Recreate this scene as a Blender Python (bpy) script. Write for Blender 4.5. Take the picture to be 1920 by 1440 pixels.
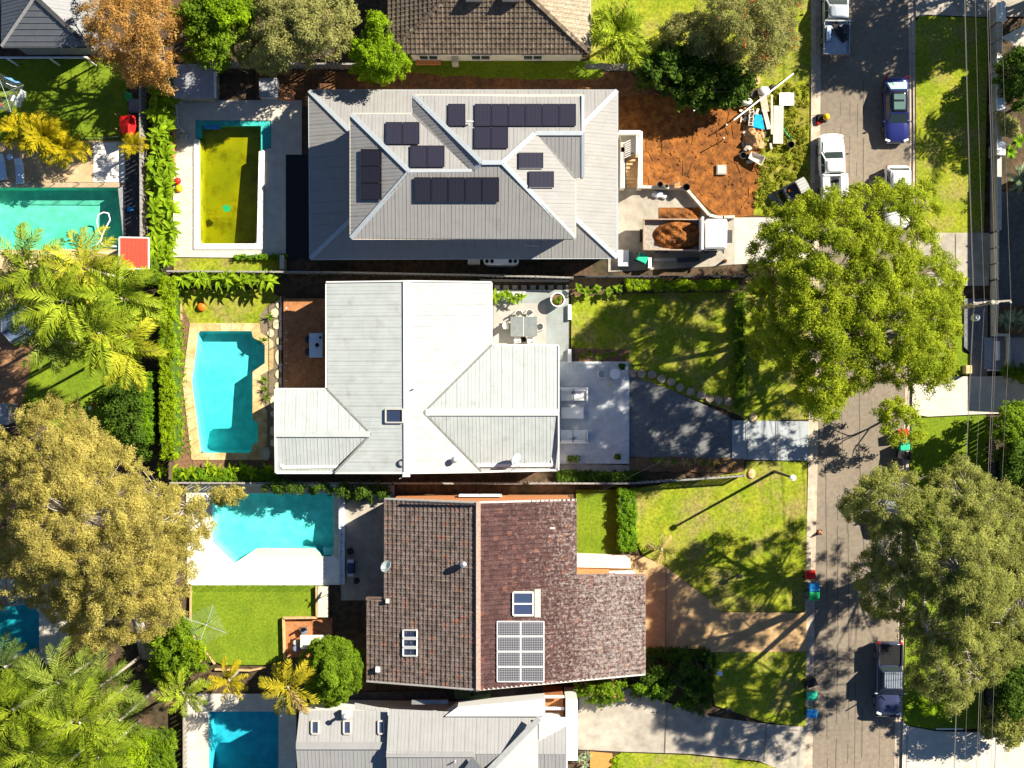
import bpy, bmesh, math, random
import numpy as np
from mathutils import Vector, Matrix, geometry
for o in list(bpy.data.objects): bpy.data.objects.remove(o)
R = math.radians
random.seed(7); RNG = np.random.default_rng(11)
SC = bpy.context.scene
COL = SC.collection
# ---------------------------------------------------------------- camera, sky, sun, exposure
CAM_H = 96.0; FPX = 2500.0
cam = bpy.data.cameras.new('camera'); camo = bpy.data.objects.new('camera', cam); COL.objects.link(camo)
camo.location = (0, 0, CAM_H); camo.rotation_euler = (0, 0, 0)
cam.sensor_width = 36; cam.lens = 36*FPX/1920; cam.clip_start = 1; cam.clip_end = 3000
SC.camera = camo
ELEV = R(37.5); AZX, AZY = .874, .486
w = bpy.data.worlds.new('World'); SC.world = w; w.use_nodes = True
nt = w.node_tree; bg = nt.nodes['Background']
sky = nt.nodes.new('ShaderNodeTexSky'); sky.sky_type = 'NISHITA'; sky.sun_disc = False
sky.sun_elevation = ELEV; sky.sun_rotation = math.atan2(AZX, AZY)
nt.links.new(sky.outputs[0], bg.inputs[0]); bg.inputs[1].default_value = 0.05
sky.air_density = .75; sky.dust_density = 0.; sky.ozone_density = 4.; sky.altitude = 300
sun = bpy.data.lights.new('sun', 'SUN'); sun.energy = 5.0; sun.angle = R(.5); sun.color = (1, .915, .76)
suno = bpy.data.objects.new('sun', sun); COL.objects.link(suno)
sv = Vector((AZX*math.cos(ELEV), AZY*math.cos(ELEV), math.sin(ELEV)))
suno.rotation_euler = sv.to_track_quat('Z', 'Y').to_euler(); suno.location = (60, 30, 90)
SC.view_settings.view_transform = 'Standard'; SC.view_settings.look = 'None'
SC.view_settings.exposure = 1.3; SC.view_settings.gamma = 1
# ---------------------------------------------------------------- helpers
def P(px, py, h=0.0):            # a place of the photograph at height h, as a point in metres
    k = (CAM_H-h)/FPX
    return Vector(((px-960)*k, (720-py)*k, h))
WO = {}
class MB:
    def __init__(s): s.v = []; s.f = []; s.m = []
    def add(s, vs, fs, mi=0):
        b = len(s.v); s.v += [Vector(v) for v in vs]
        for f in fs: s.f.append([b+i for i in f]); s.m.append(mi)
        return s
    def poly(s, pts, mi=0): return s.add(pts, [list(range(len(pts)))], mi)
    def prism(s, pts, z0, z1, mi=0, top=1, bot=1):   # pts xy (counter clockwise or not)
        pts = [Vector((p[0], p[1])) for p in pts]
        if sum(pts[i-1].x*pts[i].y-pts[i].x*pts[i-1].y for i in range(len(pts))) < 0: pts = pts[::-1]
        n = len(pts); vs = [(p.x, p.y, z0) for p in pts]+[(p.x, p.y, z1) for p in pts]
        fs = [[i, (i+1) % n, n+(i+1) % n, n+i] for i in range(n)]
        if top: fs.append([n+i for i in range(n)])
        if bot: fs.append([n-1-i for i in range(n)])
        return s.add(vs, fs, mi)
    def box(s, c, d, rz=0, mi=0, taper=1.0, M=None):
        x, y, z = d[0]/2, d[1]/2, d[2]/2; ca, sa = math.cos(rz), math.sin(rz)
        vs = []
        for k, t in ((-1, 1), (1, taper)):
            for a, b in ((-1, -1), (1, -1), (1, 1), (-1, 1)):
                q = Vector((a*x*t, b*y*t, k*z)); q = Vector((q.x*ca-q.y*sa, q.x*sa+q.y*ca, q.z))
                if M: q = M @ q
                vs.append(q+Vector(c))
        return s.add(vs, [[3, 2, 1, 0], [4, 5, 6, 7], [0, 1, 5, 4], [1, 2, 6, 5], [2, 3, 7, 6], [3, 0, 4, 7]], mi)
    def bar(s, a, b, wd, ht, mi=0):     # a box-section bar from a to b
        a = Vector(a); b = Vector(b); d = (b-a).normalized()
        up = Vector((0, 0, 1)) if abs(d.z) < .95 else Vector((1, 0, 0))
        x = d.cross(up).normalized(); u = x.cross(d).normalized()
        vs = [p+x*i*wd/2+u*j*ht/2 for p in (a, b) for i, j in ((-1, -1), (1, -1), (1, 1), (-1, 1))]
        return s.add(vs, [[3, 2, 1, 0], [4, 5, 6, 7], [0, 1, 5, 4], [1, 2, 6, 5], [2, 3, 7, 6], [3, 0, 4, 7]], mi)
    def tube(s, pts, rad, n=6, mi=0, caps=True):
        pts = [Vector(p) for p in pts]
        if not hasattr(rad, '__len__'): rad = [rad]*len(pts)
        vs = []
        for i, p in enumerate(pts):
            d = (pts[min(i+1, len(pts)-1)]-pts[max(i-1, 0)])
            d = d.normalized() if d.length > 1e-6 else Vector((0, 0, 1))
            up = Vector((0, 0, 1)) if abs(d.z) < .9 else Vector((1, 0, 0))
            x = d.cross(up).normalized(); u = x.cross(d)
            for k in range(n):
                a = 2*math.pi*k/n; vs.append(p+(x*math.cos(a)+u*math.sin(a))*rad[i])
        fs = []
        for i in range(len(pts)-1):
            for k in range(n):
                fs.append([i*n+k, i*n+(k+1) % n, (i+1)*n+(k+1) % n, (i+1)*n+k])
        if caps: fs += [[n-1-k for k in range(n)], [(len(pts)-1)*n+k for k in range(n)]]
        return s.add(vs, fs, mi)
    def lathe(s, c, prof, n=16, mi=0, sx=1, sy=1):   # prof list of (r,z)
        vs = []; c = Vector(c)
        for r, z in prof:
            for k in range(n):
                a = 2*math.pi*k/n; vs.append(c+Vector((r*sx*math.cos(a), r*sy*math.sin(a), z)))
        fs = [[i*n+k, i*n+(k+1) % n, (i+1)*n+(k+1) % n, (i+1)*n+k] for i in range(len(prof)-1) for k in range(n)]
        fs += [[n-1-k for k in range(n)], [(len(prof)-1)*n+k for k in range(n)]]
        return s.add(vs, fs, mi)
    def loft(s, rings, mi=0, caps=True):
        n = len(rings[0]); vs = [v for r in rings for v in r]
        fs = [[i*n+k, i*n+(k+1) % n, (i+1)*n+(k+1) % n, (i+1)*n+k] for i in range(len(rings)-1) for k in range(n)]
        if caps: fs += [[n-1-k for k in range(n)], [(len(rings)-1)*n+k for k in range(n)]]
        return s.add(vs, fs, mi)
    def build(s, name, mat, parent=None, smooth=False, bevel=0, org=None, recalc=True):
        me = bpy.data.meshes.new(name)
        if parent is not None: org = WO[parent]
        elif org is None:
            xs = [v.x for v in s.v]; ys = [v.y for v in s.v]; zs = [v.z for v in s.v]
            org = Vector(((min(xs)+max(xs))/2, (min(ys)+max(ys))/2, min(zs)))
        org = Vector(org)
        me.from_pydata([tuple(v-org) for v in s.v], [], s.f)
        ms = mat if isinstance(mat, (list, tuple)) else [mat]
        for m_ in ms: me.materials.append(m_)
        if len(ms) > 1: me.polygons.foreach_set('material_index', s.m)
        if recalc:
            b = bmesh.new(); b.from_mesh(me); bmesh.ops.recalc_face_normals(b, faces=b.faces); b.to_mesh(me); b.free()
        if smooth: me.polygons.foreach_set('use_smooth', [True]*len(me.polygons))
        o = bpy.data.objects.new(name, me); COL.objects.link(o)
        if parent is not None: o.parent = parent
        else: o.location = org
        WO[o] = org
        if bevel:
            bv = o.modifiers.new('bevel', 'BEVEL'); bv.width = bevel; bv.segments = 2; bv.limit_method = 'ANGLE'
        return o
def tag(o, label, cat=None, group=None, kind=None):
    if label: o['label'] = label
    if cat: o['category'] = cat
    if group: o['group'] = group
    if kind: o['kind'] = kind
    return o
def thing(name, label, cat, loc=(0, 0, 0), group=None):
    o = bpy.data.objects.new(name, None); COL.objects.link(o); o.location = loc; o.empty_display_size = .3
    WO[o] = Vector(loc); return tag(o, label, cat, group)
def copy_tree(o, parent=None):
    c = o.copy(); COL.objects.link(c)
    if parent is not None: c.parent = parent
    for ch in o.children: copy_tree(ch, c)
    return c
def put(root, loc, rz=0, label=None, group=None, scale=1):
    root.location = loc; root.rotation_euler = (0, 0, rz); root.scale = (scale,)*3
    if label: root['label'] = label
    if group: root['group'] = group
    return root
class Kind:                     # first call gives the prototype itself, later calls copies
    def __init__(s, fn): s.fn = fn; s.p = None
    def __call__(s, loc, rz=0, label=None, group=None, scale=1):
        if s.p is None: s.p = s.fn(); return put(s.p, loc, rz, label, group, scale)
        return put(copy_tree(s.p), loc, rz, label, group, scale)
def struct(o): o['kind'] = 'structure'; return o
# ---------------------------------------------------------------- materials
MATS = {}
def mat(name, col, rough=.85, var=.25, scale=3.0, col2=None, big=None, bump=0.0, bscale=30., metal=0., spec=.3, emit=None, island=0, leaf=0, detail=4, col3=None):
    """principled with position noise: var mixes dark/light, col2 blended by a slower noise (scale big)"""
    if name in MATS: return MATS[name]
    m = bpy.data.materials.new(name); m.use_nodes = True; N = m.node_tree.nodes; L = m.node_tree.links
    b = N['Principled BSDF']; b.inputs['Roughness'].default_value = rough; b.inputs['Metallic'].default_value = metal
    b.inputs['Specular IOR Level'].default_value = spec
    g = N.new('ShaderNodeNewGeometry')
    def noise(sc, det=detail, ro=.6):
        n = N.new('ShaderNodeTexNoise'); n.inputs['Scale'].default_value = sc; n.inputs['Detail'].default_value = det
        n.inputs['Roughness'].default_value = ro; L.new(g.outputs['Position'], n.inputs['Vector']); return n.outputs[0]
    def mix(fac, a, c, mode='MIX'):
        x = N.new('ShaderNodeMix'); x.data_type = 'RGBA'; x.blend_type = mode; x.clamp_result = False
        for sock, v in ((x.inputs[0], fac), (x.inputs[6], a), (x.inputs[7], c)):
            if hasattr(v, 'is_linked') or hasattr(v, 'links'): L.new(v, sock)
            elif isinstance(v, (int, float)): sock.default_value = v
            else: sock.default_value = (*v, 1)
        return x.outputs[2]
    def ramp(v, a, c, lo=0., hi=1.):
        r = N.new('ShaderNodeMapRange'); r.inputs[1].default_value = a; r.inputs[2].default_value = c
        r.inputs[3].default_value = lo; r.inputs[4].default_value = hi; L.new(v, r.inputs[0]); return r.outputs[0]
    c = None
    if col2 is not None:
        if island:
            ad = N.new('ShaderNodeMath'); ad.operation = 'ADD'; L.new(ramp(g.outputs['Random Per Island'], 0, 1, 0, .6), ad.inputs[0]); L.new(ramp(noise(.45, 3), .35, .65, 0, .4), ad.inputs[1]); f = ad.outputs[0]
        else: f = ramp(noise(big or scale/6, 3), .38, .62)
        c = mix(f, col, col2)
    else:
        rgb = N.new('ShaderNodeRGB'); rgb.outputs[0].default_value = (*col, 1); c = rgb.outputs[0]
    if col3 is not None:
        cc3, s3, lo3, hi3, am3 = col3; c = mix(ramp(noise(s3, 5, .65), lo3, hi3, 0, am3), c, cc3)
    if var:
        f = ramp(noise(scale), .3, .7, 1-var, 1+var)
        comb = N.new('ShaderNodeCombineColor')
        for i in range(3): L.new(f, comb.inputs[i])
        c = mix(1.0, c, comb.outputs[0], 'MULTIPLY')
    L.new(c, b.inputs['Base Color'])
    if bump:
        bp = N.new('ShaderNodeBump'); bp.inputs['Strength'].default_value = bump; bp.inputs['Distance'].default_value = .05
        L.new(noise(bscale, 3), bp.inputs['Height']); L.new(bp.outputs[0], b.inputs['Normal'])
    if leaf:
        t = N.new('ShaderNodeBsdfTranslucent'); L.new(c, t.inputs[0]); x = N.new('ShaderNodeMixShader'); x.inputs[0].default_value = leaf
        L.new(b.outputs[0], x.inputs[1]); L.new(t.outputs[0], x.inputs[2]); L.new(x.outputs[0], N['Material Output'].inputs[0])
    if emit: b.inputs['Emission Color'].default_value = (*col, 1); b.inputs['Emission Strength'].default_value = emit
    MATS[name] = m; return m
def water_mat(name, tint, rough=.04, ripple=.12, vol=None):
    m = bpy.data.materials.new(name); m.use_nodes = True; N = m.node_tree.nodes; L = m.node_tree.links
    for n in list(N):
        if n.type != 'OUTPUT_MATERIAL': N.remove(n)
    out = [n for n in N if n.type == 'OUTPUT_MATERIAL'][0]
    tr = N.new('ShaderNodeBsdfTransparent'); tr.inputs[0].default_value = (*tint, 1)
    gl = N.new('ShaderNodeBsdfGlossy'); gl.inputs['Roughness'].default_value = rough
    nz = N.new('ShaderNodeTexNoise'); nz.inputs['Scale'].default_value = 3.5; nz.inputs['Detail'].default_value = 3
    g = N.new('ShaderNodeNewGeometry'); L.new(g.outputs['Position'], nz.inputs['Vector'])
    bp = N.new('ShaderNodeBump'); bp.inputs['Strength'].default_value = ripple; bp.inputs['Distance'].default_value = .1; L.new(nz.outputs[0], bp.inputs['Height'])
    L.new(bp.outputs[0], gl.inputs['Normal'])
    fr = N.new('ShaderNodeFresnel'); ior = N.new('ShaderNodeMapRange'); ior.inputs[3].default_value = 1.33; ior.inputs[4].default_value = 1/1.33; L.new(g.outputs['Backfacing'], ior.inputs[0]); L.new(ior.outputs[0], fr.inputs[0]); L.new(bp.outputs[0], fr.inputs['Normal'])
    mx = N.new('ShaderNodeMixShader'); L.new(fr.outputs[0], mx.inputs[0]); L.new(tr.outputs[0], mx.inputs[1]); L.new(gl.outputs[0], mx.inputs[2])
    L.new(mx.outputs[0], out.inputs[0])
    if vol:
        va = N.new('ShaderNodeVolumeAbsorption'); va.inputs[0].default_value = (*vol[0], 1); va.inputs[1].default_value = vol[1]; L.new(va.outputs[0], out.inputs[1])
    return m
# surfaces
M_soil = mat('soil', (.10, .06, .035), var=.5, scale=2.5, col2=(.05, .04, .02), big=.5, bump=.5)
M_grass = mat('grass', (.18, .235, .014), var=.42, scale=5, col2=(.26, .28, .022), big=.55, bump=.7, bscale=14, rough=.95, spec=.1, detail=8, col3=((.27, .22, .075), .42, .47, .66, .85))
M_turf = mat('turf', (.125, .195, .012), var=.3, scale=6, col2=(.165, .23, .015), big=.4, bump=.6, bscale=16, rough=.95, spec=.1, detail=8, col3=((.09, .13, .012), .5, .5, .7, .6))
M_rough = mat('rough_grass', (.22, .26, .014), var=.5, scale=3, col2=(.23, .20, .04), big=.7, bump=.8, bscale=9, rough=.95, spec=.1, detail=8)
M_dirt = mat('orange_dirt', (.27, .10, .02), var=.5, scale=2.2, col2=(.17, .06, .014), big=1.4, bump=1.0, bscale=5, rough=.95, detail=10, col3=((.11, .045, .014), .45, .52, .68, .7))
M_browndirt = mat('brown_dirt', (.20, .09, .035), var=.45, scale=3, col2=(.12, .06, .03), big=.9, bump=.8, bscale=8, detail=8)
M_mulch = mat('mulch', (.21, .115, .06), var=.5, scale=9, col2=(.15, .09, .05), big=1.2, bump=.7, bscale=20)
M_asphalt = mat('asphalt', (.23, .188, .143), var=.18, scale=3.2, col2=(.19, .16, .124), big=.16, bump=.25, bscale=60, rough=.9, detail=10, col3=((.12, .105, .09), .55, .58, .72, .55))
M_darkasph = mat('dark_asphalt', (.17, .175, .18), var=.25, scale=4, bump=.25, bscale=60, detail=8, col2=(.14, .145, .15), big=.4, col3=((.24, .24, .235), .6, .55, .72, .6))
M_conc = mat('concrete', (.38, .345, .29), var=.2, scale=1.8, col2=(.31, .28, .235), big=.35, bump=.15, bscale=40, detail=8, col3=((.20, .175, .145), .7, .58, .75, .6))
M_paleconc = mat('pale_concrete', (.52, .48, .41), var=.12, scale=1.6, col2=(.54, .50, .43), big=.4, bump=.1, detail=8)
M_greyconc = mat('grey_paint_concrete', (.36, .39, .41), var=.1, scale=1.5, col2=(.33, .355, .37), big=.4, detail=8)
M_white_pave = mat('white_paving', (.80, .77, .71), var=.08, scale=2)
M_tan_pave = mat('tan_paving', (.52, .38, .22), var=.18, scale=4, col2=(.44, .31, .17), big=1)
M_orange_drive = mat('orange_drive', (.50, .33, .16), var=.16, scale=3, col2=(.42, .27, .13), big=.5, detail=8)
M_kerb = mat('kerb_concrete', (.50, .41, .31), var=.22, scale=2.2, col2=(.40, .33, .26), big=.7, bump=.2)
M_terrace = mat('terrace_tile', (.27, .30, .295), var=.14, scale=2, col2=(.24, .265, .26), big=.5, detail=8)
M_terrace2 = mat('terrace_paint', (.51, .54, .575), var=.16, scale=2, detail=8)
M_sand = mat('sandstone', (.50, .32, .13), var=.25, scale=2.2, col2=(.58, .45, .25), big=.8, detail=8)
M_step = mat('stepping_stone', (.60, .52, .34), var=.2, scale=4)
M_deck = mat('timber_deck', (.45, .19, .075), var=.3, scale=5, col2=(.36, .15, .06), big=1.5, rough=.6)
M_timber = mat('grey_timber', (.30, .27, .23), var=.3, scale=5)
M_ptimber = mat('pine_timber', (.52, .33, .16), var=.25, scale=5)
M_colorC = mat('roof_surfmist', (.402, .432, .43), rough=.65, var=.07, scale=1.2, col2=(.376, .408, .407), big=.25, spec=.15, detail=8, col3=((.27, .27, .25), 1.1, .55, .78, .65))
M_colorB = mat('roof_grey_metal', (.268, .264, .26), rough=.65, var=.06, scale=1.2, spec=.15, detail=8, col3=((.20, .19, .18), .9, .55, .75, .5))
M_colorE = mat('roof_shale_metal', (.275, .275, .275), rough=.6, var=.06, scale=1.2, spec=.4, detail=8)
M_charc = mat('roof_charcoal_metal', (.135, .145, .16), rough=.5, var=.1, scale=2, spec=.4)
M_flashB = mat('flashing_pale', (.36, .40, .43), rough=.4, var=.05)
M_whitecap = mat('white_trim', (.66, .66, .64), rough=.5, var=.05)
M_gutter = mat('gutter_grey', (.45, .43, .40), rough=.5, var=.1)
M_whitewall = mat('white_render', (.78, .77, .72), var=.1, scale=1.5)
M_creamwall = mat('cream_render', (.62, .56, .46), var=.12, scale=2)
M_brick = mat('orange_brick', (.52, .22, .09), var=.25, scale=8)
M_darkwall = mat('grey_render', (.24, .23, .22), var=.15, scale=2)
M_black = mat('black_plastic', (.012, .012, .014), rough=.45, var=.2)
M_dark = mat('dark_metal', (.04, .04, .045), rough=.5, var=.2, spec=.5)
M_white = mat('white_paint', (.82, .82, .80), rough=.4, var=.03, spec=.5)
M_steel = mat('galvanised_steel', (.42, .44, .46), rough=.35, var=.15, metal=.6)
M_glass = mat('dark_glass', (.02, .03, .05), rough=.05, var=0, spec=.8)
M_skyglass = mat('skylight_glass', (.03, .045, .09), rough=.06, var=0, spec=.9)
M_teal = mat('teal_plastic', (.02, .42, .25), rough=.5, var=.08)
M_blue = mat('blue_plastic', (.02, .24, .60), rough=.5, var=.08)
M_green = mat('green_plastic', (.01, .33, .10), rough=.5, var=.1)
M_red = mat('red_plastic', (.70, .02, .015), rough=.5, var=.1)
M_yellow = mat('yellow_plastic', (.80, .45, .01), rough=.5, var=.1)
M_orange = mat('orange_plastic', (.75, .16, .01), rough=.5, var=.1)
M_trunk = mat('bark', (.20, .15, .10), var=.4, scale=6, bump=.6, bscale=10)
M_palebark = mat('pale_bark', (.38, .34, .28), var=.3, scale=5, bump=.4)
# ---------------------------------------------------------------- the ground, road, lawns, paving
ZL = [.03]
def px2(poly): return [P(*q).xy for q in poly]
def sheet(name, poly, m, holes=(), z=None, skirt=.08, parent=None, kind='structure', world=False):
    if z is None: ZL[0] += .004; z = ZL[0]
    loops = [(poly if world else px2(poly))]+[px2(h) for h in holes]
    lv = [[Vector((p[0], p[1], 0)) for p in l] for l in loops]
    tri = geometry.tessellate_polygon(lv)
    flat = [p for l in lv for p in l]; mb = MB()
    vs = [(p.x, p.y, z) for p in flat]
    fs = []
    for t in tri:
        a, b, c = (flat[i] for i in t)
        fs.append(list(t) if (b-a).cross(c-a).z > 0 else list(t)[::-1])
    n = len(flat)
    if skirt:
        vs += [(p.x, p.y, z-skirt) for p in flat]; k = 0
        for l in lv:
            for i in range(len(l)): fs.append([k+i, k+(i+1) % len(l), n+k+(i+1) % len(l), n+k+i])
            k += len(l)
    mb.add(vs, fs); o = mb.build(name, m, parent, recalc=False)
    if kind and parent is None: o['kind'] = kind
    return o
def rnd_poly(poly, step=26, amp=3):       # an uneven outline through the given corners
    out = []
    for i in range(len(poly)):
        a = Vector(poly[i]); b = Vector(poly[(i+1) % len(poly)]); n = max(1, int((b-a).length/step))
        d = b-a; nn = Vector((-d.y, d.x)).normalized() if d.length else Vector((0, 0))
        for k in range(n):
            q = a+d*k/n
            if k: q += nn*random.uniform(-amp, amp)
            out.append((q.x, q.y))
    return out
def arc(cx, cy, r, a0, a1, n=8, ry=None): return [(cx+r*math.cos(R(a0+(a1-a0)*i/n)), cy+(ry or r)*math.sin(R(a0+(a1-a0)*i/n))) for i in range(n+1)]
POOL = dict(
 a=[(-24, 352), (232, 352), (234, 468), (-24, 468)],
 b=[(367, 226), (509, 226), (509, 277), (486, 284), (482, 452), (478, 457), (380, 457), (376, 452), (375, 262), (367, 258)],
 c=[(376, 621), (472, 621), (475, 624), (475, 633), (497, 647), (497, 681), (474, 697), (474, 786), (484, 793), (484, 828), (473, 835), (472, 846), (468, 849), (384, 849), (377, 846), (360, 716), (372, 626)],
 d=[(400, 928), (404, 925), (620, 925), (626, 930), (626, 1038), (621, 1043), (604, 1043), (599, 1036), (590, 1028), (482, 1028), (440, 1056), (398, 1015)],
 e=[(-24, 1118), (55, 1120), (75, 1150), (75, 1224), (-24, 1224)],
 f=[(392, 1333), (523, 1333), (523, 1470), (392, 1470)])
ZG = ZL
big = [(-9000, -9000), (10900, -9000), (10900, 10400), (-9000, 10400)]
sheet('ground', big, M_soil, holes=list(POOL.values()), z=0, skirt=0)
# road and kerbs
ROADW = [(1541, -400), (1539, 0), (1538, 200), (1536, 420), (1535, 700), (1533, 860), (1530, 1000), (1527, 1150), (1525, 1300), (1523, 1440), (1518, 1800)]
ROADE = [(1700, -400), (1702, 0), (1705, 140), (1706, 270), (1703, 420), (1698, 700), (1692, 860), (1688, 1000), (1684, 1150), (1680, 1300), (1676, 1440), (1670, 1800)]
road = sheet('road', ROADW+ROADE[::-1], M_asphalt, z=.012)
def offs(line, d): return [(x+d, y) for x, y in line]
def kerb_run(line, d0, d1, d2, y0, y1):
    seg = [(x, y) for x, y in line if y0 < y < y1]
    def at(y):
        for (xa, ya), (xb, yb) in zip(line, line[1:]):
            if ya <= y <= yb: return (xa+(xb-xa)*(y-ya)/(yb-ya), y)
    seg = [at(y0)]+seg+[at(y1)]
    return seg
M_seam = mat('road_seam', (.10, .085, .07), var=.3, scale=6)
def kerb(line, side, runs, wg, wk):
    for y0, y1, hh in runs:
        seg = kerb_run(line, 0, 0, 0, y0, y1)
        n = max(1, int((y1-y0)/58))
        full = seg
        root = thing('kerb', None, None, P(full[0][0], full[0][1])); root['kind'] = 'structure'
        mb = MB()
        a = [P(x, y).xy for x, y in full]; b = [P(x+side*wg, y).xy for x, y in full]
        mb.prism(a+b[::-1], -.05, .028); mb.build('gutter', M_kerb, root)
        for i in range(n):
            ya, yb = y0+(y1-y0)*i/n+.35, y0+(y1-y0)*(i+1)/n-.35
            s2 = kerb_run(line, 0, 0, 0, ya, yb)
            a = [P(x+side*wg, y).xy for x, y in s2]; b = [P(x+side*(wg+wk), y).xy for x, y in s2]
            m2 = MB(); m2.prism(a+b[::-1], -.05, hh+random.uniform(-.006, .006)); m2.build('kerb_stone', M_kerb, root)
kerb(ROADW, -1, [(-100, 408, .13), (408, 488, .05), (488, 786, .13), (786, 866, .05), (866, 1146, .13), (1146, 1222, .05), (1222, 1360, .13), (1360, 1480, .05)], 9, 9)
kerb(ROADE, 1, [(-100, -2, .13), (-2, 34, .06), (34, 436, .13), (436, 536, .05), (536, 704, .13), (704, 782, .05), (782, 1348, .13), (1348, 1480, .05)], 6, 7)
# sealed joints of the road, thin tar strips
for pts, wd in (([(1619, 150), (1618, 420), (1611, 740), (1612, 860), (1618, 1000), (1620, 1060)], 1.6), ([(1576, 190), (1574, 420), (1578, 800), (1588, 1000)], 1.0), ([(1594, 190), (1592, 330)], 1.0),
                ([(1608, 195), (1606, 330)], 1.2), ([(1548, 870), (1550, 1080), (1551, 1440)], 1.6), ([(1570, 930), (1571, 1200), (1567, 1440)], 1.6), ([(1590, 950), (1592, 1250), (1589, 1440)], 1.4), ([(1604, 1280), (1602, 1440)], 1.2),
                ([(1617, 1330), (1615, 1440)], 1.5), ([(1650, 1330), (1648, 1440)], .9)):
    fine = []
    for (xa, ya), (xb, yb) in zip(pts, pts[1:]):          # wandering hand laid lines
        n_ = max(2, int(math.hypot(xb-xa, yb-ya)/9))
        fine += [(xa+(xb-xa)*i/n_+random.uniform(-.55, .55), ya+(yb-ya)*i/n_) for i in range(n_)]
    pts = fine+[pts[-1]]; mb = MB()
    l = [P(x-wd/2, y).xy if abs(pts[0][0]-pts[-1][0]) < 30 else P(x, y-wd/2).xy for x, y in pts]
    r = [P(x+wd/2, y).xy if abs(pts[0][0]-pts[-1][0]) < 30 else P(x, y+wd/2).xy for x, y in pts]
    skip_ = 0
    for i in range(len(pts)-1):
        if skip_ > 0: skip_ -= 1; continue
        if random.random() < .07: skip_ = random.randint(1, 5)
        mb.add([(*l[i], .016), (*r[i], .016), (*r[i+1], .016), (*l[i+1], .016)], [[0, 1, 2, 3]])
    mb.build('tar_strip', M_seam, road)
# west side, from the top
KW = lambda y: [x for x in [np.interp(y, [q[1] for q in ROADW], [q[0] for q in ROADW])]][0]-18
KE = lambda y: np.interp(y, [q[1] for q in ROADE], [q[0] for q in ROADE])+13
sheet('lawn', rnd_poly([(1105, -120), (1523, -120), (KW(0), 0), (KW(150), 150), (1440, 160), (1380, 175), (1300, 120), (1220, 125), (1195, 125), (1105, 118)], 40, 2), M_grass)
sheet('verge', rnd_poly([(1440, 158), (KW(150), 150), (KW(300), 300), (KW(404), 404), (1412, 404), (1420, 340), (1425, 280), (1410, 190)], 24, 4), M_rough)
sheet('dirt_strip', rnd_poly([(480, 132), (1180, 136), (1240, 180), (1180, 200), (480, 200)], 30, 4), M_browndirt)
sheet('dirt_yard', rnd_poly([(1150, 180), (1240, 178), (1330, 200), (1395, 195), (1425, 250), (1428, 320), (1412, 404), (1378, 408), (1345, 404), (1300, 362), (1285, 350), (1198, 346), (1150, 340)], 26, 3), M_dirt)
sheet('grass_strip', rnd_poly([(720, 112), (1130, 115), (1130, 145), (1020, 148), (860, 142), (720, 136)], 26, 4), M_turf)
sheet('courtyard', [(1140, 352), (1285, 352), (1330, 406), (1382, 408), (1382, 495), (1330, 500), (1140, 510)], M_conc)
sheet('driveway', [(1377, 408), (1521, 408), (1521, 488), (1377, 496)], M_paleconc)
sheet('pool_surround', [(325, 188), (566, 188), (566, 290), (536, 290), (536, 484), (325, 482)], M_paleconc, holes=[POOL['b']])
sheet('grass_strip', [(326, 484), (538, 486), (538, 512), (326, 512)], M_grass)
sheet('lawn', rnd_poly([(-60, 115), (240, 108), (242, 265), (-60, 266)], 40, 2), M_turf)
sheet('patio', [(-60, 266), (238, 264), (242, 480), (-60, 520)], M_tan_pave, holes=[POOL['a']])
sheet('paved_pad', [(176, 268), (236, 267), (235, 343), (176, 343)], M_white_pave)
sheet('patio', [(-60, 590), (58, 600), (62, 690), (52, 740), (36, 790), (-60, 800)], mat('terracotta_paving', (.30, .16, .08), var=.3, scale=5))
sheet('lawn', [(64, 660), (262, 660), (262, 830), (150, 830), (40, 770)], M_turf)
# main lot
sheet('lawn', [(343, 543), (505, 543), (528, 560), (512, 570), (492, 590), (489, 607), (343, 606)], M_grass)
sheet('garden_bed', [(488, 592), (500, 574), (534, 556), (534, 732), (518, 732), (518, 880), (486, 884), (486, 855), (501, 850), (501, 790), (490, 765), (489, 704), (513, 690), (513, 640), (489, 624)], mat('bark_mulch', (.20, .16, .10), var=.45, scale=10, bump=.6))
sheet('garden_bed', [(322, 560), (346, 580), (357, 606), (343, 718), (361, 862), (362, 884), (322, 884)], M_mulch)
sheet('garden_bed', [(362, 855), (520, 857), (520, 892), (362, 892)], M_mulch)
sheet('lawn', rnd_poly([(1071, 552), (1402, 545), (1513, 500), (KW(600), 500), (KW(780), 786), (1402, 790), (1384, 778), (1350, 764), (1300, 748), (1250, 728), (1200, 712), (1180, 705), (1110, 668), (1071, 665)], 60, 1), M_grass)
sheet('garden_bed', rnd_poly([(1069, 652), (1180, 656), (1180, 680), (1069, 680)], 15, 1.5), M_mulch)
sheet('garden_bed', rnd_poly([(1066, 522), (1402, 522), (1402, 548), (1200, 550), (1066, 556)], 20, 2), M_soil)
sheet('driveway', [(1178, 700), (1200, 710), (1250, 728), (1300, 750), (1350, 772), (1374, 786), (1374, 862), (1178, 856)], M_darkasph)
sheet('driveway', [(1374, 788), (1516, 790), (1514, 864), (1374, 861)], M_greyconc)
sheet('garden_bed', rnd_poly([(1178, 856), (1395, 860), (1395, 884), (1178, 884)], 14, 2), M_mulch)
sheet('lawn', rnd_poly([(1190, 916), (1395, 884), (1400, 864), (1513, 866), (KW(1000), 1000), (KW(1146), 1146), (1348, 1146), (1320, 1116), (1280, 1086), (1248, 1062), (1205, 1040), (1192, 1015)], 60, 1), M_grass)
sheet('lawn', [(1080, 918), (1163, 918), (1163, 1040), (1080, 1040)], M_turf)
sheet('side_path', [(1046, 868), (1180, 872), (1180, 884), (1046, 884)], M_conc)
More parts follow.
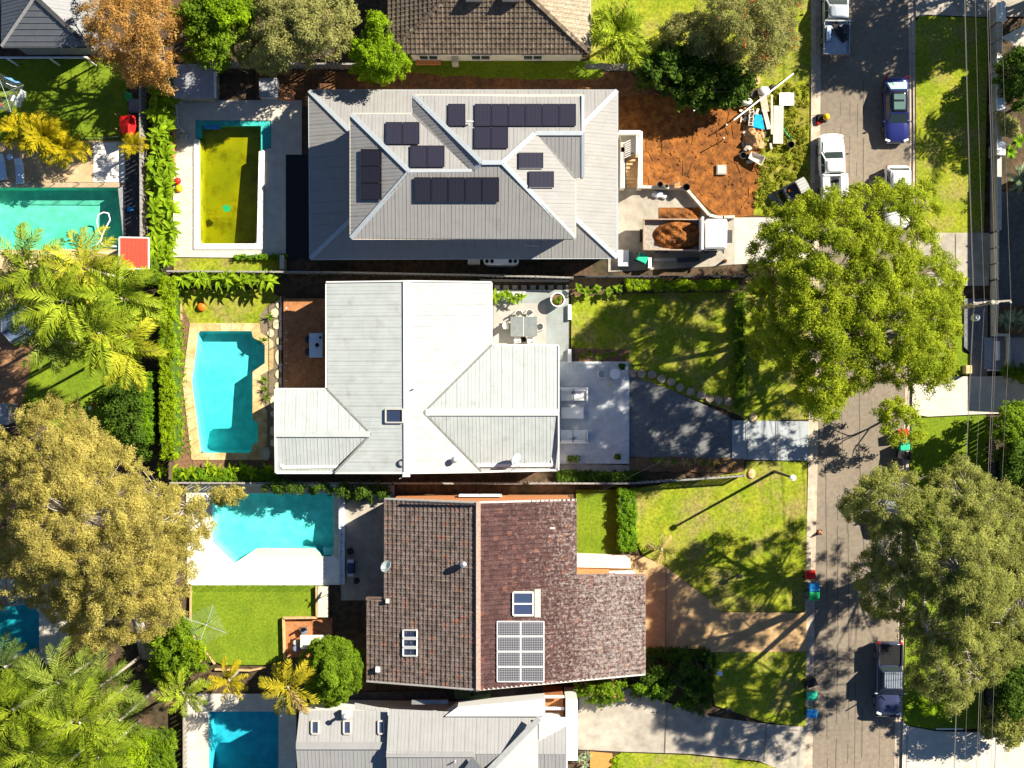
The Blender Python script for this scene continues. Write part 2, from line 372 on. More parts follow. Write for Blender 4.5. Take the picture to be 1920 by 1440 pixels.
# pool deck, artificial turf and drive of the brick house
sheet('pool_deck', [(350, 905), (640, 908), (640, 1096), (352, 1096)], M_white_pave, holes=[POOL['d']])
sheet('paved_yard', [(640, 910), (740, 910), (740, 1125), (640, 1125)], M_conc)
sheet('lawn', rnd_poly([(360, 1096), (594, 1096), (596, 1155), (533, 1157), (533, 1235), (500, 1246), (420, 1246), (404, 1240), (360, 1180)], 80, .5), M_turf)
sheet('driveway', [(1080, 1040), (1205, 1042), (1248, 1062), (1282, 1088), (1322, 1118), (1350, 1147), (1512, 1148), (1511, 1221), (1340, 1222), (1320, 1226), (1205, 1216), (1080, 1216)], M_orange_drive)
sheet('lawn', rnd_poly([(1340, 1223), (1511, 1222), (1509, 1362), (1430, 1352), (1340, 1322), (1330, 1260)], 60, 1), M_grass)
sheet('driveway', [(1080, 1308), (1170, 1285), (1215, 1305), (1330, 1342), (1430, 1356), (1509, 1362), (1506, 1460), (1420, 1425), (1290, 1412), (1160, 1408), (1080, 1404)], M_conc)
sheet('lawn', [(1146, 1420), (1165, 1410), (1290, 1415), (1420, 1428), (1500, 1452), (1500, 1520), (1146, 1520)], M_grass)
sheet('porch_paving', [(1106, 1408), (1148, 1412), (1148, 1500), (1106, 1500)], mat('orange_tile', (.52, .23, .06), var=.2, scale=6))
sheet('pool_surround', [(345, 1300), (556, 1300), (556, 1500), (345, 1500)], M_paleconc, holes=[POOL['f']])
sheet('pool_surround', [(-60, 1085), (130, 1085), (130, 1190), (95, 1250), (-60, 1252)], M_paleconc, holes=[POOL['e']])
# east side
VE = 1842
sheet('driveway', [(KE(-60), -100), (1990, -100), (1990, 30), (1852, 33), (1735, 29), (KE(36), 34)], M_conc)
sheet('lawn', [(KE(36), 44), (1722, 31), (1852, 35), (1846, 300), (1843, 437), (KE(436), 437)], M_grass)
sheet('driveway', [(KE(436), 437), (1857, 437), (1852, 536), (KE(536), 536)], M_conc)
sheet('lawn', [(KE(536), 538), (1802, 537), (1802, 660), (1816, 665), (1816, 703), (KE(704), 704)], M_turf)
sheet('footpath', [(1806, 560), (1850, 560), (1850, 706), (1818, 706), (1816, 660), (1806, 650)], M_darkasph)
sheet('driveway', [(KE(704), 705), (1846, 706), (1990, 700), (1990, 772), (1846, 776), (1738, 781), (KE(781), 776)], M_paleconc)
sheet('lawn', [(KE(782), 784), (1738, 783), (1846, 778), (1850, 1000), (1842, 1364), (1760, 1368), (1700, 1358), (KE(1346), 1346)], M_turf)
sheet('driveway', [(KE(1350), 1350), (1700, 1360), (1755, 1370), (1990, 1375), (1990, 1500), (KE(1460), 1500)], M_paleconc)
sheet('paved_yard', [(1866, 360), (2100, 360), (2100, 690), (1866, 690)], M_darkasph)
# slab joints on the wide concrete drives
M_joint = mat('joint_sealant', (.12, .10, .08), var=.1)
for a, b in (((1436, 1357), (1432, 1426)), ((1250, 1320), (1246, 1412)), ((1700, 1362), (1697, 1450)), ((1865, 1374), (1863, 1450)), ((1790, 440), (1790, 534)), ((1249, 1066), (1247, 1218)), ((1456, 789), (1456, 863)), ((1400, 789), (1400, 862))):
    tag(MB().bar(P(*a)+Vector((0, 0, .21)), P(*b)+Vector((0, 0, .21)), .04, .012).build('slab_joint', M_joint), None, kind='structure')

# ---------------------------------------------------------------- pools
def pool(label, key, depth, m_shell, m_water, zlip=.05, wl=-.1):
    poly = POOL[key]; pts = px2(poly)
    c = P(sum(q[0] for q in poly)/len(poly), sum(q[1] for q in poly)/len(poly))
    root = thing('swimming_pool', label, 'pool', (c.x, c.y, -depth))
    tri = geometry.tessellate_polygon([[Vector((*p, 0)) for p in pts]])
    n = len(pts); mb = MB()
    ys_ = [p[1] for p in pts]; y0_, y1_ = min(ys_), max(ys_)
    fl = [(c.x+(p[0]-c.x)*.955, c.y+(p[1]-c.y)*.965, -depth*(.75+.5*(y1_-p[1])/(y1_-y0_))) for p in pts]
    mb.add([(*p, zlip) for p in pts]+[(*p, -.35) for p in pts]+fl,
           [[i, (i+1) % n, n+(i+1) % n, n+i] for i in range(n)]+[[n+i, n+(i+1) % n, 2*n+(i+1) % n, 2*n+i] for i in range(n)]+[[2*n+i for i in t] for t in tri])
    sh = mb.build('pool_shell', m_shell, root, recalc=False)
    MB().add([(*p, wl) for p in pts]+[(c.x+(p[0]-c.x)*1.02, c.y+(p[1]-c.y)*1.02, -depth*1.4) for p in pts], [list(t) for t in tri]+[[n+i for i in t][::-1] for t in tri]+[[i, n+i, n+(i+1) % n, (i+1) % n] for i in range(n)]).build('water', m_water, root)
    return root
def coping(root, outer, inner, m, n_each=40, z=.16, gap=.6, name='coping_stone', th=.12):
    """stones laid between the pool edge and an outer line; both given as matching px chains"""
    for i in range(len(inner)-1):
        a0, a1, b0, b1 = Vector(inner[i]), Vector(inner[i+1]), Vector(outer[i]), Vector(outer[i+1])
        L_ = max((a1-a0).length, (b1-b0).length); k = max(1, round(L_/n_each)); ts = [j/k for j in range(k+1)]
        for j in range(1, k): ts[j] += random.uniform(-.2, .2)/k
        for j in range(k):
            t0, t1 = ts[j]+gap/2/L_, ts[j+1]-gap/2/L_
            q = [a0.lerp(a1, t0), a0.lerp(a1, t1), b0.lerp(b1, t1), b0.lerp(b1, t0)]
            zz = z+random.uniform(-.006, .006)
            MB().prism([P(*v).xy for v in q], zz-th, zz).build(name, m, root, bevel=.008)
def poolshell(n, c, c2, c3=None): return mat(n, c, rough=.6, var=.2, scale=1.6, col2=c2, big=.4, detail=8, col3=c3)
WT = water_mat('pool_water', (.9, .99, .99), vol=((.05, .88, .91), .30)); WG = water_mat('algae_water', (.9, .92, .5), vol=((.72, .72, .02), .75)); WD = water_mat('blue_water', (.85, .97, 1.), vol=((.05, .82, .92), .45)); WM = water_mat('mint_water', (.9, .99, .96), vol=((.12, .88, .78), .35))
pa = pool('rectangular mint green pool with a floating white hose beside the red roofed hut', 'a', 1.3, poolshell('mint_shell', (.30, .64, .52), (.36, .68, .56)), WM)
pb = pool('neglected yellow green pool with turquoise steps beside the two storey grey house', 'b', 1.3, poolshell('algae_shell', (.60, .56, .06), (.36, .40, .05), ((.16, .15, .03), 1.0, .5, .72, .8)), WG)
pc = pool('turquoise angular pool with sandstone edging behind the pale roofed house', 'c', 1.3, poolshell('aqua_shell', (.15, .60, .60), (.19, .64, .64)), WT)
pd = pool('aqua pool with white paved deck behind the brown tiled house', 'd', 1.2, poolshell('aqua_shell2', (.22, .68, .64), (.30, .74, .70)), WT)
pe = pool('dim teal pool at the left edge below the golden tree', 'e', 1.3, poolshell('teal_shell', (.08, .52, .50), (.10, .56, .54)), WD)
pf = pool('deep blue pool at the bottom edge beside the grey shale roof', 'f', 1.4, poolshell('blue_shell', (.09, .50, .54), (.11, .54, .58)), WD)
# steps and ledges
M_tealtile = mat('turquoise_ledge', (.04, .42, .38), var=.15, scale=4)
for r_, z1 in (([(367, 226), (509, 226), (509, 236), (378, 236), (378, 258), (367, 258)], -.02), ([(489, 236), (509, 236), (509, 275), (489, 282)], -.04)):
    MB().prism(px2(r_), -.6, z1).build('pool_step', M_tealtile, pb)
for i, (x0, x1, z1) in enumerate(((490, 496.5, -.3), (483, 490, -.55), (476, 483, -.8))):
    MB().prism(px2([(x0, 645 if x0 > 480 else 640), (x1, 645), (x1, 683), (x0, 688)]), -1.2, z1).build('pool_step', poolshell('aqua_shell', 0, 0), pc)
MB().prism(px2([(604, 1028), (625, 1028), (625, 1042), (606, 1042)]), -1.1, -.3).build('pool_step', poolshell('aqua_shell2', 0, 0), pd)
# edging
inn = [(360, 716), (372, 626), (376, 621), (472, 621), (475, 633), (497, 647), (497, 681), (474, 697), (474, 756), (474, 786), (484, 793), (484, 828), (473, 835), (472, 849), (377, 849), (360, 716)]
out = [(343, 718), (357, 606), (360, 606), (487, 606), (489, 624), (513, 640), (513, 690), (489, 704), (490, 752), (502, 772), (501, 786), (501, 830), (500, 848), (500, 862), (360, 862), (343, 718)]
coping(pc, out, inn, M_sand, 26, z=.14)
inn = [(375, 262), (376, 457), (482, 457), (486, 284)]; out = [(364, 262), (364, 468), (493, 468), (497, 284)]
coping(pb, out, inn, mat('white_coping', (.76, .74, .69), var=.1, scale=3), 24, z=.15)
coping(pd, [(398, 912), (640-3, 912), (637, 1052)], [(404, 925), (626, 925), (626, 1043)], mat('beige_coping', (.62, .54, .43), var=.15, scale=3), 22, z=.15)
coping(pd, [(612, 1043), (600, 1050), (588, 1042), (482, 1042)], [(603, 1043), (599, 1036), (590, 1028), (482, 1028)], mat('beige_coping', 0), 22, z=.15)
coping(pa, [(-24, 342), (242, 342), (243, 478), (-24, 478)], [(-24, 352), (232, 352), (234, 468), (-24, 468)], mat('tan_coping', (.55, .42, .27), var=.15, scale=3), 24, z=.14)
coping(pf, [(376, 1470), (376, 1320), (538, 1320), (538, 1470)], [(392, 1470), (392, 1333), (523, 1333), (523, 1470)], mat('white_coping', 0), 24, z=.14)
coping(pe, [(-24, 1242), (93, 1242), (93, 1142), (66, 1102), (-24, 1102)], [(-24, 1224), (75, 1224), (75, 1150), (55, 1120), (-24, 1118)], mat('white_coping', 0), 24, z=.14)
# ---------------------------------------------------------------- roofs and houses
def clip(poly, a, b, c):              # keep a*u+b*v <= c
    out = []
    for i in range(len(poly)):
        p, q = poly[i-1], poly[i]; dp, dq = a*p[0]+b*p[1]-c, a*q[0]+b*q[1]-c
        if (dp <= 0) != (dq <= 0):
            t = dp/(dp-dq); out.append((p[0]+(q[0]-p[0])*t, p[1]+(q[1]-p[1])*t))
        if dq <= 0: out.append(q)
    return out
def frame(pts):
    n = Vector((0, 0, 0))
    for i in range(len(pts)): n += (pts[i-1]).cross(pts[i])
    n.normalize()
    if n.z < 0: n = -n
    d = Vector((0, 0, -1)); d = (d-n*d.dot(n))
    d = d.normalized() if d.length > 1e-4 else Vector((1, 0, 0))
    a = n.cross(d).normalized()
    return n, d, a
def roof_plane(parent, pts, m, wd=.76, rib=.017, th=.03, name='roof_sheet', courses=False):
    """metal sheets running down the slope, each one an object with its ribs"""
    pts = [Vector(p) for p in pts]; n, d, a = frame(pts); o = pts[0]
    if courses: d, a = a, d
    uv = [((p-o).dot(a), (p-o).dot(d)) for p in pts]
    back = lambda u, v, z: o+a*u+d*v+n*z
    u0 = min(q[0] for q in uv); u1 = max(q[0] for q in uv); k = max(1, round((u1-u0)/wd)); w_ = (u1-u0)/k
    for i in range(k):
        s0, s1 = u0+i*w_, u0+(i+1)*w_
        c = clip(clip(uv, 1, 0, s1-.004), -1, 0, -s0-.004)
        if len(c) < 3: continue
        mb = MB()
        N_ = len(c); mb.add([back(u, v, th) for u, v in c]+[back(u, v, 0) for u, v in c], [list(range(N_))]+[[j, (j+1) % N_, N_+(j+1) % N_, N_+j] for j in range(N_)])
        for f in ((0.,) if courses else (0., .333, .666)):
            r0 = s0+f*w_+.006; cc = clip(clip(c, 1, 0, r0+.05), -1, 0, -r0)
            if len(cc) < 3: continue
            M_ = len(cc); hh = rib if f == 0. else rib*.6
            mb.add([back(u, v, th+hh) for u, v in cc]+[back(u, v, th) for u, v in cc], [list(range(M_))]+[[j, (j+1) % M_, M_+(j+1) % M_, M_+j] for j in range(M_)])
        mb.build(name, m, parent, recalc=False)
def inside(p, poly):
    r = False; j = len(poly)-1
    for i in range(len(poly)):
        if (poly[i][1] > p[1]) != (poly[j][1] > p[1]) and p[0] < (poly[j][0]-poly[i][0])*(p[1]-poly[i][1])/(poly[j][1]-poly[i][1])+poly[i][0]: r = not r
        j = i
    return r
def fast_mesh(name, V, Fq, m, parent=None, org=None, smooth=False):
    me = bpy.data.meshes.new(name); V = np.asarray(V, np.float32); Fq = np.asarray(Fq, np.int32)
    o0 = np.array(WO[parent] if parent is not None else org, np.float32)
    me.vertices.add(len(V)); me.vertices.foreach_set('co', (V-o0).ravel())
    k = Fq.shape[1]; me.loops.add(Fq.size); me.loops.foreach_set('vertex_index', Fq.ravel())
    me.polygons.add(len(Fq)); me.polygons.foreach_set('loop_start', np.arange(len(Fq), dtype=np.int32)*k)
    me.polygons.foreach_set('use_smooth', np.full(len(Fq), bool(smooth)))
    me.materials.append(m); me.update(calc_edges=True)
    o = bpy.data.objects.new(name, me); COL.objects.link(o)
    if parent is not None: o.parent = parent
    else: o.location = org
    WO[o] = Vector(o0); return o
def tile_plane(parent, pts, m, tw=.33, tl=.345, single=0, mbase=None):
    """roof tiles course by course; `single` of them as objects, the others as one part"""
    pts = [Vector(p) for p in pts]; n, d, a = frame(pts); o = pts[0]
    uv = [((p-o).dot(a), (p-o).dot(d)) for p in pts]
    us = [q[0] for q in uv]; vs = [q[1] for q in uv]
    u0, u1, v0, v1 = min(us), max(us), min(vs), max(vs); nu = max(1, round((u1-u0)/tw)); nv = max(1, round((v1-v0)/tl)); tw = (u1-u0)/nu; tl = (v1-v0)/nv
    MB().add([p-n*.02 for p in pts]+[p-n*.08 for p in pts], [list(range(len(pts)))]+[[i, (i+1) % len(pts), len(pts)+(i+1) % len(pts), len(pts)+i] for i in range(len(pts))]).build('roof_deck', mbase or m, parent)
    prof = [(.0, .010), (.16, .032), (.34, .036), (.52, .012), (.98, .010)]
    base = []
    for vv, lift in ((-.03, -.0), (tl-.012, .058)):
        for f, z in prof: base.append(a*(f*tw)+d*vv+n*(z+lift))
    for f, z in prof: base.append(a*(f*tw)+d*(tl-.012)+n*(z+.005))
    fc = [[i, i+1, i+6, i+5] for i in range(4)]+[[5+i, 6+i, 11+i, 10+i] for i in range(4)]
    A = np.array([tuple(b) for b in base]); F0 = np.array(fc); cells = []
    for i in range(nu):
        for j in range(nv):
            u, v = u0+i*tw, v0+j*tl
            if inside((u+tw/2, v+tl/2), uv): cells.append((u, v))
    pos = [o+a*u+d*v+n*random.uniform(-.004, .008) for u, v in cells]
    order = sorted(range(len(pos)), key=lambda i: -pos[i].z); sg = set(order[:single]); rest = [pos[i] for i in range(len(pos)) if i not in sg]
    if rest:
        Q = np.array([tuple(p) for p in rest]); V = (Q[:, None, :]+A[None]).reshape(-1, 3)
        Fq = (F0[None]+(np.arange(len(Q))*15)[:, None, None]).reshape(-1, 4)
        t = fast_mesh('roof_tiles', V, Fq, m, parent); t['kind'] = 'stuff'
    if sg:
        me = bpy.data.meshes.new('roof_tile'); me.from_pydata([tuple(x) for x in A], [], fc); me.materials.append(m)
        for i in sg:
            t = bpy.data.objects.new('roof_tile', me); COL.objects.link(t); t.parent = parent; t.location = pos[i]-WO[parent]
def tile_mat(name, c1, c2, c3, amt3=.12, lich=None, cell=3.0):
    m = bpy.data.materials.new(name); m.use_nodes = True; N = m.node_tree.nodes; L = m.node_tree.links; b = N['Principled BSDF']; b.inputs['Roughness'].default_value = .9; b.inputs['Specular IOR Level'].default_value = .2
    g = N.new('ShaderNodeNewGeometry')
    sn = N.new('ShaderNodeVectorMath'); sn.operation = 'SNAP'; sn.inputs[1].default_value = (.31, .31, 50); L.new(g.outputs['Position'], sn.inputs[0])
    wn = N.new('ShaderNodeTexWhiteNoise'); L.new(sn.outputs[0], wn.inputs[0])
    rp = N.new('ShaderNodeValToRGB'); rp.color_ramp.interpolation = 'LINEAR'
    e = rp.color_ramp.elements; e[0].color = (*c1, 1); e[1].position = 1-amt3; e[1].color = (*c2, 1)
    e2 = e.new(1.0); e2.color = (*c3, 1); L.new(wn.outputs[0], rp.inputs[0]); c = rp.outputs[0]
    n1 = N.new('ShaderNodeTexNoise'); n1.inputs['Scale'].default_value = 9; n1.inputs['Detail'].default_value = 6; L.new(g.outputs['Position'], n1.inputs['Vector'])
    mr = N.new('ShaderNodeMapRange'); mr.inputs[1].default_value = .3; mr.inputs[2].default_value = .7; mr.inputs[3].default_value = .6; mr.inputs[4].default_value = 1.35; L.new(n1.outputs[0], mr.inputs[0])
    cc = N.new('ShaderNodeCombineColor'); [L.new(mr.outputs[0], cc.inputs[i]) for i in range(3)]
    x = N.new('ShaderNodeMix'); x.data_type = 'RGBA'; x.blend_type = 'MULTIPLY'; x.inputs[0].default_value = 1; L.new(c, x.inputs[6]); L.new(cc.outputs[0], x.inputs[7]); c = x.outputs[2]
    if lich:
        col, x0, x1 = lich
        n2 = N.new('ShaderNodeTexNoise'); n2.inputs['Scale'].default_value = 4.5; n2.inputs['Detail'].default_value = 8; n2.inputs['Roughness'].default_value = .75; L.new(g.outputs['Position'], n2.inputs['Vector'])
        sp = N.new('ShaderNodeSeparateXYZ'); L.new(g.outputs['Position'], sp.inputs[0])
        gx = N.new('ShaderNodeMapRange'); gx.inputs[1].default_value = x0; gx.inputs[2].default_value = x1; gx.inputs[3].default_value = .02; gx.inputs[4].default_value = .20; L.new(sp.outputs[0], gx.inputs[0])
        ad = N.new('ShaderNodeMath'); L.new(n2.outputs[0], ad.inputs[0]); L.new(gx.outputs[0], ad.inputs[1])
        m2 = N.new('ShaderNodeMapRange'); m2.inputs[1].default_value = .62; m2.inputs[2].default_value = .80; m2.inputs[4].default_value = .75; L.new(ad.outputs[0], m2.inputs[0])
        y = N.new('ShaderNodeMix'); y.data_type = 'RGBA'; L.new(m2.outputs[0], y.inputs[0]); L.new(c, y.inputs[6]); y.inputs[7].default_value = (*col, 1); c = y.outputs[2]
    L.new(c, b.inputs['Base Color']); return m
def cap(parent, a, b, m, wd=.32, ht=.05, name='ridge_cap', lift=.06):
    up = Vector((0, 0, lift)); MB().bar(Vector(a)+up, Vector(b)+up, wd, ht).build(name, m, parent, bevel=.012)
def gutter(parent, a, b, m=None, wd=.14, ht=.12, drop=.05):
    up = Vector((0, 0, -drop)); MB().bar(Vector(a)+up, Vector(b)+up, wd, ht).build('gutter', m or M_gutter, parent)
def walls(parent, corners, z1, m, z0=0.0, name='wall'):
    """one slab for each side of the footprint (px,py given at eave height h)"""
    pts = [Vector(c) for c in corners]; n = len(pts)
    for i in range(n):
        a, b = pts[i], pts[(i+1) % n]
        d = (b-a).xy.normalized(); nn = Vector((-d.y, d.x))*.1; e = d*.0
        MB().prism([a.xy-nn, b.xy-nn, b.xy+nn, a.xy+nn], z0, z1+(.003*(i % 2))).build(name, m, parent)
def window(parent, a, b, z0, z1, out, m=None):
    """a framed window lying on a wall line a-b (xy), out = outward unit vector"""
    a = Vector(a); b = Vector(b); d = (b-a).normalized(); o = Vector(out)*.13
    mb = MB(); f = lambda p, z: Vector((p.x+o.x, p.y+o.y, z))
    for q, r in ((f(a, z0), f(b, z0)), (f(a, z1), f(b, z1)), (f(a, z0), f(a, z1)), (f(b, z0), f(b, z1)), (f((a+b)/2, z0), f((a+b)/2, z1))): mb.bar(q, r, .07, .07)
    fr = mb.build('window', m or M_white, parent)
    g = MB(); o2 = Vector(out)*.11
    g.add([(a.x+o2.x, a.y+o2.y, z0), (b.x+o2.x, b.y+o2.y, z0), (b.x+o2.x, b.y+o2.y, z1), (a.x+o2.x, a.y+o2.y, z1)], [[0, 1, 2, 3]]); g.build('pane', M_glass, fr)
# solar panels: a framed slab lying on a roof plane
def cell_mat(name, cell, line, nx, ny, lw=.06):
    m = bpy.data.materials.new(name); m.use_nodes = True; N = m.node_tree.nodes; L = m.node_tree.links; b = N['Principled BSDF']
    b.inputs['Roughness'].default_value = .6; b.inputs['Specular IOR Level'].default_value = .04
    tc = N.new('ShaderNodeTexCoord'); sp = N.new('ShaderNodeSeparateXYZ'); L.new(tc.outputs['UV'], sp.inputs[0]); outs = []
    for i, k in ((0, nx), (1, ny)):
        mu = N.new('ShaderNodeMath'); mu.operation = 'MULTIPLY'; mu.inputs[1].default_value = k; L.new(sp.outputs[i], mu.inputs[0])
        fr = N.new('ShaderNodeMath'); fr.operation = 'FRACT'; L.new(mu.outputs[0], fr.inputs[0])
        lt = N.new('ShaderNodeMath'); lt.operation = 'LESS_THAN'; lt.inputs[1].default_value = lw; L.new(fr.outputs[0], lt.inputs[0]); outs.append(lt.outputs[0])
    mx = N.new('ShaderNodeMath'); mx.operation = 'MAXIMUM'; L.new(outs[0], mx.inputs[0]); L.new(outs[1], mx.inputs[1])
    x = N.new('ShaderNodeMix'); x.data_type = 'RGBA'; x.inputs[6].default_value = (*cell, 1); x.inputs[7].default_value = (*line, 1); L.new(mx.outputs[0], x.inputs[0]); L.new(x.outputs[2], b.inputs['Base Color']); return m
M_pv = cell_mat('solar_cells_black', (.020, .020, .034), (.045, .045, .07), 6, 10, .05)
M_pvg = cell_mat('solar_cells_grid', (.055, .058, .075), (.30, .30, .30), 10, 6, .10)
M_pvframe = mat('black_frame', (.015, .015, .02), rough=.4, var=0)
def on_plane(pts, px, py):           # the point of the plane through pts seen at px,py
    pts = [Vector(p) for p in pts]; n, d, a = frame(pts); o = Vector((0, 0, CAM_H)); r = P(px, py, 0)-o
    t = (pts[0]-o).dot(n)/r.dot(n); return o+r*t, n
def panel(parent, plane, x0, y0, x1, y1, lift=.1, m=None, mf=None, name='solar_panel', fw=.035, th=.04, legs=True):
    q = [on_plane(plane, *c) for c in ((x0, y0), (x1, y0), (x1, y1), (x0, y1))]; n = q[0][1]; c = [p+n*lift for p, _ in q]
    me = bpy.data.meshes.new(name); vs = [p for p in c]+[p-n*th for p in c]; o_ = WO[parent]
    me.from_pydata([tuple(v-o_) for v in vs], [], [[0, 3, 2, 1], [0, 1, 5, 4], [1, 2, 6, 5], [2, 3, 7, 6], [3, 0, 4, 7]])
    uvl = me.uv_layers.new(); uvs = {0: (0, 1), 1: (1, 1), 2: (1, 0), 3: (0, 0)}
    for lp in me.loops: uvl.data[lp.index].uv = uvs.get(lp.vertex_index % 4, (0, 0))
    me.materials.append(m or M_pv); o = bpy.data.objects.new(name, me); COL.objects.link(o); o.parent = parent; WO[o] = o_
    mb = MB()
    for i in range(4): mb.bar(c[i]+n*.004, c[(i+1) % 4]+n*.004, fw, .02)
    if legs:
        for i in range(4): mb.bar(c[i].lerp(c[(i+2) % 4], .12)-n*th, c[i].lerp(c[(i+2) % 4], .12)-n*(lift+.02), .04, .04)
    mb.build('panel_frame', mf or M_pvframe, o); return o
def skylight(parent, plane, x0, y0, x1, y1, h=.18, m=None, rows=1):
    q = [on_plane(plane, *c) for c in ((x0, y0), (x1, y0), (x1, y1), (x0, y1))]; n = q[0][1]; c = [p for p, _ in q]
    mb = MB()
    for i in range(4): mb.bar(c[i]+n*h*.5, c[(i+1) % 4]+n*h*.5, .1, h)
    for k in range(1, rows): mb.bar(c[0].lerp(c[3], k/rows)+n*h*.6, c[1].lerp(c[2], k/rows)+n*h*.6, .09, .06)
    f = mb.build('skylight', m or M_gutter, parent)
    for k in range(rows):
        MB().poly([c[0].lerp(c[3], k/rows)+n*h*.55, c[1].lerp(c[2], k/rows)+n*h*.55, c[1].lerp(c[2], (k+1)/rows)+n*h*.55, c[0].lerp(c[3], (k+1)/rows)+n*h*.55]).build('pane', M_skyglass, f)
    return f
def whirly(parent, p, s=1.0, name='roof_vent'):
    mb = MB(); mb.lathe(p, [(.13*s, -.1), (.13*s, .28*s), (.2*s, .3*s), (.24*s, .42*s), (.2*s, .55*s), (.06*s, .62*s)], 12); mb.build(name, M_steel, parent, smooth=False)
def pipe(parent, p, h=.5, r=.06): MB().lathe(p, [(r*1.8, -.1), (r*1.6, .05), (r, .07), (r, h), (r*.5, h)], 10).build('vent_pipe', M_gutter, parent)
def dish(parent, p, r=.4, m=None, az=-.7):
    d = Vector((math.cos(az), math.sin(az), .75)).normalized(); x = d.cross(Vector((0, 0, 1))).normalized(); y = d.cross(x)
    c = Vector(p)+Vector((0, 0, .75)); rings = []
    for rr, dep in ((.02, 0), (r*.5, r*.06), (r, r*.24), (r, r*.28), (.02, .03)):
        rings.append([c+d*dep+(x*math.cos(t)+y*1.12*math.sin(t))*rr for t in [2*math.pi*i/18 for i in range(18)]])
    dd = MB().loft(rings).build('satellite_dish', m or M_whitecap, parent)
    mb = MB(); mb.tube([Vector(p)-Vector((0, 0, .1)), c], .03); mb.tube([c-y*r, c+d*r*1.1], .018); mb.box(c+d*r*1.1, (.09, .09, .09)); mb.build('dish_bracket', M_steel, dd)
# ---------------------------------------------------------------- house C: pale metal roof, the middle lot
hc = thing('house', 'single storey house with pale off-white metal roof and turquoise pool behind it', 'house', P(800, 715))
rc = MB().bar(P(764, 540, 3.6), P(764, 876, 3.6), .06, .1).build('roof', M_timber, hc)
E3, RD, RE, RW = 3.3, 4.15, 3.98, 3.77
WPl = [P(613, 530, E3), P(762.5, 528, RD), P(764, 886, RD), P(628, 886, E3+.1), P(696, 814, RW), P(614, 730, E3)]
EPl = [P(762.5, 528, RD), P(921, 530, E3), P(921, 648, E3), P(795, 773, RE), P(903, 884, E3+.1), P(764, 886, RD)]
WN = [P(517, 730, E3), P(614, 730, E3), P(696, 814, RW), P(517, 814, RW)]
WS = [P(517, 814, RW), P(696, 814, RW), P(628, 886, 3.0), P(518, 886, 3.0)]
EN = [P(921, 648, E3), P(1046, 648, E3), P(1046, 773, RE), P(795, 773, RE)]
ES = [P(795, 773, RE), P(1046, 773, RE), P(1046, 881, 2.95), P(903, 884, 2.95)]
for pl in (WPl, EPl, WN, WS, EN, ES): roof_plane(rc, pl, M_colorC)
cap(rc, P(762.5, 527, RD), P(764, 887, RD), M_whitecap, .5); cap(rc, P(516, 814, RW), P(694, 814, RW), M_colorC, .4); cap(rc, P(798, 773, RE), P(1047, 773, RE), M_whitecap, .45)
M_valley = mat('valley_grey', (.20, .20, .19), var=.2, scale=4)
for a, b in (((614, 730, E3), (696, 814, RW)), ((696, 814, RW), (628, 886, E3+.1)), ((921, 648, E3), (795, 773, RE)), ((795, 773, RE), (903, 884, E3+.1))):
    cap(rc, P(*a), P(*b), M_valley, .14, .03, 'valley_flashing', .055)
for a, b in (((612, 530), (612, 730)), ((921.5, 530), (921.5, 648)), ((921, 647.5), (1047, 647.5)), ((516.5, 729.5), (614, 729.5)), ((518, 886.5), (628, 886.5)), ((903, 884.5), (1046, 881.5))):
    gutter(rc, P(*a, E3), P(*b, E3), M_whitecap)
for a, b in (((612, 529, E3), (762.5, 527, RD)), ((762.5, 527, RD), (921, 529, E3)), ((628, 887, E3), (764, 887, RD)), ((764, 887, RD), (903, 885, E3)), ((516, 730, E3), (516, 814, RW)), ((516, 814, RW), (517, 886, E3)), ((1047.5, 648, E3), (1047.5, 773, RE)), ((1047.5, 773, RE), (1047.5, 881, E3))):
    MB().bar(P(*a), P(*b), .1, .2).build('barge_board', M_whitecap, rc)
walls(hc, [P(620, 538, E3), P(908, 538, E3), P(908, 656, E3), P(1036, 656, E3), P(1036, 872, E3), P(528, 876, E3), P(528, 740, E3), P(620, 740, E3)], 3.2, M_whitewall)
for (a, b), c, d in (((528, 740), (528, 876), 0), ):
    window(hc, P(525, 770, 3.2).xy, P(525, 840, 3.2).xy, 1.0, 2.2, (-1, 0))
window(hc, P(618, 600, 3.2).xy, P(618, 700, 3.2).xy, .2, 2.2, (-1, 0)); window(hc, P(910, 560, 3.2).xy, P(910, 640, 3.2).xy, .2, 2.2, (1, 0)); window(hc, P(1038, 700, 3.2).xy, P(1038, 840, 3.2).xy, .2, 2.2, (1, 0))
f = skylight(rc, WPl, 724, 767, 756, 792, .2); pipe(rc, on_plane(EPl, 776, 729)[0], .4, .05); whirly(rc, on_plane(EPl, 852, 862)[0], 1.0); dish(rc, on_plane(ES, 966, 858)[0], .42, mat('pale_blue_dish', (.42, .56, .60), var=.1), -.5)
MB().loft([[on_plane(WPl, 754, 868)[0]+Vector((math.cos(t)*r_, math.sin(t)*r_, z)) for t in [i*math.pi/8 for i in range(16)]] for r_, z in ((.2, .05), (.28, .05), (.28, .13), (.2, .13), (.2, .05))], caps=False).build('cable_coil', M_dark, rc)
mb = MB(); q = on_plane(ES, 976, 872)[0]; mb.tube([q, q+Vector((0, 0, 1.2))], .02); mb.tube([q+Vector((-.5, -.1, 1.2)), q+Vector((.45, .35, 1.2))], .015)
for t in np.linspace(-.4, .4, 6): mb.tube([q+Vector((t-.1, t*.5+.25, 1.2)), q+Vector((t+.12, t*.5-.15, 1.2))], .01)
mb.build('antenna', M_steel, rc)
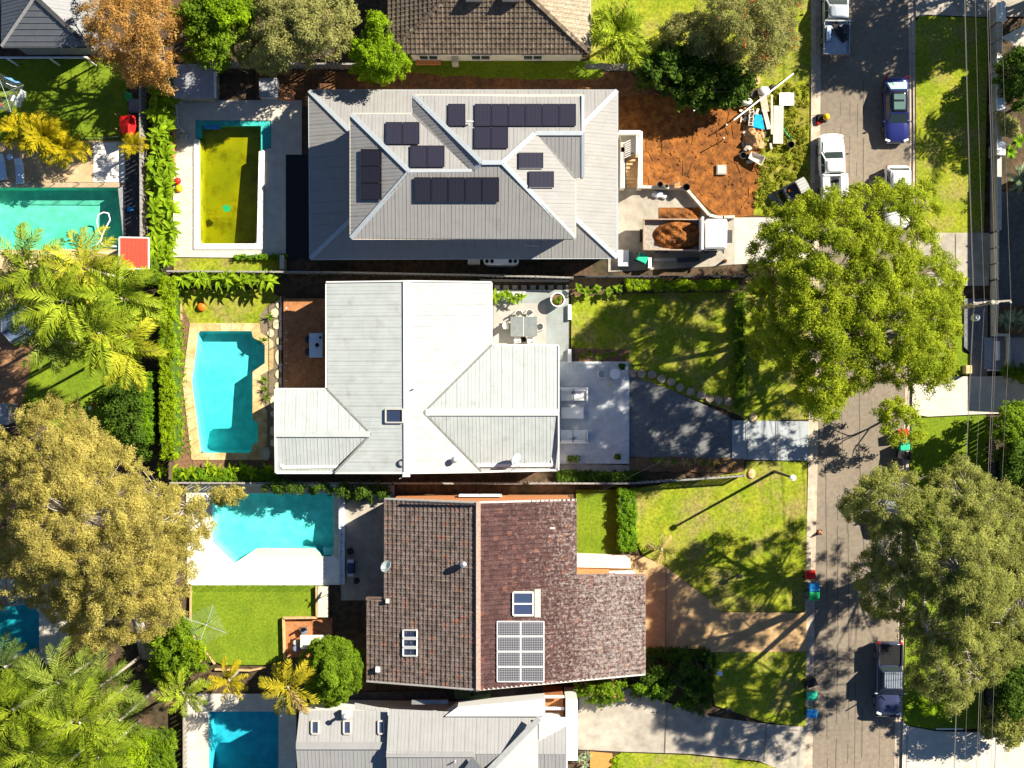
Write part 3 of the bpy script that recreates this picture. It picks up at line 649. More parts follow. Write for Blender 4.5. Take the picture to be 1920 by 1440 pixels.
# service bracket at the south gable
q = P(762, 890, 4.2); mb = MB(); mb.box(q, (.5, .3, .08)); mb.bar(q+Vector((-.5, -.3, -.2)), q+Vector((.4, .2, .3)), .05, .05); mb.build('service_bracket', M_white, hc)
# ---------------------------------------------------------------- house B: two storeys, grey metal, solar panels
hb = thing('house', 'large two storey house with stepped grey metal roofs and black solar panels', 'house', P(870, 330))
L0, L1, U0 = 3.3, 4.5, 6.3
rb = MB().box(P(870, 330, 4.0), (8, 4, .1)).build('lower_roof', M_timber, hb)
A = dict(nw=P(580, 170, L0), ne=P(1157, 170, L0), se=P(1157, 483, L0), sw=P(582, 485, L0))
I = dict(nw=P(668, 258, L1), ne=P(1077, 250, L1), se=P(1070, 402, L1), sw=P(668, 402, L1))
pls = [[A['nw'], A['ne'], I['ne'], I['nw']], [A['ne'], A['se'], I['se'], I['ne']], [A['se'], A['sw'], I['sw'], I['se']], [A['sw'], A['nw'], I['nw'], I['sw']]]
for pl in pls: roof_plane(rb, pl, M_colorB)
for k in ('nw', 'ne', 'se', 'sw'): cap(rb, A[k], I[k], M_flashB, .3)
for a, b in (('nw', 'ne'), ('ne', 'se'), ('se', 'sw'), ('sw', 'nw')): gutter(rb, A[a], A[b], M_flashB, .16)
walls(hb, [P(592, 184, L0), P(1144, 184, L0), P(1144, 470, L0), P(594, 472, L0)], L0-.1, M_creamwall)
ru = MB().box(P(870, 320, 6.6), (6, 3, .1)).build('upper_roof', M_timber, hb)
RW_, RM, RN = 7.95, 8.35, 7.35
v = dict(a=P(658, 214, U0), b=P(775, 214, U0), c=P(775, 179, U0), d=P(1093, 179, U0), e=P(1093, 250, RN), f=P(1093, 333, U0), g=P(1078, 333, U0), h=P(1078, 447, U0), i=P(658, 447, U0),
         r1=P(768, 322, RW_), r2=P(887, 321, RW_), r3=P(903, 305, RM), r4=P(942, 305, RM), r5=P(1003, 250, RN))
UN = [v['c'], v['d'], v['e'], v['r5'], v['r4'], v['r3']]; UWN = [v['a'], v['b'], v['r2'], v['r1']]; UWW = [v['i'], v['a'], v['r1']]
UNW = [v['b'], v['c'], v['r3'], v['r2']]; US = [v['i'], v['r1'], v['r2'], v['r3'], v['r4'], v['h']]; UE = [v['r4'], v['r5'], v['g'], v['h']]; UG = [v['r5'], v['e'], v['f'], v['g']]
for pl in (UN, UWN, UWW, UNW, US, UE, UG): roof_plane(ru, pl, M_colorB)
for a, b in (('a', 'r1'), ('r1', 'r2'), ('c', 'r3'), ('r3', 'r4'), ('r4', 'h'), ('r1', 'i'), ('r4', 'r5'), ('r5', 'e'), ('r2', 'r3')): cap(ru, v[a], v[b], M_flashB, .3)
for a, b in (('b', 'r2'), ('r5', 'g')): cap(ru, v[a], v[b], M_valley, .14, .03, 'valley_flashing')
for a, b in (('a', 'b'), ('c', 'd'), ('f', 'g'), ('g', 'h'), ('h', 'i'), ('i', 'a'), ('b', 'c')): gutter(ru, v[a], v[b], mat('beige_gutter', (.55, .49, .41), var=.1), .16)
MB().bar(v['d'], v['e'], .2, .16).build('barge_board', M_flashB, ru); MB().bar(v['e'], v['f'], .2, .16).build('barge_board', M_flashB, ru)
walls(hb, [P(668, 226, U0), P(786, 226, U0), P(786, 192, U0), P(1084, 192, U0), P(1084, 326, U0), P(1068, 326, U0), P(1068, 436, U0), P(668, 436, U0)], U0-.1, M_creamwall, L0-.3, 'upper_wall')
window(hb, P(700, 439, 5).xy, P(760, 439, 5).xy, 4.8, 5.9, (0, -1)); window(hb, P(900, 439, 5).xy, P(980, 439, 5).xy, 4.8, 5.9, (0, -1)); window(hb, P(1072, 350, 5).xy, P(1072, 420, 5).xy, 4.8, 5.9, (1, 0))
def prow(plane, x0, y0, x1, y1, nx, ny, par=ru, **k):
    for i in range(nx):
        for j in range(ny): panel(hb if par is ru else par, plane, x0+(x1-x0)*i/nx+.7, y0+(y1-y0)*j/ny+.7, x0+(x1-x0)*(i+1)/nx-.7, y0+(y1-y0)*(j+1)/ny-.7, .16, **k)
prow(UN, 840, 197, 873, 239, 1, 1); prow(UN, 890, 197, 1080, 239, 6, 1); prow(UN, 889, 240, 953, 281, 2, 1)
prow(UWN, 723, 231, 787, 273, 2, 1); prow(UWN, 769, 275, 834, 316, 2, 1); prow(UWW, 678, 280, 718, 375, 1, 3); prow(US, 777, 331, 936, 378, 5, 1)
prow(UE, 970, 286, 1017, 317, 1, 1); prow(UE, 989, 321, 1037, 353, 1, 1)
pipe(ru, on_plane(UN, 878, 234)[0], .4, .05)
MB().bar(on_plane(UN, 874, 228)[0]+Vector((0, 0, .08)), on_plane(UN, 889, 228)[0]+Vector((0, 0, .08)), .05, .04).build('conduit', M_white, ru)
for k in range(6): MB().box(on_plane(pls[2], 986+k*5, 461)[0]+Vector((0, 0, .06)), (.1, .06, .08)).build('roof_bracket', M_whitecap, rb)
# stair and white balcony walls east of house B
st = thing('staircase', 'timber stairs between white walls at the end of the grey two storey house', 'staircase', P(1180, 310))
for i in range(9): MB().box(P(1185, 292+i*7, 1.45-.16*i)-Vector((0, 0, .35)), (.82, .25, .75)).build('step', M_ptimber, st)
for a, b, h in (((1161, 248), (1201, 248), 2.3), ((1201, 246), (1201, 352), 1.5), ((1168, 276), (1168, 352), 1.6)):
    MB().bar(P(*a, h)-Vector((0, 0, h/2)), P(*b, h)-Vector((0, 0, h/2)), .28, h).build('white_wall', M_whitewall, st)
MB().box(P(1180, 268, 1.6)-Vector((0, 0, .8)), (1.2, 1.3, 1.6)).build('landing', M_creamwall, st)
mb = MB()
for i in range(8): mb.bar(P(1171, 268+i*4, 2.0), P(1192, 258+i*4, 2.0), .04, .05)
mb.build('slat_screen', M_white, st)
MB().bar(P(1193, 256, 1.9), P(1193, 292, 1.9), .07, .9).build('balustrade', M_white, st)
# retaining wall round the dirt yard
rw = thing('retaining_wall', 'low white block retaining wall stepping round the orange dirt yard', 'wall', P(1280, 365))
ch = [(1199, 350), (1286, 352), (1330, 403), (1346, 407), (1378, 406)]
for a, b in zip(ch, ch[1:]):
    a, b = Vector(a), Vector(b); n = max(1, round((b-a).length/14))
    for i in range(n):
        q, r_ = P(*a.lerp(b, i/n), .7), P(*a.lerp(b, (i+1)/n), .7); d = (r_-q).normalized()*.012; hh = .7+random.uniform(-.01, .01)
        MB().bar(q+d-Vector((0, 0, .35)), r_-d-Vector((0, 0, .35)), .2, hh).build('block', M_paleconc, rw)
# ---------------------------------------------------------------- house A: brown tiled hip roof at the top edge
ha = thing('house', 'house with weathered brown tiled hip roof and white side wall at the top edge', 'house', P(920, 20))
M_tileA = tile_mat('brown_tiles', (.105, .08, .058), (.16, .127, .095), (.19, .14, .10), .12)
ra = MB().box(P(920, 30, 3.9), (4, 2, .1)).build('roof', M_timber, ha)
EA, PK = 3.6, 7.2; sw, se, nw, ne, pk, pk2 = P(728, 100, EA), P(1106, 100, EA), P(728, -280, EA), P(1106, -280, EA), P(917, -78, PK), P(917, -100, PK)
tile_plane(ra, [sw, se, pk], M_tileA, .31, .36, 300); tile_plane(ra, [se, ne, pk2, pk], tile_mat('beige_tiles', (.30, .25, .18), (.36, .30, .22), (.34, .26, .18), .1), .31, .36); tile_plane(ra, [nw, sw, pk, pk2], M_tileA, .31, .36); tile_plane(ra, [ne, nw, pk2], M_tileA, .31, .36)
def hipcaps(par, a, b, m, n=None, wd=.26):
    a, b = Vector(a), Vector(b); n = n or max(2, int((b-a).length/.42))
    for i in range(n):
        q, r_ = a.lerp(b, i/n), a.lerp(b, (i+1)/n+.05/n); MB().bar(q+Vector((0, 0, .1)), r_+Vector((0, 0, .075)), wd, .08).build('ridge_tile', m, par)
for a in (sw, se): hipcaps(ra, a, pk, tile_mat('hip_tiles', (.10, .075, .055), (.17, .13, .09), (.30, .26, .20), .2))
walls(ha, [P(742, 88, EA), P(1092, 88, EA), P(1092, -266, EA), P(742, -266, EA)], EA-.1, M_whitewall)
gutter(ra, sw, se, M_dark); gutter(ra, se, ne, M_creamwall)
for x in (800, 900, 1000): window(ha, P(x-18, 91, EA).xy, P(x+18, 91, EA).xy, 1.0, 2.2, (0, -1))
for x in (889, 957):
    q = on_plane([sw, se, pk], x, 0)[0]; MB().box(q+Vector((0, 0, .25)), (1.1, .5, .5)).build('roof_box', M_dark, ra)
MB().box(P(853, 112, 1.2)-Vector((0, 0, .5)), (.45, .5, 1.4)).build('hot_water_unit', M_paleconc, ha)
MB().box(P(803, 116, .3)-Vector((0, 0, .1)), (1.8, .35, .4)).build('planter_ledge', M_brick, ha)
# flat beige awning slab at the south east corner of that house
sl = thing('shade_awning', 'torn grey fabric awning beside the palm at the top house', 'awning', P(1150, 128))
rows = [[P(1098+i*14, 118+12*j+random.uniform(-3, 3)+i*.6, 1.3+random.uniform(-.1, .15)) for i in range(8)] for j in range(2)]
mb = MB()
for i in range(7): mb.add([rows[0][i], rows[0][i+1], rows[1][i+1], rows[1][i]], [[0, 1, 2, 3]]); mb.add([rows[0][i]-Vector((0, 0, .02)), rows[0][i+1]-Vector((0, 0, .02)), rows[1][i+1]-Vector((0, 0, .02)), rows[1][i]-Vector((0, 0, .02))], [[3, 2, 1, 0]])
mb.build('fabric', M_timber, sl)
mb = MB(); [mb.tube([P(x, y), P(x, y)+Vector((0, 0, 1.3))], .03) for x, y in ((1100, 124), (1192, 130))]; mb.build('post', M_steel, sl)
# ---------------------------------------------------------------- house D: tiled gable, the look of each slope painted into its tiles
hd = thing('house', 'house with mottled maroon brown tiled gable roof below the pale roofed house', 'house', P(940, 1100))
ED, RDg = 4.3, 6.9; xr = 897
M_tileW = tile_mat('brown_tiles_lightened', (.115, .086, .072), (.195, .15, .128), (.24, .11, .075), .1)  # same tile as the east slope, lightened to paint in how this slope looks lit
M_tileE = tile_mat('maroon_tiles_darkened', (.055, .028, .027), (.095, .050, .048), (.15, .065, .045), .08, lich=((.36, .32, .29), P(930, 0, 5).x, P(1130, 0, 4).x))  # same tile as the west slope, darkened for its lit look, plus real lichen
rd = MB().box(P(900, 1100, 4.4), (5, 4, .1)).build('roof', M_timber, hd)
def zW(x): return RDg-(xr-x)*(RDg-ED)/(xr-722)
def zE(x): return RDg-(x-xr)*(RDg-4.2)/(1080-xr)
PW = [P(722, 935, ED), P(xr, 942, RDg), P(xr, 1293, RDg), P(688, 1277, zW(688)), P(688, 1121, zW(688)), P(722, 1121, ED)]
PE = [P(xr, 942, RDg), P(1080, 937, 4.2), P(1080, 1078, 4.2), P(1209, 1078, zE(1209)), P(1209, 1264, zE(1209)), P(xr, 1293, RDg)]
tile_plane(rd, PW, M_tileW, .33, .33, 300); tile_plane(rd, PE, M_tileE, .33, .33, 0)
hipcaps(rd, P(xr, 941, RDg), P(xr, 1293, RDg), mat('pink_mortar', (.42, .30, .24), var=.3, scale=8), wd=.3)
for a, b in ((PW[0], PW[1]), (PW[2], PW[3]), (PE[0], PE[1]), (PE[4], PE[5])): MB().bar(a+Vector((0, 0, -.02)), b+Vector((0, 0, -.02)), .12, .2).build('barge_board', M_gutter, rd)
for a, b in ((PW[3], PW[4]), (PW[5], PW[0]), (PE[1], PE[2]), (PE[3], PE[4]), (PE[2], PE[3]), (PW[4], PW[5])): gutter(rd, a, b, mat('brown_gutter', (.20, .13, .11), var=.15))
walls(hd, [P(735, 940, 2), P(1070, 940, 2), P(1070, 1085, 2), P(1190, 1085, 1.5), P(1190, 1255, 1.5), P(700, 1268, 2), P(700, 1130, 2), P(735, 1130, 2)], 2.3, M_brick)
gm = MB(); a_, b_, c_ = P(742, 928, 0), P(1064, 926, 0), P(xr, 927, 0)     # north gable end, orange brick courses
gy = P(0, 928, 0).y
gm.add([(P(738, 0, 3.6).x, gy, .1), (P(1068, 0, 3.6).x, gy, .1), (P(1068, 0, 3.6).x, gy, 4.1), (P(xr, 0, 6.6).x, gy, 6.6), (P(738, 0, 3.6).x, gy, 4.1)]+[(P(738, 0, 3.6).x, gy-.2, .1), (P(1068, 0, 3.6).x, gy-.2, .1), (P(1068, 0, 3.6).x, gy-.2, 4.1), (P(xr, 0, 6.6).x, gy-.2, 6.6), (P(738, 0, 3.6).x, gy-.2, 4.1)],
       [[0, 1, 2, 3, 4], [9, 8, 7, 6, 5]]+[[i, (i+1) % 5, 5+(i+1) % 5, 5+i] for i in range(5)])
gm.build('gable_wall', M_brick, hd)
window(hd, (P(860, 0, 3).x, gy), (P(940, 0, 3).x, gy), 1.2, 2.6, (0, 1))
MB().bar(P(760, 941, 5.2), P(890, 946, 7.0), .1, .1).build('flue_pipe', M_dark, rd)
for i in range(3): skylight(rd, PW, 757, 1181+17*i, 783, 1195+17*i, .14, M_whitecap)
skylight(rd, PE, 961, 1110, 998, 1153, .22, M_whitecap, 2)
MB().bar(on_plane(PE, 1008, 1104)[0]+Vector((0, 0, .12)), on_plane(PE, 1008, 1157)[0]+Vector((0, 0, .12)), .42, .14).build('skylight_flashing', M_gutter, rd)
for i in range(2):
    for j in range(4): panel(hd, PE, 930+44*i+.4, 1164+28.3*j+.4, 930+44*(i+1)-.4, 1164+28.3*(j+1)-.4, .2, M_pvg, M_white, fw=.06)
whirly(rd, on_plane(PW, 869, 1057)[0], 1.05); dish(rd, on_plane(PW, 727, 1060)[0], .42, mat('mint_dish', (.62, .72, .68), var=.05), 2.4)
MB().box(on_plane(PW, 709, 1254)[0]+Vector((0, 0, .15)), (.3, .36, .3)).build('roof_box', M_whitecap, rd); MB().box(on_plane(PW, 727, 1126)[0]+Vector((0, 0, .1)), (.25, .3, .3)).build('roof_box', M_gutter, rd)
MB().bar(on_plane(PE, 1031, 990)[0]+Vector((0, 0, .08)), on_plane(PE, 1040, 990)[0]+Vector((0, 0, .08)), .12, .05).build('roof_patch', mat('pink_patch', (.5, .4, .36), var=.1), rd)
# porch walls
pw = thing('porch_wall', 'white rendered porch wall with orange brick step beside the maroon tiles', 'wall', P(1130, 1058))
MB().prism(px2([(1080, 1036), (1180, 1040), (1182, 1064), (1080, 1062)]), 0, .5).build('porch_floor', mat('pink_paving', (.70, .58, .48), var=.1), pw)
MB().prism(px2([(1080, 1064), (1140, 1065), (1140, 1078), (1080, 1078)]), 0, .9).build('brick_step', M_brick, pw)
MB().prism(px2([(1140, 1070), (1188, 1068), (1188, 1076), (1140, 1078)]), 0, 1.0).build('rendered_wall', M_whitewall, pw)
# ---------------------------------------------------------------- house E: shale metal roofs at the bottom edge
he = thing('house', 'modern house with grey shale metal gable roofs and white parapets at the bottom edge', 'house', P(850, 1400))
EE, REh = 4.6, 6.2
re = MB().box(P(860, 1400, 5), (4, 1, .1)).build('roof', M_timber, he)
l1 = [P(562, 1332, EE), P(727, 1332, EE), P(727, 1398, 5.6), P(555, 1398, 5.6)]; l2 = [P(555, 1398, 5.6), P(727, 1398, 5.6), P(727, 1480, EE), P(561, 1480, EE)]
r1 = [P(729, 1329, 5.2), P(1062, 1345, 5.2), P(1062, 1414, REh), P(725, 1414, REh)]; r2 = [P(725, 1414, REh), P(1062, 1414, REh), P(1062, 1520, 5.0), P(727, 1520, 5.0)]
for pl in (l1, l2, r1, r2): roof_plane(re, pl, M_colorE)
tri_ = [P(668, 1316, 4.4), P(730, 1330, 4.4), P(727, 1352, 4.9), P(664, 1340, 4.7)]
roof_plane(re, [P(665, 1318, 4.3), P(727, 1333, 4.3), P(727, 1333.5, 4.55), P(665, 1333, 4.55)], M_colorE)
cap(re, P(555, 1398, 5.6), P(726, 1398, 5.6), M_colorE, .5); cap(re, P(724, 1414, REh), P(890, 1414, REh), M_colorE, .4)
gb = [P(1010, 1345, 5.9), P(1064, 1345, 5.5), P(1064, 1500, 5.5), P(1010, 1500, 5.9)]; roof_plane(re, gb, mat('roof_pale_shale', (.50, .51, .50), rough=.45, var=.04))
roof_plane(re, [P(865, 1500, 6.0), P(1008, 1348, 6.35), P(1010, 1500, 6.35)], mat('roof_pale_shale', 0))
cap(re, P(862, 1500, 6.1), P(1012, 1346, 6.35), mat('roof_dark_flash', (.30, .31, .31), var=.1), .4, .04)
roof_plane(re, [P(850, 1470, 6.3), P(886, 1419, 6.5), P(930, 1470, 6.3)], M_charc)
for x0, y0, x1, y1 in ((585, 1352, 598, 1376), (645, 1352, 658, 1376), (710, 1352, 720, 1376)): skylight(re, l1, x0, y0, x1, y1, .2, M_gutter)
fl = on_plane(l1, 650, 1335)[0]; MB().box(fl+Vector((0, 0, .3)), (.5, .6, .7)).build('flue_box', M_whitecap, re); MB().lathe(fl+Vector((0, 0, .6)), [(.1, 0), (.1, .7), (.18, .72), (.18, .85), (.05, .95)], 10).build('flue', M_steel, re)
pipe(re, on_plane(r2, 853, 1427)[0], .4, .05)
walls(he, [P(570, 1342, EE), P(1050, 1350, EE), P(1050, 1480, EE), P(570, 1480, EE)], EE-.4, M_whitewall)
MB().prism([P(835, 1343, 5.6).xy, P(858, 1326, 5.6).xy, P(1022, 1311, 5.6).xy, P(1022, 1343, 5.6).xy], 3.8, 5.6).build('white_parapet', M_white, he)
MB().prism([P(1061, 1312, 4.0).xy, P(1083, 1312, 4.0).xy, P(1083, 1426, 4.0).xy, P(1061, 1426, 4.0).xy], 0, 4.0).build('white_pier', M_white, he)
MB().prism([P(1020, 1303, 3).xy, P(1056, 1303, 3).xy, P(1056, 1344, 3).xy, P(1020, 1344, 3).xy], 0, 2.9).build('entry_deck', M_deck, he)
for y in (1306, 1328): MB().bar(P(1018, y, 3.6), P(1058, y, 3.6), .14, .2).build('pergola_beam', M_white, he)
mb = MB(); [mb.bar(P(1020+i*4, 1325, 3.5), P(1020+i*4, 1332, 3.5), .05, .1) for i in range(10)]; mb.build('pergola_rafters', M_white, he)
MB().bar(P(772, 1316, 4.0), P(840, 1316, 4.0), .3, .25).build('box_gutter', M_steel, he)
# ---------------------------------------------------------------- house F: charcoal roof, top left
hf = thing('house', 'house with charcoal metal hip roof at the top left corner', 'house', P(60, 30))
rf = MB().box(P(60, 20, 4), (3, 2, .1)).build('roof', M_timber, hf)
F0, F1 = 3.6, 5.6
f1 = [P(3, 87, F0), P(166, 87, F0), P(66, -6, F1)]; f2 = [P(3, 87, F0), P(66, -6, F1), P(66, -200, F1), P(-130, -200, F0+.4), P(-130, 87, F0)]; f3 = [P(166, 87, F0), P(240, -60, F0), P(240, -200, F0), P(66, -200, F1), P(66, -6, F1)]
roof_plane(rf, f1, M_charc, .42, .03, name='roof_course', courses=True)
roof_plane(rf, [P(3, 87, F0), P(66, -6, F1), P(66, -200, F1), P(3, -200, F0)], M_charc); roof_plane(rf, [P(166, 87, F0), P(166, -200, F0), P(66, -200, F1), P(66, -6, F1)], M_charc)
cap(rf, P(3, 87, F0), P(66, -6, F1), M_gutter, .22); cap(rf, P(166, 87, F0), P(66, -6, F1), M_dark, .3)
roof_plane(rf, [P(-140, 70, 3.3), P(1, 70, 3.3), P(1, -200, 4.0), P(-140, -200, 4.0)], M_charc)
gutter(rf, P(3, 88, F0), P(168, 88, F0), M_dark)
MB().bar(P(-20, 108, 2.6), P(165, 108, 2.6), .12, .12).build('pergola_beam', M_whitecap, hf); MB().bar(P(165, 109, 2.6), P(180, 119, 2.6), .1, .1).build('pergola_beam', M_ptimber, hf)
for x in (10, 90, 160): MB().bar(P(x, 107, 2.5), P(x, 107, 2.5)-Vector((0, 0, 2.5)), .1, .1).build('post', M_whitecap, hf)
walls(hf, [P(16, 76, F0), P(152, 76, F0), P(152, -190, F0), P(16, -190, F0)], F0-.1, M_darkwall)
# ---------------------------------------------------------------- small buildings
sh = thing('garden_shed', 'small grey roofed garden shed under the orange leaved tree', 'shed', P(365, 155))
rs = MB().box(P(365, 152, 2.2), (2.2, 1.6, .06)).build('roof', M_timber, sh)
s1 = [P(326, 120, 2.5), P(402, 120, 2.5), P(404, 184, 2.25), P(326, 184, 2.25)]; roof_plane(rs, s1, mat('roof_bluegrey', (.30, .31, .34), rough=.6, var=.15), .5)
MB().bar(s1[1], s1[2], .12, .12).build('barge_board', M_whitecap, rs); walls(sh, [P(332, 126, 2.2), P(396, 126, 2.2), P(396, 178, 2.2), P(332, 178, 2.2)], 2.1, M_darkwall)
ht = thing('hut', 'small hut with flat red corrugated roof at the corner of the mint pool', 'hut', P(250, 473))
rh = MB().box(P(251, 473, 2.2), (1.6, 1.6, .06)).build('roof', M_timber, ht)
h1 = [P(224, 445, 2.45), P(279, 446, 2.45), P(279, 504, 2.25), P(224, 504, 2.25)]; roof_plane(rh, [h1[1], h1[2], h1[3], h1[0]], mat('red_roof', (.62, .09, .055), rough=.5, var=.08), .3, .02)
for i in range(4): MB().bar(h1[i], h1[(i+1) % 4], .1, .12).build('barge_board', M_whitecap, rh)
walls(ht, [P(229, 451, 2.2), P(274, 451, 2.2), P(274, 498, 2.2), P(229, 498, 2.2)], 2.1, M_creamwall)
cb = thing('cubby_house', 'bright red roofed cubby with green slide on the shaded lawn', 'playhouse', P(243, 235))
q = [P(225, 218, 1.5), P(243, 216, 1.9), P(253, 217, 1.5), P(257, 236, 1.5), P(250, 253, 1.5), P(240, 252, 1.9), P(229, 252, 1.5), P(224, 236, 1.5)]
top = [P(238, 222, 2.0), P(245, 222, 2.05), P(248, 234, 2.05), P(243, 246, 2.0)]
mb = MB(); c0 = P(240, 235, 2.0)
for i in range(8): mb.add([q[i], q[(i+1) % 8], c0], [[0, 1, 2]]); mb.add([q[i], q[(i+1) % 8], q[(i+1) % 8]-Vector((0, 0, .1)), q[i]-Vector((0, 0, .1))], [[0, 1, 2, 3]])
mb.build('canopy', mat('red_fabric', (.70, .01, .008), rough=.7, var=.05), cb); mb = MB()
for x, y in ((228, 222), (252, 222), (228, 248), (252, 248)): mb.tube([P(x, y), P(x, y)+Vector((0, 0, 1.5))], .05)
mb.build('frame', M_ptimber, cb); MB().bar(P(243, 190, .2), P(241, 174, .9), .5, .08).build('slide', M_green, cb); MB().box(P(254, 197, .5)-Vector((0, 0, .25)), (1.0, .9, .5)).build('platform', M_darkwall, cb)
# ---------------------------------------------------------------- vegetation
def leafm(name, c1, c2, tr=.3): return mat(name, c1, rough=.6, var=.3, scale=.9, col2=c2, island=1, leaf=tr, spec=.12)
G_gum = leafm('gum_leaf', (.12, .19, .007), (.44, .50, .025), .4); G_grey = leafm('greyish_leaf', (.13, .16, .026), (.42, .43, .11), .4)
G_gold = leafm('golden_leaf', (.29, .26, .04), (.64, .55, .17), .5); G_rust = leafm('rust_leaf', (.38, .20, .045), (.58, .36, .11), .45); G_bright = leafm('bright_leaf', (.12, .22, .004), (.32, .47, .01), .4)
G_olive = leafm('olive_leaf', (.18, .19, .05), (.42, .41, .14), .42); G_dark = leafm('dark_leaf', (.035, .075, .008), (.09, .16, .012)); G_mid = leafm('mid_leaf', (.07, .14, .006), (.22, .33, .014), .38)
G_lime = leafm('lime_leaf', (.15, .25, .004), (.33, .45, .008)); G_hedge = leafm('hedge_leaf', (.09, .19, .006), (.19, .35, .01)); G_palm = leafm('palm_leaf', (.13, .21, .010), (.38, .45, .028)); G_ypalm = leafm('yellow_palm_leaf', (.24, .25, .006), (.52, .38, .008)); G_gpalm = leafm('green_palm_leaf', (.12, .19, .015), (.34, .40, .07))
G_rust2 = leafm('flower_red', (.6, .08, .02), (.7, .2, .03))
G_broad = leafm('broad_leaf', (.08, .19, .005), (.30, .42, .012)); G_agave = leafm('agave_leaf', (.20, .28, .15), (.36, .44, .26)); G_dry = leafm('dry_frond', (.42, .28, .10), (.55, .40, .18))
def leaves(C, Rd, per, size, squash=.75, up=.5, elong=2.0, shell=.35, stiff=.6, rng=RNG, tidy=True):
    C = np.asarray(C, float); Rd = np.asarray(Rd, float); n = len(C)
    k = np.maximum(3, (per*(Rd/Rd.mean())**2*(1 if tidy else rng.uniform(.45, 1.3, n))).astype(int)); idx = np.repeat(np.arange(n), k); N = len(idx)
    D = rng.normal(size=(N, 3)); D /= np.linalg.norm(D, axis=1)[:, None]+1e-9
    D[:, 2] = np.abs(D[:, 2])*np.where(rng.random(N) < .72, 1, -1)
    rr = rng.random(N)**shell
    off = D*(Rd[idx]*rr)[:, None]*np.array([1, 1, squash])
    if not tidy:                      # each spray of leaves stretched its own way
        th = rng.uniform(0, np.pi, n)[idx]; a_ = rng.uniform(1.0, 1.75, n)[idx]; b_ = rng.uniform(.5, .95, n)[idx]; ct, st_ = np.cos(th), np.sin(th)
        u_ = (off[:, 0]*ct+off[:, 1]*st_)*a_; v_ = (-off[:, 0]*st_+off[:, 1]*ct)*b_
        off[:, 0] = u_*ct-v_*st_; off[:, 1] = u_*st_+v_*ct; off += rng.normal(size=off.shape)*.05
    pos = C[idx]+off
    nrm = D*stiff+np.array([0, 0, up])+rng.normal(size=(N, 3))*.45; nrm /= np.linalg.norm(nrm, axis=1)[:, None]
    t = np.cross(nrm, rng.normal(size=(N, 3))); t /= np.linalg.norm(t, axis=1)[:, None]+1e-9; b = np.cross(nrm, t)
    L_ = size*(.6+.8*rng.random(N)); W_ = L_/elong
    V = np.empty((N, 4, 3)); V[:, 0] = pos-t*(L_/2)[:, None]; V[:, 1] = pos+b*(W_/2)[:, None]-nrm*(W_*.15)[:, None]; V[:, 2] = pos+t*(L_/2)[:, None]; V[:, 3] = pos-b*(W_/2)[:, None]-nrm*(W_*.15)[:, None]
    return V.reshape(-1, 3), np.arange(N*4).reshape(-1, 4)
def segd(p, poly):
    d = 1e9
    for i in range(len(poly)):
        a, b = Vector(poly[i-1]), Vector(poly[i]); ab = b-a; t = max(0, min(1, (p-a).dot(ab)/max(ab.length_squared, 1e-9))); d = min(d, (p-a-ab*t).length)
    return d
def smooth_poly(poly, wob=.12, seed=0):
    rr = random.Random(seed); out = []; n = len(poly)
    for i in range(n):
        p0, p1, p2, p3 = (Vector(poly[(i+k-1) % n]) for k in range(4))
        for t in (0, .33, .66):
            q = .5*((2*p1)+(p2-p0)*t+(2*p0-5*p1+4*p2-p3)*t*t+(3*p1-p0-3*p2+p3)*t**3); out.append(q)
    return out
def blobs(cx, cy, rx, ry=None, n=10, wob=.15, seed=1):
    rr = random.Random(seed); ry = ry or rx
    return [(cx+rx*(1+rr.uniform(-wob, wob))*math.cos(2*math.pi*i/n), cy+ry*(1+rr.uniform(-wob, wob))*math.sin(2*math.pi*i/n)) for i in range(n)]
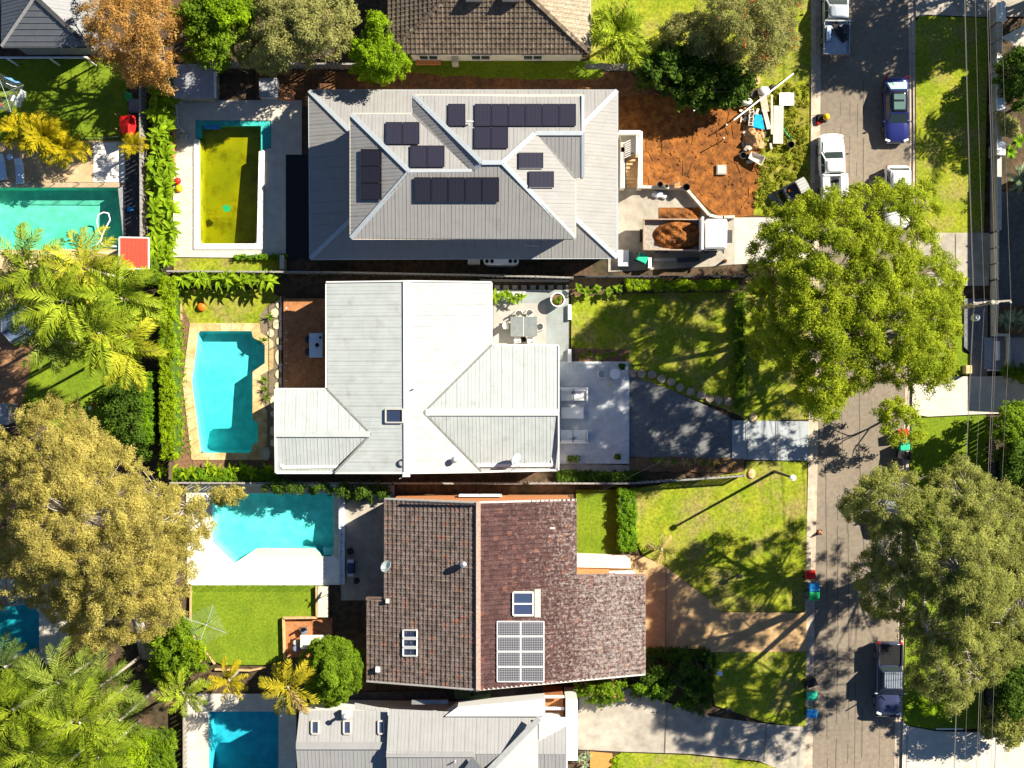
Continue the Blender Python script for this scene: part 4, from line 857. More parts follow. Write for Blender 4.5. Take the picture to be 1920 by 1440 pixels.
def tree(name, label, poly, h0, h1, base, m, ncl=260, cr=(.45, .8), per=200, lsize=.17, gaps=.25, bark=None, trunk_r=.3, group=None, nl=7, squash=.75, low=.45, elong=2., up=.5, seed=3, cat='tree', forks=1, twigs=True, extra=None, shell=.35, parts=True, dome=.6, tidy=False):
    rr = random.Random(seed); rng = np.random.default_rng(seed); sp = smooth_poly(poly, seed=seed); pl = [tuple(q) for q in sp]
    xs = [q[0] for q in pl]; ys = [q[1] for q in pl]; D = 0; smp = []
    ph = [rr.uniform(0, 6.28) for _ in range(6)]; fq = 2*math.pi/rr.uniform(75, 95)
    def field(x, y): return (math.sin(x*fq+ph[0]+1.3*math.sin(y*fq*.7+ph[1]))+math.sin(y*fq*1.1+ph[2]+1.3*math.sin(x*fq*.8+ph[3]))+.6*math.sin((x+y)*fq*2.1+ph[4]))/2.6
    tries = 0
    while len(smp) < ncl and tries < ncl*40:
        tries += 1; x, y = rr.uniform(min(xs), max(xs)), rr.uniform(min(ys), max(ys))
        if not inside((x, y), pl): continue
        f = field(x, y)
        if f < -1+2*gaps*.55 and rr.random() < .9: continue
        d = segd(Vector((x, y)), [Vector(q) for q in pl[::2]]); smp.append((x, y, d, f))
    D = max(s[2] for s in smp); C = []; Rd = []
    for x, y, d, f in smp:
        e = min(1, d/(dome*D)); z = h0+(h1-h0)*(e**.55)*(.86+.14*f)+rr.uniform(-.35, .35)
        if rr.random() < low: z -= rr.uniform(.3, .45)*(z-h0*.7)
        C.append(P(x, y, max(z, .4))); Rd.append((cr[0]+(cr[1]-cr[0])*rr.random()**1.4)*(.8+.2*e))
    b = P(*base); root = thing(name, label, cat, b, group)
    V, F = leaves(C, Rd, per, lsize, squash, up, elong, shell, rng=rng, tidy=tidy); fast_mesh('crown', V, F, m, root)
    if extra:
        m2, n2, s2 = extra; pick = rng.choice(len(C), n2); c2 = [C[i]+Vector((rr.uniform(-.5, .5), rr.uniform(-.5, .5), Rd[i]*.7)) for i in pick]
        V, F = leaves(c2, [.18]*n2, 7, s2, .6); fast_mesh('flowers', V, F, m2, root)
    bk = bark or M_trunk; cen = sum(C, Vector())/len(C)
    fork = b.lerp(Vector((cen.x, cen.y, h0)), .5); fork.z = max(.5, h0*.55)
    mb = MB(); bend = Vector((rr.uniform(-.3, .3), rr.uniform(-.3, .3), 0))
    mb.tube([b-Vector((0, 0, .1)), b+Vector((0, 0, .25)), b.lerp(fork, .5)+bend, fork], [trunk_r*1.5, trunk_r*1.05, trunk_r*.9, trunk_r*.75], 9); mb.build('trunk', bk, root, smooth=True)
    ends = []; pool_ = list(C); rr.shuffle(pool_)
    for c in pool_:
        if all((c-e).xy.length > max(1.0, (max(xs)-min(xs))/26*.28) for e in ends): ends.append(c)
        if len(ends) >= nl: break
    groups = {i: [] for i in range(len(ends))}
    for c in C: groups[min(range(len(ends)), key=lambda i: (ends[i]-c).length)].append(c)
    for i, e in enumerate(ends):
        mb = MB(); mid = fork.lerp(e, .5)+Vector((rr.uniform(-.5, .5), rr.uniform(-.5, .5), rr.uniform(.1, .8))); mid.z = min(mid.z, e.z)
        pts = [fork, fork.lerp(mid, .5)+Vector((rr.uniform(-.2, .2), rr.uniform(-.2, .2), .1)), mid, mid.lerp(e, .5), e-Vector((0, 0, .2))]
        mb.tube(pts, [trunk_r*.62, trunk_r*.5, trunk_r*.36, trunk_r*.22, .03], 6)
        fine = [pts[j].lerp(pts[j+1], t) for j in range(1, 4) for t in (0, .25, .5, .75)]
        if twigs:
            for c in groups[i][::2]:
                s = min(fine, key=lambda q: (q-c).length+(0 if q.z < c.z else 1)); k = s.lerp(c, .55)+Vector((rr.uniform(-.2, .2), rr.uniform(-.2, .2), rr.uniform(-.15, .1)))
                mb.tube([s, k, c], [trunk_r*.10+.01, trunk_r*.05+.008, .006], 4, caps=False)
        mb.build('limb', bk, root, smooth=True)
    return root
# --- big street trees
tree('street_tree', 'huge bright green street tree overhanging the front lawn, the white ute and the road', [(1420, 440), (1470, 385), (1560, 350), (1640, 345), (1735, 340), (1765, 400), (1752, 450), (1790, 500), (1805, 560), (1795, 640), (1790, 700), (1730, 735), (1660, 715), (1600, 745), (1555, 790), (1500, 760), (1480, 700), (1430, 690), (1402, 640), (1405, 560), (1400, 500)], 8.0, 14.8, (1562, 565), G_gum, 1150, (.2, .78), 240, .13, .46, trunk_r=.42, nl=13, seed=5, low=.35, shell=.55)
tree('street_tree', 'big grey green street tree at lower right over a parked dark car', [(1570, 960), (1600, 910), (1660, 880), (1740, 890), (1800, 862), (1860, 900), (1920, 930), (1985, 1000), (1985, 1200), (1930, 1210), (1890, 1260), (1840, 1290), (1800, 1340), (1740, 1310), (1700, 1270), (1690, 1180), (1620, 1140), (1600, 1060), (1640, 1010)], 8.0, 17.5, (1692, 1052), G_grey, 1300, (.2, .7), 210, .125, .32, trunk_r=.45, bark=M_palebark, nl=13, seed=9, low=.12, dome=1.0, elong=2.6, shell=.55)
tree('small_tree', 'small round light green tree at the kerb beside the red lidded bin', blobs(1693, 788, 46, 44, 9, .2, 3), 2.6, 5.2, (1690, 775), G_gum, 40, (.35, .55), 140, .16, .35, trunk_r=.1, nl=4, seed=4)
tree('golden_tree', 'wide golden olive tree filling the left side beside the aqua pool', [(10, 800), (60, 750), (110, 745), (165, 770), (205, 820), (245, 850), (280, 880), (290, 905), (330, 915), (385, 925), (395, 985), (410, 1000), (372, 1030), (365, 1080), (345, 1130), (320, 1180), (250, 1200), (210, 1210), (150, 1230), (120, 1180), (70, 1140), (20, 1130), (-40, 1130), (-40, 830)], 6.0, 12.5, (275, 1225), G_gold, 1200, (.22, .72), 222, .125, .3, trunk_r=.42, bark=M_palebark, nl=13, seed=12, low=.15, elong=2.2)
# --- top left group
tree('orange_tree', 'sparse tree with orange brown leaves over the grey shed at top left', [(150, 20), (180, -20), (320, -20), (335, 60), (335, 120), (320, 175), (285, 150), (245, 165), (215, 130), (175, 110), (160, 60)], 5.0, 9.5, (290, 160), G_rust, 230, (.35, .6), 120, .15, .35, trunk_r=.2, bark=M_palebark, nl=9, seed=21, low=.3)
tree('leafy_tree', 'leafy green tree between the orange tree and the olive tree', [(330, 20), (380, -20), (470, -20), (475, 40), (440, 90), (430, 130), (370, 120), (340, 90)], 4.0, 8.0, (395, 60), G_mid, 130, (.4, .7), 170, .2, .3, trunk_r=.18, nl=6, seed=22)
tree('leafy_tree', 'small lime green tree top behind the leafy tree near the top edge', blobs(425, 12, 38, 34, 8, .2, 5), 6.0, 9.0, (425, 25), G_bright, 40, (.4, .6), 170, .18, .2, trunk_r=.12, nl=4, seed=23)
tree('olive_tree', 'pale olive grey tree left of the round bright green tree', [(470, 30), (500, -20), (640, -20), (668, 20), (655, 70), (640, 100), (600, 110), (540, 130), (470, 130), (445, 90)], 4.0, 8.5, (555, 80), G_olive, 270, (.35, .65), 180, .16, .35, trunk_r=.2, bark=M_palebark, nl=9, seed=24)
tree('round_tree', 'compact bright green tree at the corner of the weathered brown tiled roof', [(690, 30), (715, 25), (735, 45), (738, 75), (765, 95), (766, 130), (745, 155), (715, 150), (670, 140), (655, 105), (655, 80), (685, 70)], 2.5, 6.5, (712, 110), G_bright, 120, (.32, .5), 210, .16, .08, trunk_r=.15, nl=6, seed=25, low=.2)
# --- top right group
tree('flowering_tree', 'grey green bottlebrush tree dotted with red flowers near the road', [(1320, 20), (1345, -20), (1490, -20), (1498, 40), (1490, 95), (1455, 125), (1420, 135), (1380, 115), (1350, 80)], 3.5, 7.5, (1425, 60), G_olive, 250, (.35, .6), 170, .13, .3, trunk_r=.16, bark=M_palebark, nl=8, seed=31, extra=(G_rust2, 60, .12))
tree('dark_shrub', 'dark dense shrub between the palm and the flowering tree', [(1255, 40), (1290, 20), (1340, 30), (1365, 75), (1380, 120), (1330, 125), (1270, 110), (1240, 90)], 2.0, 4.6, (1300, 80), G_olive, 110, (.35, .6), 150, .16, .2, trunk_r=.12, nl=5, seed=32)
tree('dark_shrub', 'large leaved dark green shrub shading the edge of the orange dirt', [(1195, 130), (1230, 95), (1270, 80), (1330, 105), (1380, 120), (1410, 150), (1400, 185), (1360, 195), (1310, 200), (1280, 190), (1225, 175)], 1.6, 4.4, (1300, 140), G_dark, 170, (.35, .6), 90, .3, .1, trunk_r=.12, nl=6, seed=33, elong=1.6)
tree('leafy_shrub', 'smaller mid green shrub at the lower edge of the dark shrub', blobs(1318, 180, 32, 22, 8, .2, 8), .8, 2.6, (1318, 180), G_mid, 30, (.3, .5), 110, .22, .1, trunk_r=.06, nl=3, seed=34)
# --- round shrubs and bushes
tree('round_tree', 'dense dome shaped dark green tree beside the yellow palm', blobs(622, 1258, 62, 63, 12, .06, 4), 2.2, 6.5, (622, 1262), G_mid, 190, (.35, .5), 230, .15, 0, trunk_r=.15, nl=6, seed=41, low=.15, dome=.9, tidy=True)
tree('leafy_shrub', 'glossy green bush below the golden tree near the clothes line', [(290, 1190), (330, 1165), (352, 1150), (358, 1190), (385, 1215), (380, 1255), (330, 1275), (290, 1270), (275, 1230)], 1.2, 3.4, (330, 1225), G_mid, 110, (.35, .5), 140, .2, .05, trunk_r=.08, nl=5, seed=42)
tree('leafy_shrub', 'lime green bush along the sleeper edge of the turf', blobs(358, 1222, 26, 22, 8, .2, 3), 1.5, 3.0, (358, 1225), G_lime, 26, (.3, .45), 130, .18, 0, trunk_r=.06, nl=3, seed=43)
tree('leafy_shrub', 'flowering green shrub under the eave of the maroon roof', [(1075, 1290), (1110, 1275), (1165, 1270), (1172, 1300), (1150, 1320), (1110, 1318)], .8, 2.2, (1120, 1295), G_mid, 60, (.28, .42), 120, .17, .1, trunk_r=.06, nl=4, seed=44, extra=(leafm('flower_pink', (.6, .05, .15), (.7, .2, .3)), 14, .1))
tree('leafy_shrub', 'dark shrub bed with grey twigs beside the orange driveway', [(1205, 1228), (1320, 1222), (1338, 1240), (1338, 1310), (1310, 1335), (1260, 1318), (1190, 1300), (1195, 1275)], .6, 2.0, (1265, 1275), G_dark, 120, (.3, .5), 120, .16, .45, trunk_r=.07, nl=6, seed=45, bark=M_palebark)
tree('leafy_shrub', 'bright shrub clump at the corner of the maroon roof and grey drive', blobs(1225, 1290, 38, 15, 8, .2, 9), .8, 1.9, (1225, 1290), G_hedge, 30, (.28, .4), 110, .16, 0, trunk_r=.05, nl=3, seed=46)
tree('leafy_shrub', 'rounded shrub hanging over the top edge of the aqua pool', blobs(425, 927, 32, 17, 9, .15, 4), 1.0, 2.4, (425, 918), G_gold, 40, (.3, .42), 130, .14, 0, trunk_r=.06, nl=3, seed=47)
tree('leafy_shrub', 'dark low shrub along the fence above the shaded yard', [(500, 908), (610, 906), (700, 908), (732, 916), (720, 936), (670, 938), (600, 922), (510, 922)], .8, 2.0, (610, 912), G_dark, 60, (.3, .42), 110, .16, .1, trunk_r=.05, nl=4, seed=48)
for i, (lab, pl_, g_, hh) in enumerate((('dark undergrowth beneath the soft palms at the left edge', [(-20, 1260), (60, 1255), (120, 1250), (200, 1270), (190, 1330), (100, 1340), (-20, 1350)], G_dark, 3.5), ('mid green undergrowth at the bottom of the lower left grove', [(-20, 1360), (90, 1350), (200, 1350), (255, 1380), (250, 1460), (-20, 1460)], G_mid, 3.2),
    ('bushy green tree crown among the soft palms', [(20, 1290), (70, 1270), (120, 1300), (110, 1350), (60, 1370), (15, 1345)], G_mid, 6.5), ('second bushy tree crown near the bottom edge among the soft palms', [(120, 1390), (170, 1375), (215, 1400), (200, 1450), (130, 1450)], G_hedge, 5.5),
    ('lime green shrub between the soft palms and the short hedge', [(215, 1385), (262, 1375), (268, 1440), (215, 1455)], G_lime, 2.4), ('dark undergrowth beneath the feathery palms', [(60, 560), (120, 530), (230, 540), (275, 570), (270, 640), (200, 660), (110, 640), (70, 610)], G_dark, 2.6), ('shaded shrub in the corner between the hedge and the golden tree', [(190, 740), (262, 690), (280, 760), (278, 860), (230, 840), (200, 800)], G_dark, 2.8))):
    tree('leafy_shrub', lab, pl_, .8, hh, (sum(q[0] for q in pl_)/len(pl_), sum(q[1] for q in pl_)/len(pl_)), g_, 90, (.35, .7), 110, .2, .1, trunk_r=.08, nl=4, seed=80+i)
# --- right edge vegetation
for i, (lab, cx, cy, rx, ry, h0, h1, g_) in enumerate((('bushy green tree behind the white pier wall at upper right', 1905, 145, 32, 60, 1.5, 3.6, G_dark), ('grey green shrub between two white piers', 1890, 232, 16, 22, .9, 2.2, G_olive), ('dark tree above the right driveway', 1900, 800, 46, 36, 2.5, 6., G_mid),
    ('dark green tree right of the power lines', 1915, 865, 40, 50, 2.5, 6.0, G_dark), ('tall dark tree at the right edge below the street tree', 1905, 1285, 40, 70, 2.5, 6.5, G_dark), ('olive green tree at the lower right corner', 1890, 1355, 46, 36, 2., 5.0, G_grey), ('low yellow green shrub near the right edge', 1912, 1260, 22, 30, 1.2, 4.2, G_mid), ('bright shrub beside the white deck screen', 1905, 700, 28, 10, .8, 1.8, G_mid))):
    tree('leafy_tree' if h1 > 4 else 'leafy_shrub', lab, blobs(cx, cy, rx, ry, 9, .18, i), h0, h1, (cx-20 if h1 > 4 else cx, cy), g_, int(rx*ry/26), (.35, .6), 150, .19, .15, trunk_r=.1, nl=4, seed=60+i)
# trees beyond the top right corner whose shade falls on the road
tree('shade_tree', 'tall tree past the top right corner shading the road', blobs(1975, -125, 130, 95, 12, .15, 5), 6., 10.5, (1900, -70), G_gum, 260, (.5, .8), 120, .24, .3, trunk_r=.3, nl=8, seed=71)
tree('shade_tree', 'second tall tree past the right edge shading the upper verge', blobs(2062, -88, 72, 58, 12, .15, 6), 5., 8.6, (2050, -60), G_gum, 80, (.5, .8), 110, .24, .3, trunk_r=.3, nl=7, seed=72)
# --- hedges: leafy boxes
def hedge(label, poly, h, m, per=34, lsize=.12, dens=34, cat='hedge', group=None, cr=.19):
    pts = [P(x, y, h).xy for x, y in poly]; xs = [p[0] for p in pts]; ys = [p[1] for p in pts]
    c = Vector(((min(xs)+max(xs))/2, (min(ys)+max(ys))/2, 0)); root = thing('hedge', label, cat, c, group); C = []
    area = (max(xs)-min(xs))*(max(ys)-min(ys)); n = int(max(16, area*dens)); cen = Vector((sum(xs)/len(xs), sum(ys)/len(ys)))
    for _ in range(n):
        x, y = random.uniform(min(xs), max(xs)), random.uniform(min(ys), max(ys))
        if inside((x, y), pts): C.append((x, y, h-.16+random.uniform(-.12, .1)))
    for i in range(len(pts)):
        a, b = pts[i-1], pts[i]
        for _ in range(int((b-a).length*h*3)): q = a.lerp(b, random.random()); C.append((q.x, q.y, random.uniform(.15, h-.2)))
    V, F = leaves(C, [cr]*len(C), per, lsize, .8, .6); fast_mesh('foliage', V, F, m, root)
    MB().prism([((p[0]-cen.x)*.88+cen.x, (p[1]-cen.y)*.94+cen.y) for p in pts], 0, h-.2).build('branches', mat('hedge_inside', (.05, .10, .008), var=.3), root); return root
hedge('tall bright green clipped hedge along the left fence of the main pool', [(298, 520), (325, 520), (326, 860), (300, 860)], 2.6, G_lime)
hedge('darker hedge strip left of the tall clipped hedge', [(262, 700), (284, 700), (286, 830), (262, 830)], 2.2, G_hedge)
hedge('clipped yellow green hedge at the top of the front lawn', [(1176, 524), (1385, 528), (1385, 540), (1176, 542)], 1.3, G_lime)
hedge('dark green hedge strip between the brown house lawn and its front lawn', [(1160, 918), (1192, 918), (1192, 1032), (1160, 1032)], 1.1, G_hedge)
hedge('low hedge wrapping the bed beside the orange driveway', [(1208, 1218), (1325, 1217), (1340, 1232), (1338, 1300), (1330, 1300), (1328, 1240), (1208, 1228)], .7, G_dark, cr=.18)
hedge('short hedge block at the bottom of the blue pool fence', [(265, 1375), (325, 1375), (325, 1470), (265, 1470)], 1.6, G_mid)
hedge('narrow hedge row above the side fence of the pale roofed house', [(326, 880), (520, 884), (520, 903), (326, 900)], .9, G_hedge)
hedge('dark planting against the fence of the shaded strip beside the pale house', [(1046, 884), (1200, 886), (1200, 902), (1046, 902)], .6, G_dark)
hedge('row of clipped balls above the frame of the yellow green pool', [(434, 478), (538, 478), (538, 484), (434, 484)], .6, G_hedge, cr=.16)
hedge('rounded bush at the corner of the red roofed hut', [(252, 488), (290, 484), (296, 525), (262, 535)], 2.0, G_mid)
hedge('dark low shrubs at the road end of the front lawn', [(1380, 548), (1396, 548), (1396, 772), (1384, 772), (1378, 660)], .7, G_mid)
# --- palms
def frond_mesh(L_=2.4, lm=.55, n=26, rise=.35, droop=.9, w_=.055, seed=1, hang=.45, plume=.2):
    rr = random.Random(seed); V = []; F = []
    def cur(t): return Vector((L_*(t-.12*t*t*t), .06*L_*math.sin(t*2.2+seed), L_*(rise*t-droop*.5*t*t)))
    for i in range(9):
        c = cur(i/8); r_ = .035*(1-i/9); V += [c+Vector((0, r_, 0)), c+Vector((0, -r_, 0)), c+Vector((0, 0, r_))]
    for i in range(8):
        for k in range(3): F.append([i*3+k, i*3+(k+1) % 3, (i+1)*3+(k+1) % 3, (i+1)*3+k])
    for i in range(n):
        t = .14+.84*i/(n-1); c = cur(t); d = (cur(min(1, t+.02))-cur(t-.02)).normalized(); l = lm*(math.sin(math.pi*(.14+.8*t))**.7)*rr.uniform(.85, 1.12)
        for s in (-1, 1):
            if rr.random() < .04: continue
            side = Vector((0, s, 0)); dr = (side*.8+d*(.55+.35*t)+Vector((rr.uniform(-.25, .25), 0, rr.uniform(-.4*plume, plume)+.05))).normalized(); b = len(V)
            m_ = c+dr*l*.5; e = c+dr*l-Vector((0, 0, l*hang*rr.uniform(.5, 1.2))); ww = d*w_
            V += [c-ww*.6, c+ww*.6, m_+ww, m_-ww, e]; F += [[b, b+1, b+2, b+3], [b+3, b+2, b+4, b+4]]
    me = bpy.data.meshes.new('frond'); me.from_pydata([tuple(v) for v in V], [], [f if f[2] != f[3] else f[:3] for f in F]); return me
FR = {}
def frond(kind, m):
    key = (kind, m.name)
    if key not in FR:
        spec = dict(feather=[dict(L_=2.6, lm=.62, n=32, rise=.45, droop=1.05, w_=.034, seed=s, hang=.7, plume=.35) for s in (1, 2, 3)], cane=[dict(L_=1.7, lm=.5, n=18, rise=.75, droop=1.2, w_=.04, seed=s, plume=.4) for s in (1, 2, 3)],
                    fluffy=[dict(L_=2.9, lm=.66, n=40, rise=.5, droop=1.15, w_=.018, seed=s, hang=1.0, plume=.7) for s in (1, 2, 3)], stiff=[dict(L_=2.1, lm=.5, n=20, rise=.4, droop=.9, w_=.042, seed=s, hang=.4, plume=.35) for s in (1, 2, 3)])[kind]
        FR[key] = []
        for s in spec: me = frond_mesh(**s); me.materials.append(m); FR[key].append(me)
    return FR[key]
def palm(label, px, py, h, nf, kind, m, scale=1., group=None, trunk=True, tr=.11, lean=(0, 0), tilt=(-15, 45), name='palm_tree', seed=0, dead=0):
    rr = random.Random(seed+int(px*3+py)); top = P(px, py, h); base = Vector((top.x+lean[0], top.y+lean[1], 0)); root = thing(name, label, 'palm', base, group)
    if trunk: MB().tube([base, base.lerp(top, .4)+Vector((lean[0]*.15, lean[1]*.15, 0)), top+Vector((0, 0, -.1)), top+Vector((0, 0, .15))], [tr*1.3, tr, tr*.8, tr*.9], 8).build('trunk', M_palebark, root, smooth=True)
    a0 = rr.uniform(0, 6.28)
    for i in range(nf):
        me = rr.choice(frond(kind, G_dry if i < dead else m)); o = bpy.data.objects.new('frond', me); COL.objects.link(o); o.parent = root; o.location = top-base
        o.rotation_euler = (rr.uniform(-.25, .25), R(-rr.uniform(*tilt)+10), a0+i*2.399+rr.uniform(-.25, .25)); o.scale = (scale*rr.uniform(.85, 1.15),)*3
    return root
rrp = random.Random(6); G_dpalm = leafm('deep_palm_leaf', (.07, .13, .008), (.22, .30, .03)); G_lpalm = leafm('light_palm_leaf', (.22, .26, .010), (.52, .50, .04))
PG = 'feathery palms crowding the left side garden'
palm('golden yellow cane palm clump between the clothes line and the mint pool', 85, 255, 2.6, 40, 'cane', G_ypalm, 1.15, tilt=(-20, 60))
for k, (x, y) in enumerate(((40, 245), (125, 280))): palm(('left' if k == 0 else 'right')+' side stem cluster of the golden cane palm clump', x, y, 2.2, 20, 'cane', G_ypalm, 1.0, tilt=(-20, 55), seed=k)
palm('yellow cane palm hugging the grey fence under the red cubby', 250, 275, 1.8, 18, 'cane', G_ypalm, .7, tilt=(-10, 60))
palm('bright yellow green palm clump at the east end of the top house', 1158, 60, 3.2, 34, 'cane', G_palm, 1.35, tilt=(-15, 60))
palm('second yellow green palm beside the torn awning', 1178, 92, 2.4, 20, 'cane', G_palm, 1.05, tilt=(-15, 60))
for x, y, h, nf, sc, lab in ((58, 500, 9, 16, 1.15, 'feathery palm overhanging the lower left edge of the mint pool'), (165, 505, 9, 16, 1.15, 'feathery palm in front of the mint pool hose'), (30, 560, 8, 15, 1.1, 'feathery palm above the blue trampoline'), (118, 565, 9.5, 16, 1.2, 'feathery palm in the middle of the left clump'),
        (228, 560, 9, 17, 1.2, 'feathery palm just below the red roofed hut'), (185, 625, 9.5, 17, 1.2, 'large feathery palm above the shaded left lawn'), (240, 655, 9, 17, 1.15, 'feathery palm leaning to the tall clipped hedge'), (95, 640, 7, 14, 1.0, 'lower darker palm right of the blue trampoline')):
    palm(lab, x, y, h, nf+1, 'feather', rrp.choice((G_palm, G_palm, G_gpalm, G_lpalm)), sc, PG, seed=5)
for x, y, h, nf, sc, lab in ((25, 1330, 10, 17, 1.25, 'soft palm at the left edge of the lower grove'), (110, 1280, 10, 17, 1.2, 'soft palm at the top of the lower grove'), (150, 1355, 11, 18, 1.3, 'tallest soft palm in the middle of the lower grove'), (60, 1410, 9.5, 17, 1.2, 'soft palm at the lower left corner'), (190, 1285, 9.5, 16, 1.15, 'soft palm touching the golden tree'),
        (225, 1350, 9, 16, 1.05, 'soft palm at the right side of the lower grove'), (185, 1420, 9.5, 17, 1.2, 'soft palm at the bottom edge beside the short hedge'), (115, 1440, 9, 16, 1.1, 'soft palm at the bottom edge of the lower grove'), (10, 1250, 6, 14, 1.0, 'low soft palm below the dim teal pool')):
    palm(lab, x, y, h, nf, 'fluffy', rrp.choice((G_gpalm, G_palm, G_dpalm)), sc*.88, 'soft palms in the lower left grove', seed=8)
palm('young broad fronded palm above the blue pool corner', 345, 1300, 4.5, 11, 'stiff', G_palm, 1.0, seed=2, dead=1)
palm('yellow coconut like palm overlapping the dome shaped tree', 540, 1288, 5.5, 15, 'stiff', leafm('yellowing_frond', (.26, .25, .012), (.46, .36, .02)), 1.12, seed=3, dead=1)
palm('small palm between the turf edge and the blue pool', 430, 1275, 3.0, 11, 'stiff', G_ypalm, .8, seed=6)
palm('low drooping palm on the front lawn with dry fronds', 1240, 1030, 1.6, 10, 'stiff', leafm('palm_mixed', (.16, .2, .02), (.42, .34, .12)), .62, seed=9, dead=3)
palm('bright green young palm beside the parked navy ute', 1752, 1312, 2.2, 13, 'cane', G_bright, .9, seed=4)
palm('tall palm beyond the right edge casting a frond shadow on the verge', 2075, 108, 7., 18, 'feather', G_palm, 1.35, seed=11)
palm('spiky palm beyond the right edge near the dark drive', 1915, 335, 2.0, 16, 'stiff', G_agave, .6, tilt=(-5, 70), trunk=False)
# --- broad leaved plants and agaves
LM = {}
def paddle(m, L_=.8, W_=.22, rise=.5):
    k = (m.name, L_, W_)
    if k not in LM:
        V = []; F = []
        for i in range(6):
            t = i/5; x = L_*t; z = L_*(rise*t-.7*t*t); ww = W_*math.sin(math.pi*min(1, .06+.94*t))**.8 if i < 5 else .005
            V += [(x, -ww, z+ww*.25), (x, 0, z), (x, ww, z+ww*.25)]
        for i in range(5):
            for s in (0, 1): F.append([i*3+s, i*3+s+1, i*3+s+4, i*3+s+3])
        me = bpy.data.meshes.new('leaf'); me.from_pydata(V, [], F); me.materials.append(m); LM[k] = me
    return LM[k]
def plant(label, px, py, h, n, m, L_=.8, W_=.2, tilt=(-10, 50), group=None, name='leafy_plant', seed=0, cat='plant', zb=0):
    rr = random.Random(int(px*7+py*3)+seed); t = P(px, py, h); root = thing(name, label, cat, (t.x, t.y, zb), group); me = paddle(m, L_, W_)
    if h-zb > .3: MB().tube([(t.x, t.y, zb), (t.x, t.y, h)], [.05, .03], 6).build('stem', mat('green_stem', (.08, .12, .02), var=.2), root)
    for i in range(n):
        o = bpy.data.objects.new('leaf', me); COL.objects.link(o); o.parent = root; o.location = (0, 0, h-zb-rr.uniform(0, .35)*(h-zb))
        o.rotation_euler = (rr.uniform(-.3, .3), R(-rr.uniform(*tilt)), i*2.399+rr.uniform(-.3, .3)); o.scale = (rr.uniform(.75, 1.25),)*3
    return root
for i, y in enumerate(range(160, 492, 17)):
    for x in (293, 312): plant('big leaved bright green plant in the row beside the yellow green pool', x+random.uniform(-7, 7), y+random.uniform(-6, 6), 1.6+random.uniform(-.4, .3), 15, G_broad, .75, .13, group='leafy plants along the grey paling fence')
for x in range(345, 520, 15): plant('tall strappy plant along the fence above the small pool lawn', x+random.uniform(-4, 4), 523+random.uniform(-4, 4), 1.7+random.uniform(-.3, .3), 12, G_broad, .8, .1, group='strappy plants along the top fence of the pool lawn')
for x in range(300, 500, 22): plant('bright strappy plant in the bed below the main pool', x+random.uniform(-5, 5), 882+random.uniform(-5, 5), .8, 9, G_lime, .6, .09, group='strappy plants below the main pool')
for x, y, s_ in ((930, 556, .6), (950, 552, .5), (960, 560, .7), (976, 556, .5)): plant('fresh green plant in the white planter box of the tiled terrace', x, y, 1.0, 9, G_broad, .55*s_+.2, .09, group='planter box plants on the terrace', zb=.55)
for x, y in ((1092, 668), (1105, 662), (1122, 668), (1150, 662), (1137, 666), (1172, 668)): plant('spiky green plant in the mulch bed above the blue grey terrace', x, y, .35, 14, G_mid, .35, .035, tilt=(0, 70), group='spiky plants in the mulch bed')
for x, y in ((496, 712), (497, 730), (500, 745), (494, 638), (506, 594)): plant('spiky tuft in the mulch between pool edging and stepping stones', x, y, .3, 20, G_mid, .38, .03, tilt=(5, 75), group='tufts beside the stepping stones')
for i in range(44):
    y = 608+i*5.6; x = 336+(i % 2)*9+max(0, (y-716))*.11-(y < 716)*0; plant('tiny seedling plant in the mulch strip beside the main pool', x+random.uniform(-1, 1)+(2 if y < 716 else -2), y, .12, 5, G_hedge, .16, .04, tilt=(10, 60), group='seedlings in the mulch strip')
for x, y in ((1100, 548), (1118, 542), (1085, 540), (1140, 546), (1160, 540)): plant('shaded leafy plant in the dark bed above the front lawn', x, y, 1.0, 12, G_mid, .4, .11, group='plants in the dark bed above the front lawn')
for i in range(26): plant('low strap leaved clump along the driveway border', 1230+i*5.8+random.uniform(-3, 3), 868+random.uniform(-5, 5), .25, 9, random.choice((G_hedge, G_dry, G_dry)), .32, .035, tilt=(10, 70), group='strap leaved clumps along the driveway')
for i, (x, y) in enumerate(((1882, 600), (1903, 597), (1922, 606))): plant(('left','middle','right')[i]+' silver green agave in the walled planter', x, y, .7, 26, G_agave, .85, .09, tilt=(0, 75), name='agave')
for i, (x, y) in enumerate(((1905, 110), (1890, 170), (1908, 265), (1893, 285))): plant('broad leaved plant behind the pier wall, '+('topmost of four', 'second of four from the top', 'third of four from the top', 'lowest of four')[i], x, y, 1.0, 12, G_hedge, .6, .13)
for i, (x, y) in enumerate(((1100, 1418), (1085, 1422), (1096, 1436))): plant('grey leaved plant in the bed beside the white pier', x, y, .6, 14, G_agave, .4, .05, group='plants beside the white pier')
hedge('bright patch of ground cover beside the orange porch tiles', [(1148, 1422), (1162, 1420), (1164, 1460), (1148, 1460)], .4, G_lime, cr=.15)
# rough tufts on the unmown verge
C = []; Rr = []
for _ in range(420):
    x, y = random.uniform(1412, 1530), random.uniform(160, 400)
    if inside((x, y), [(1440, 160), (1516, 155), (1516, 400), (1412, 400), (1424, 320), (1412, 200)]): C.append(P(x, y, .1)); Rr.append(random.uniform(.1, .28))
V, F = leaves(C, Rr, 26, .22, .7, .2, 3.5); o = fast_mesh('grass_tufts', V, F, leafm('tuft', (.20, .26, .012), (.40, .38, .04)), org=P(1470, 280)); tag(o, 'rough tufts of unmown yellow green grass on the verge', 'grass', kind='stuff')
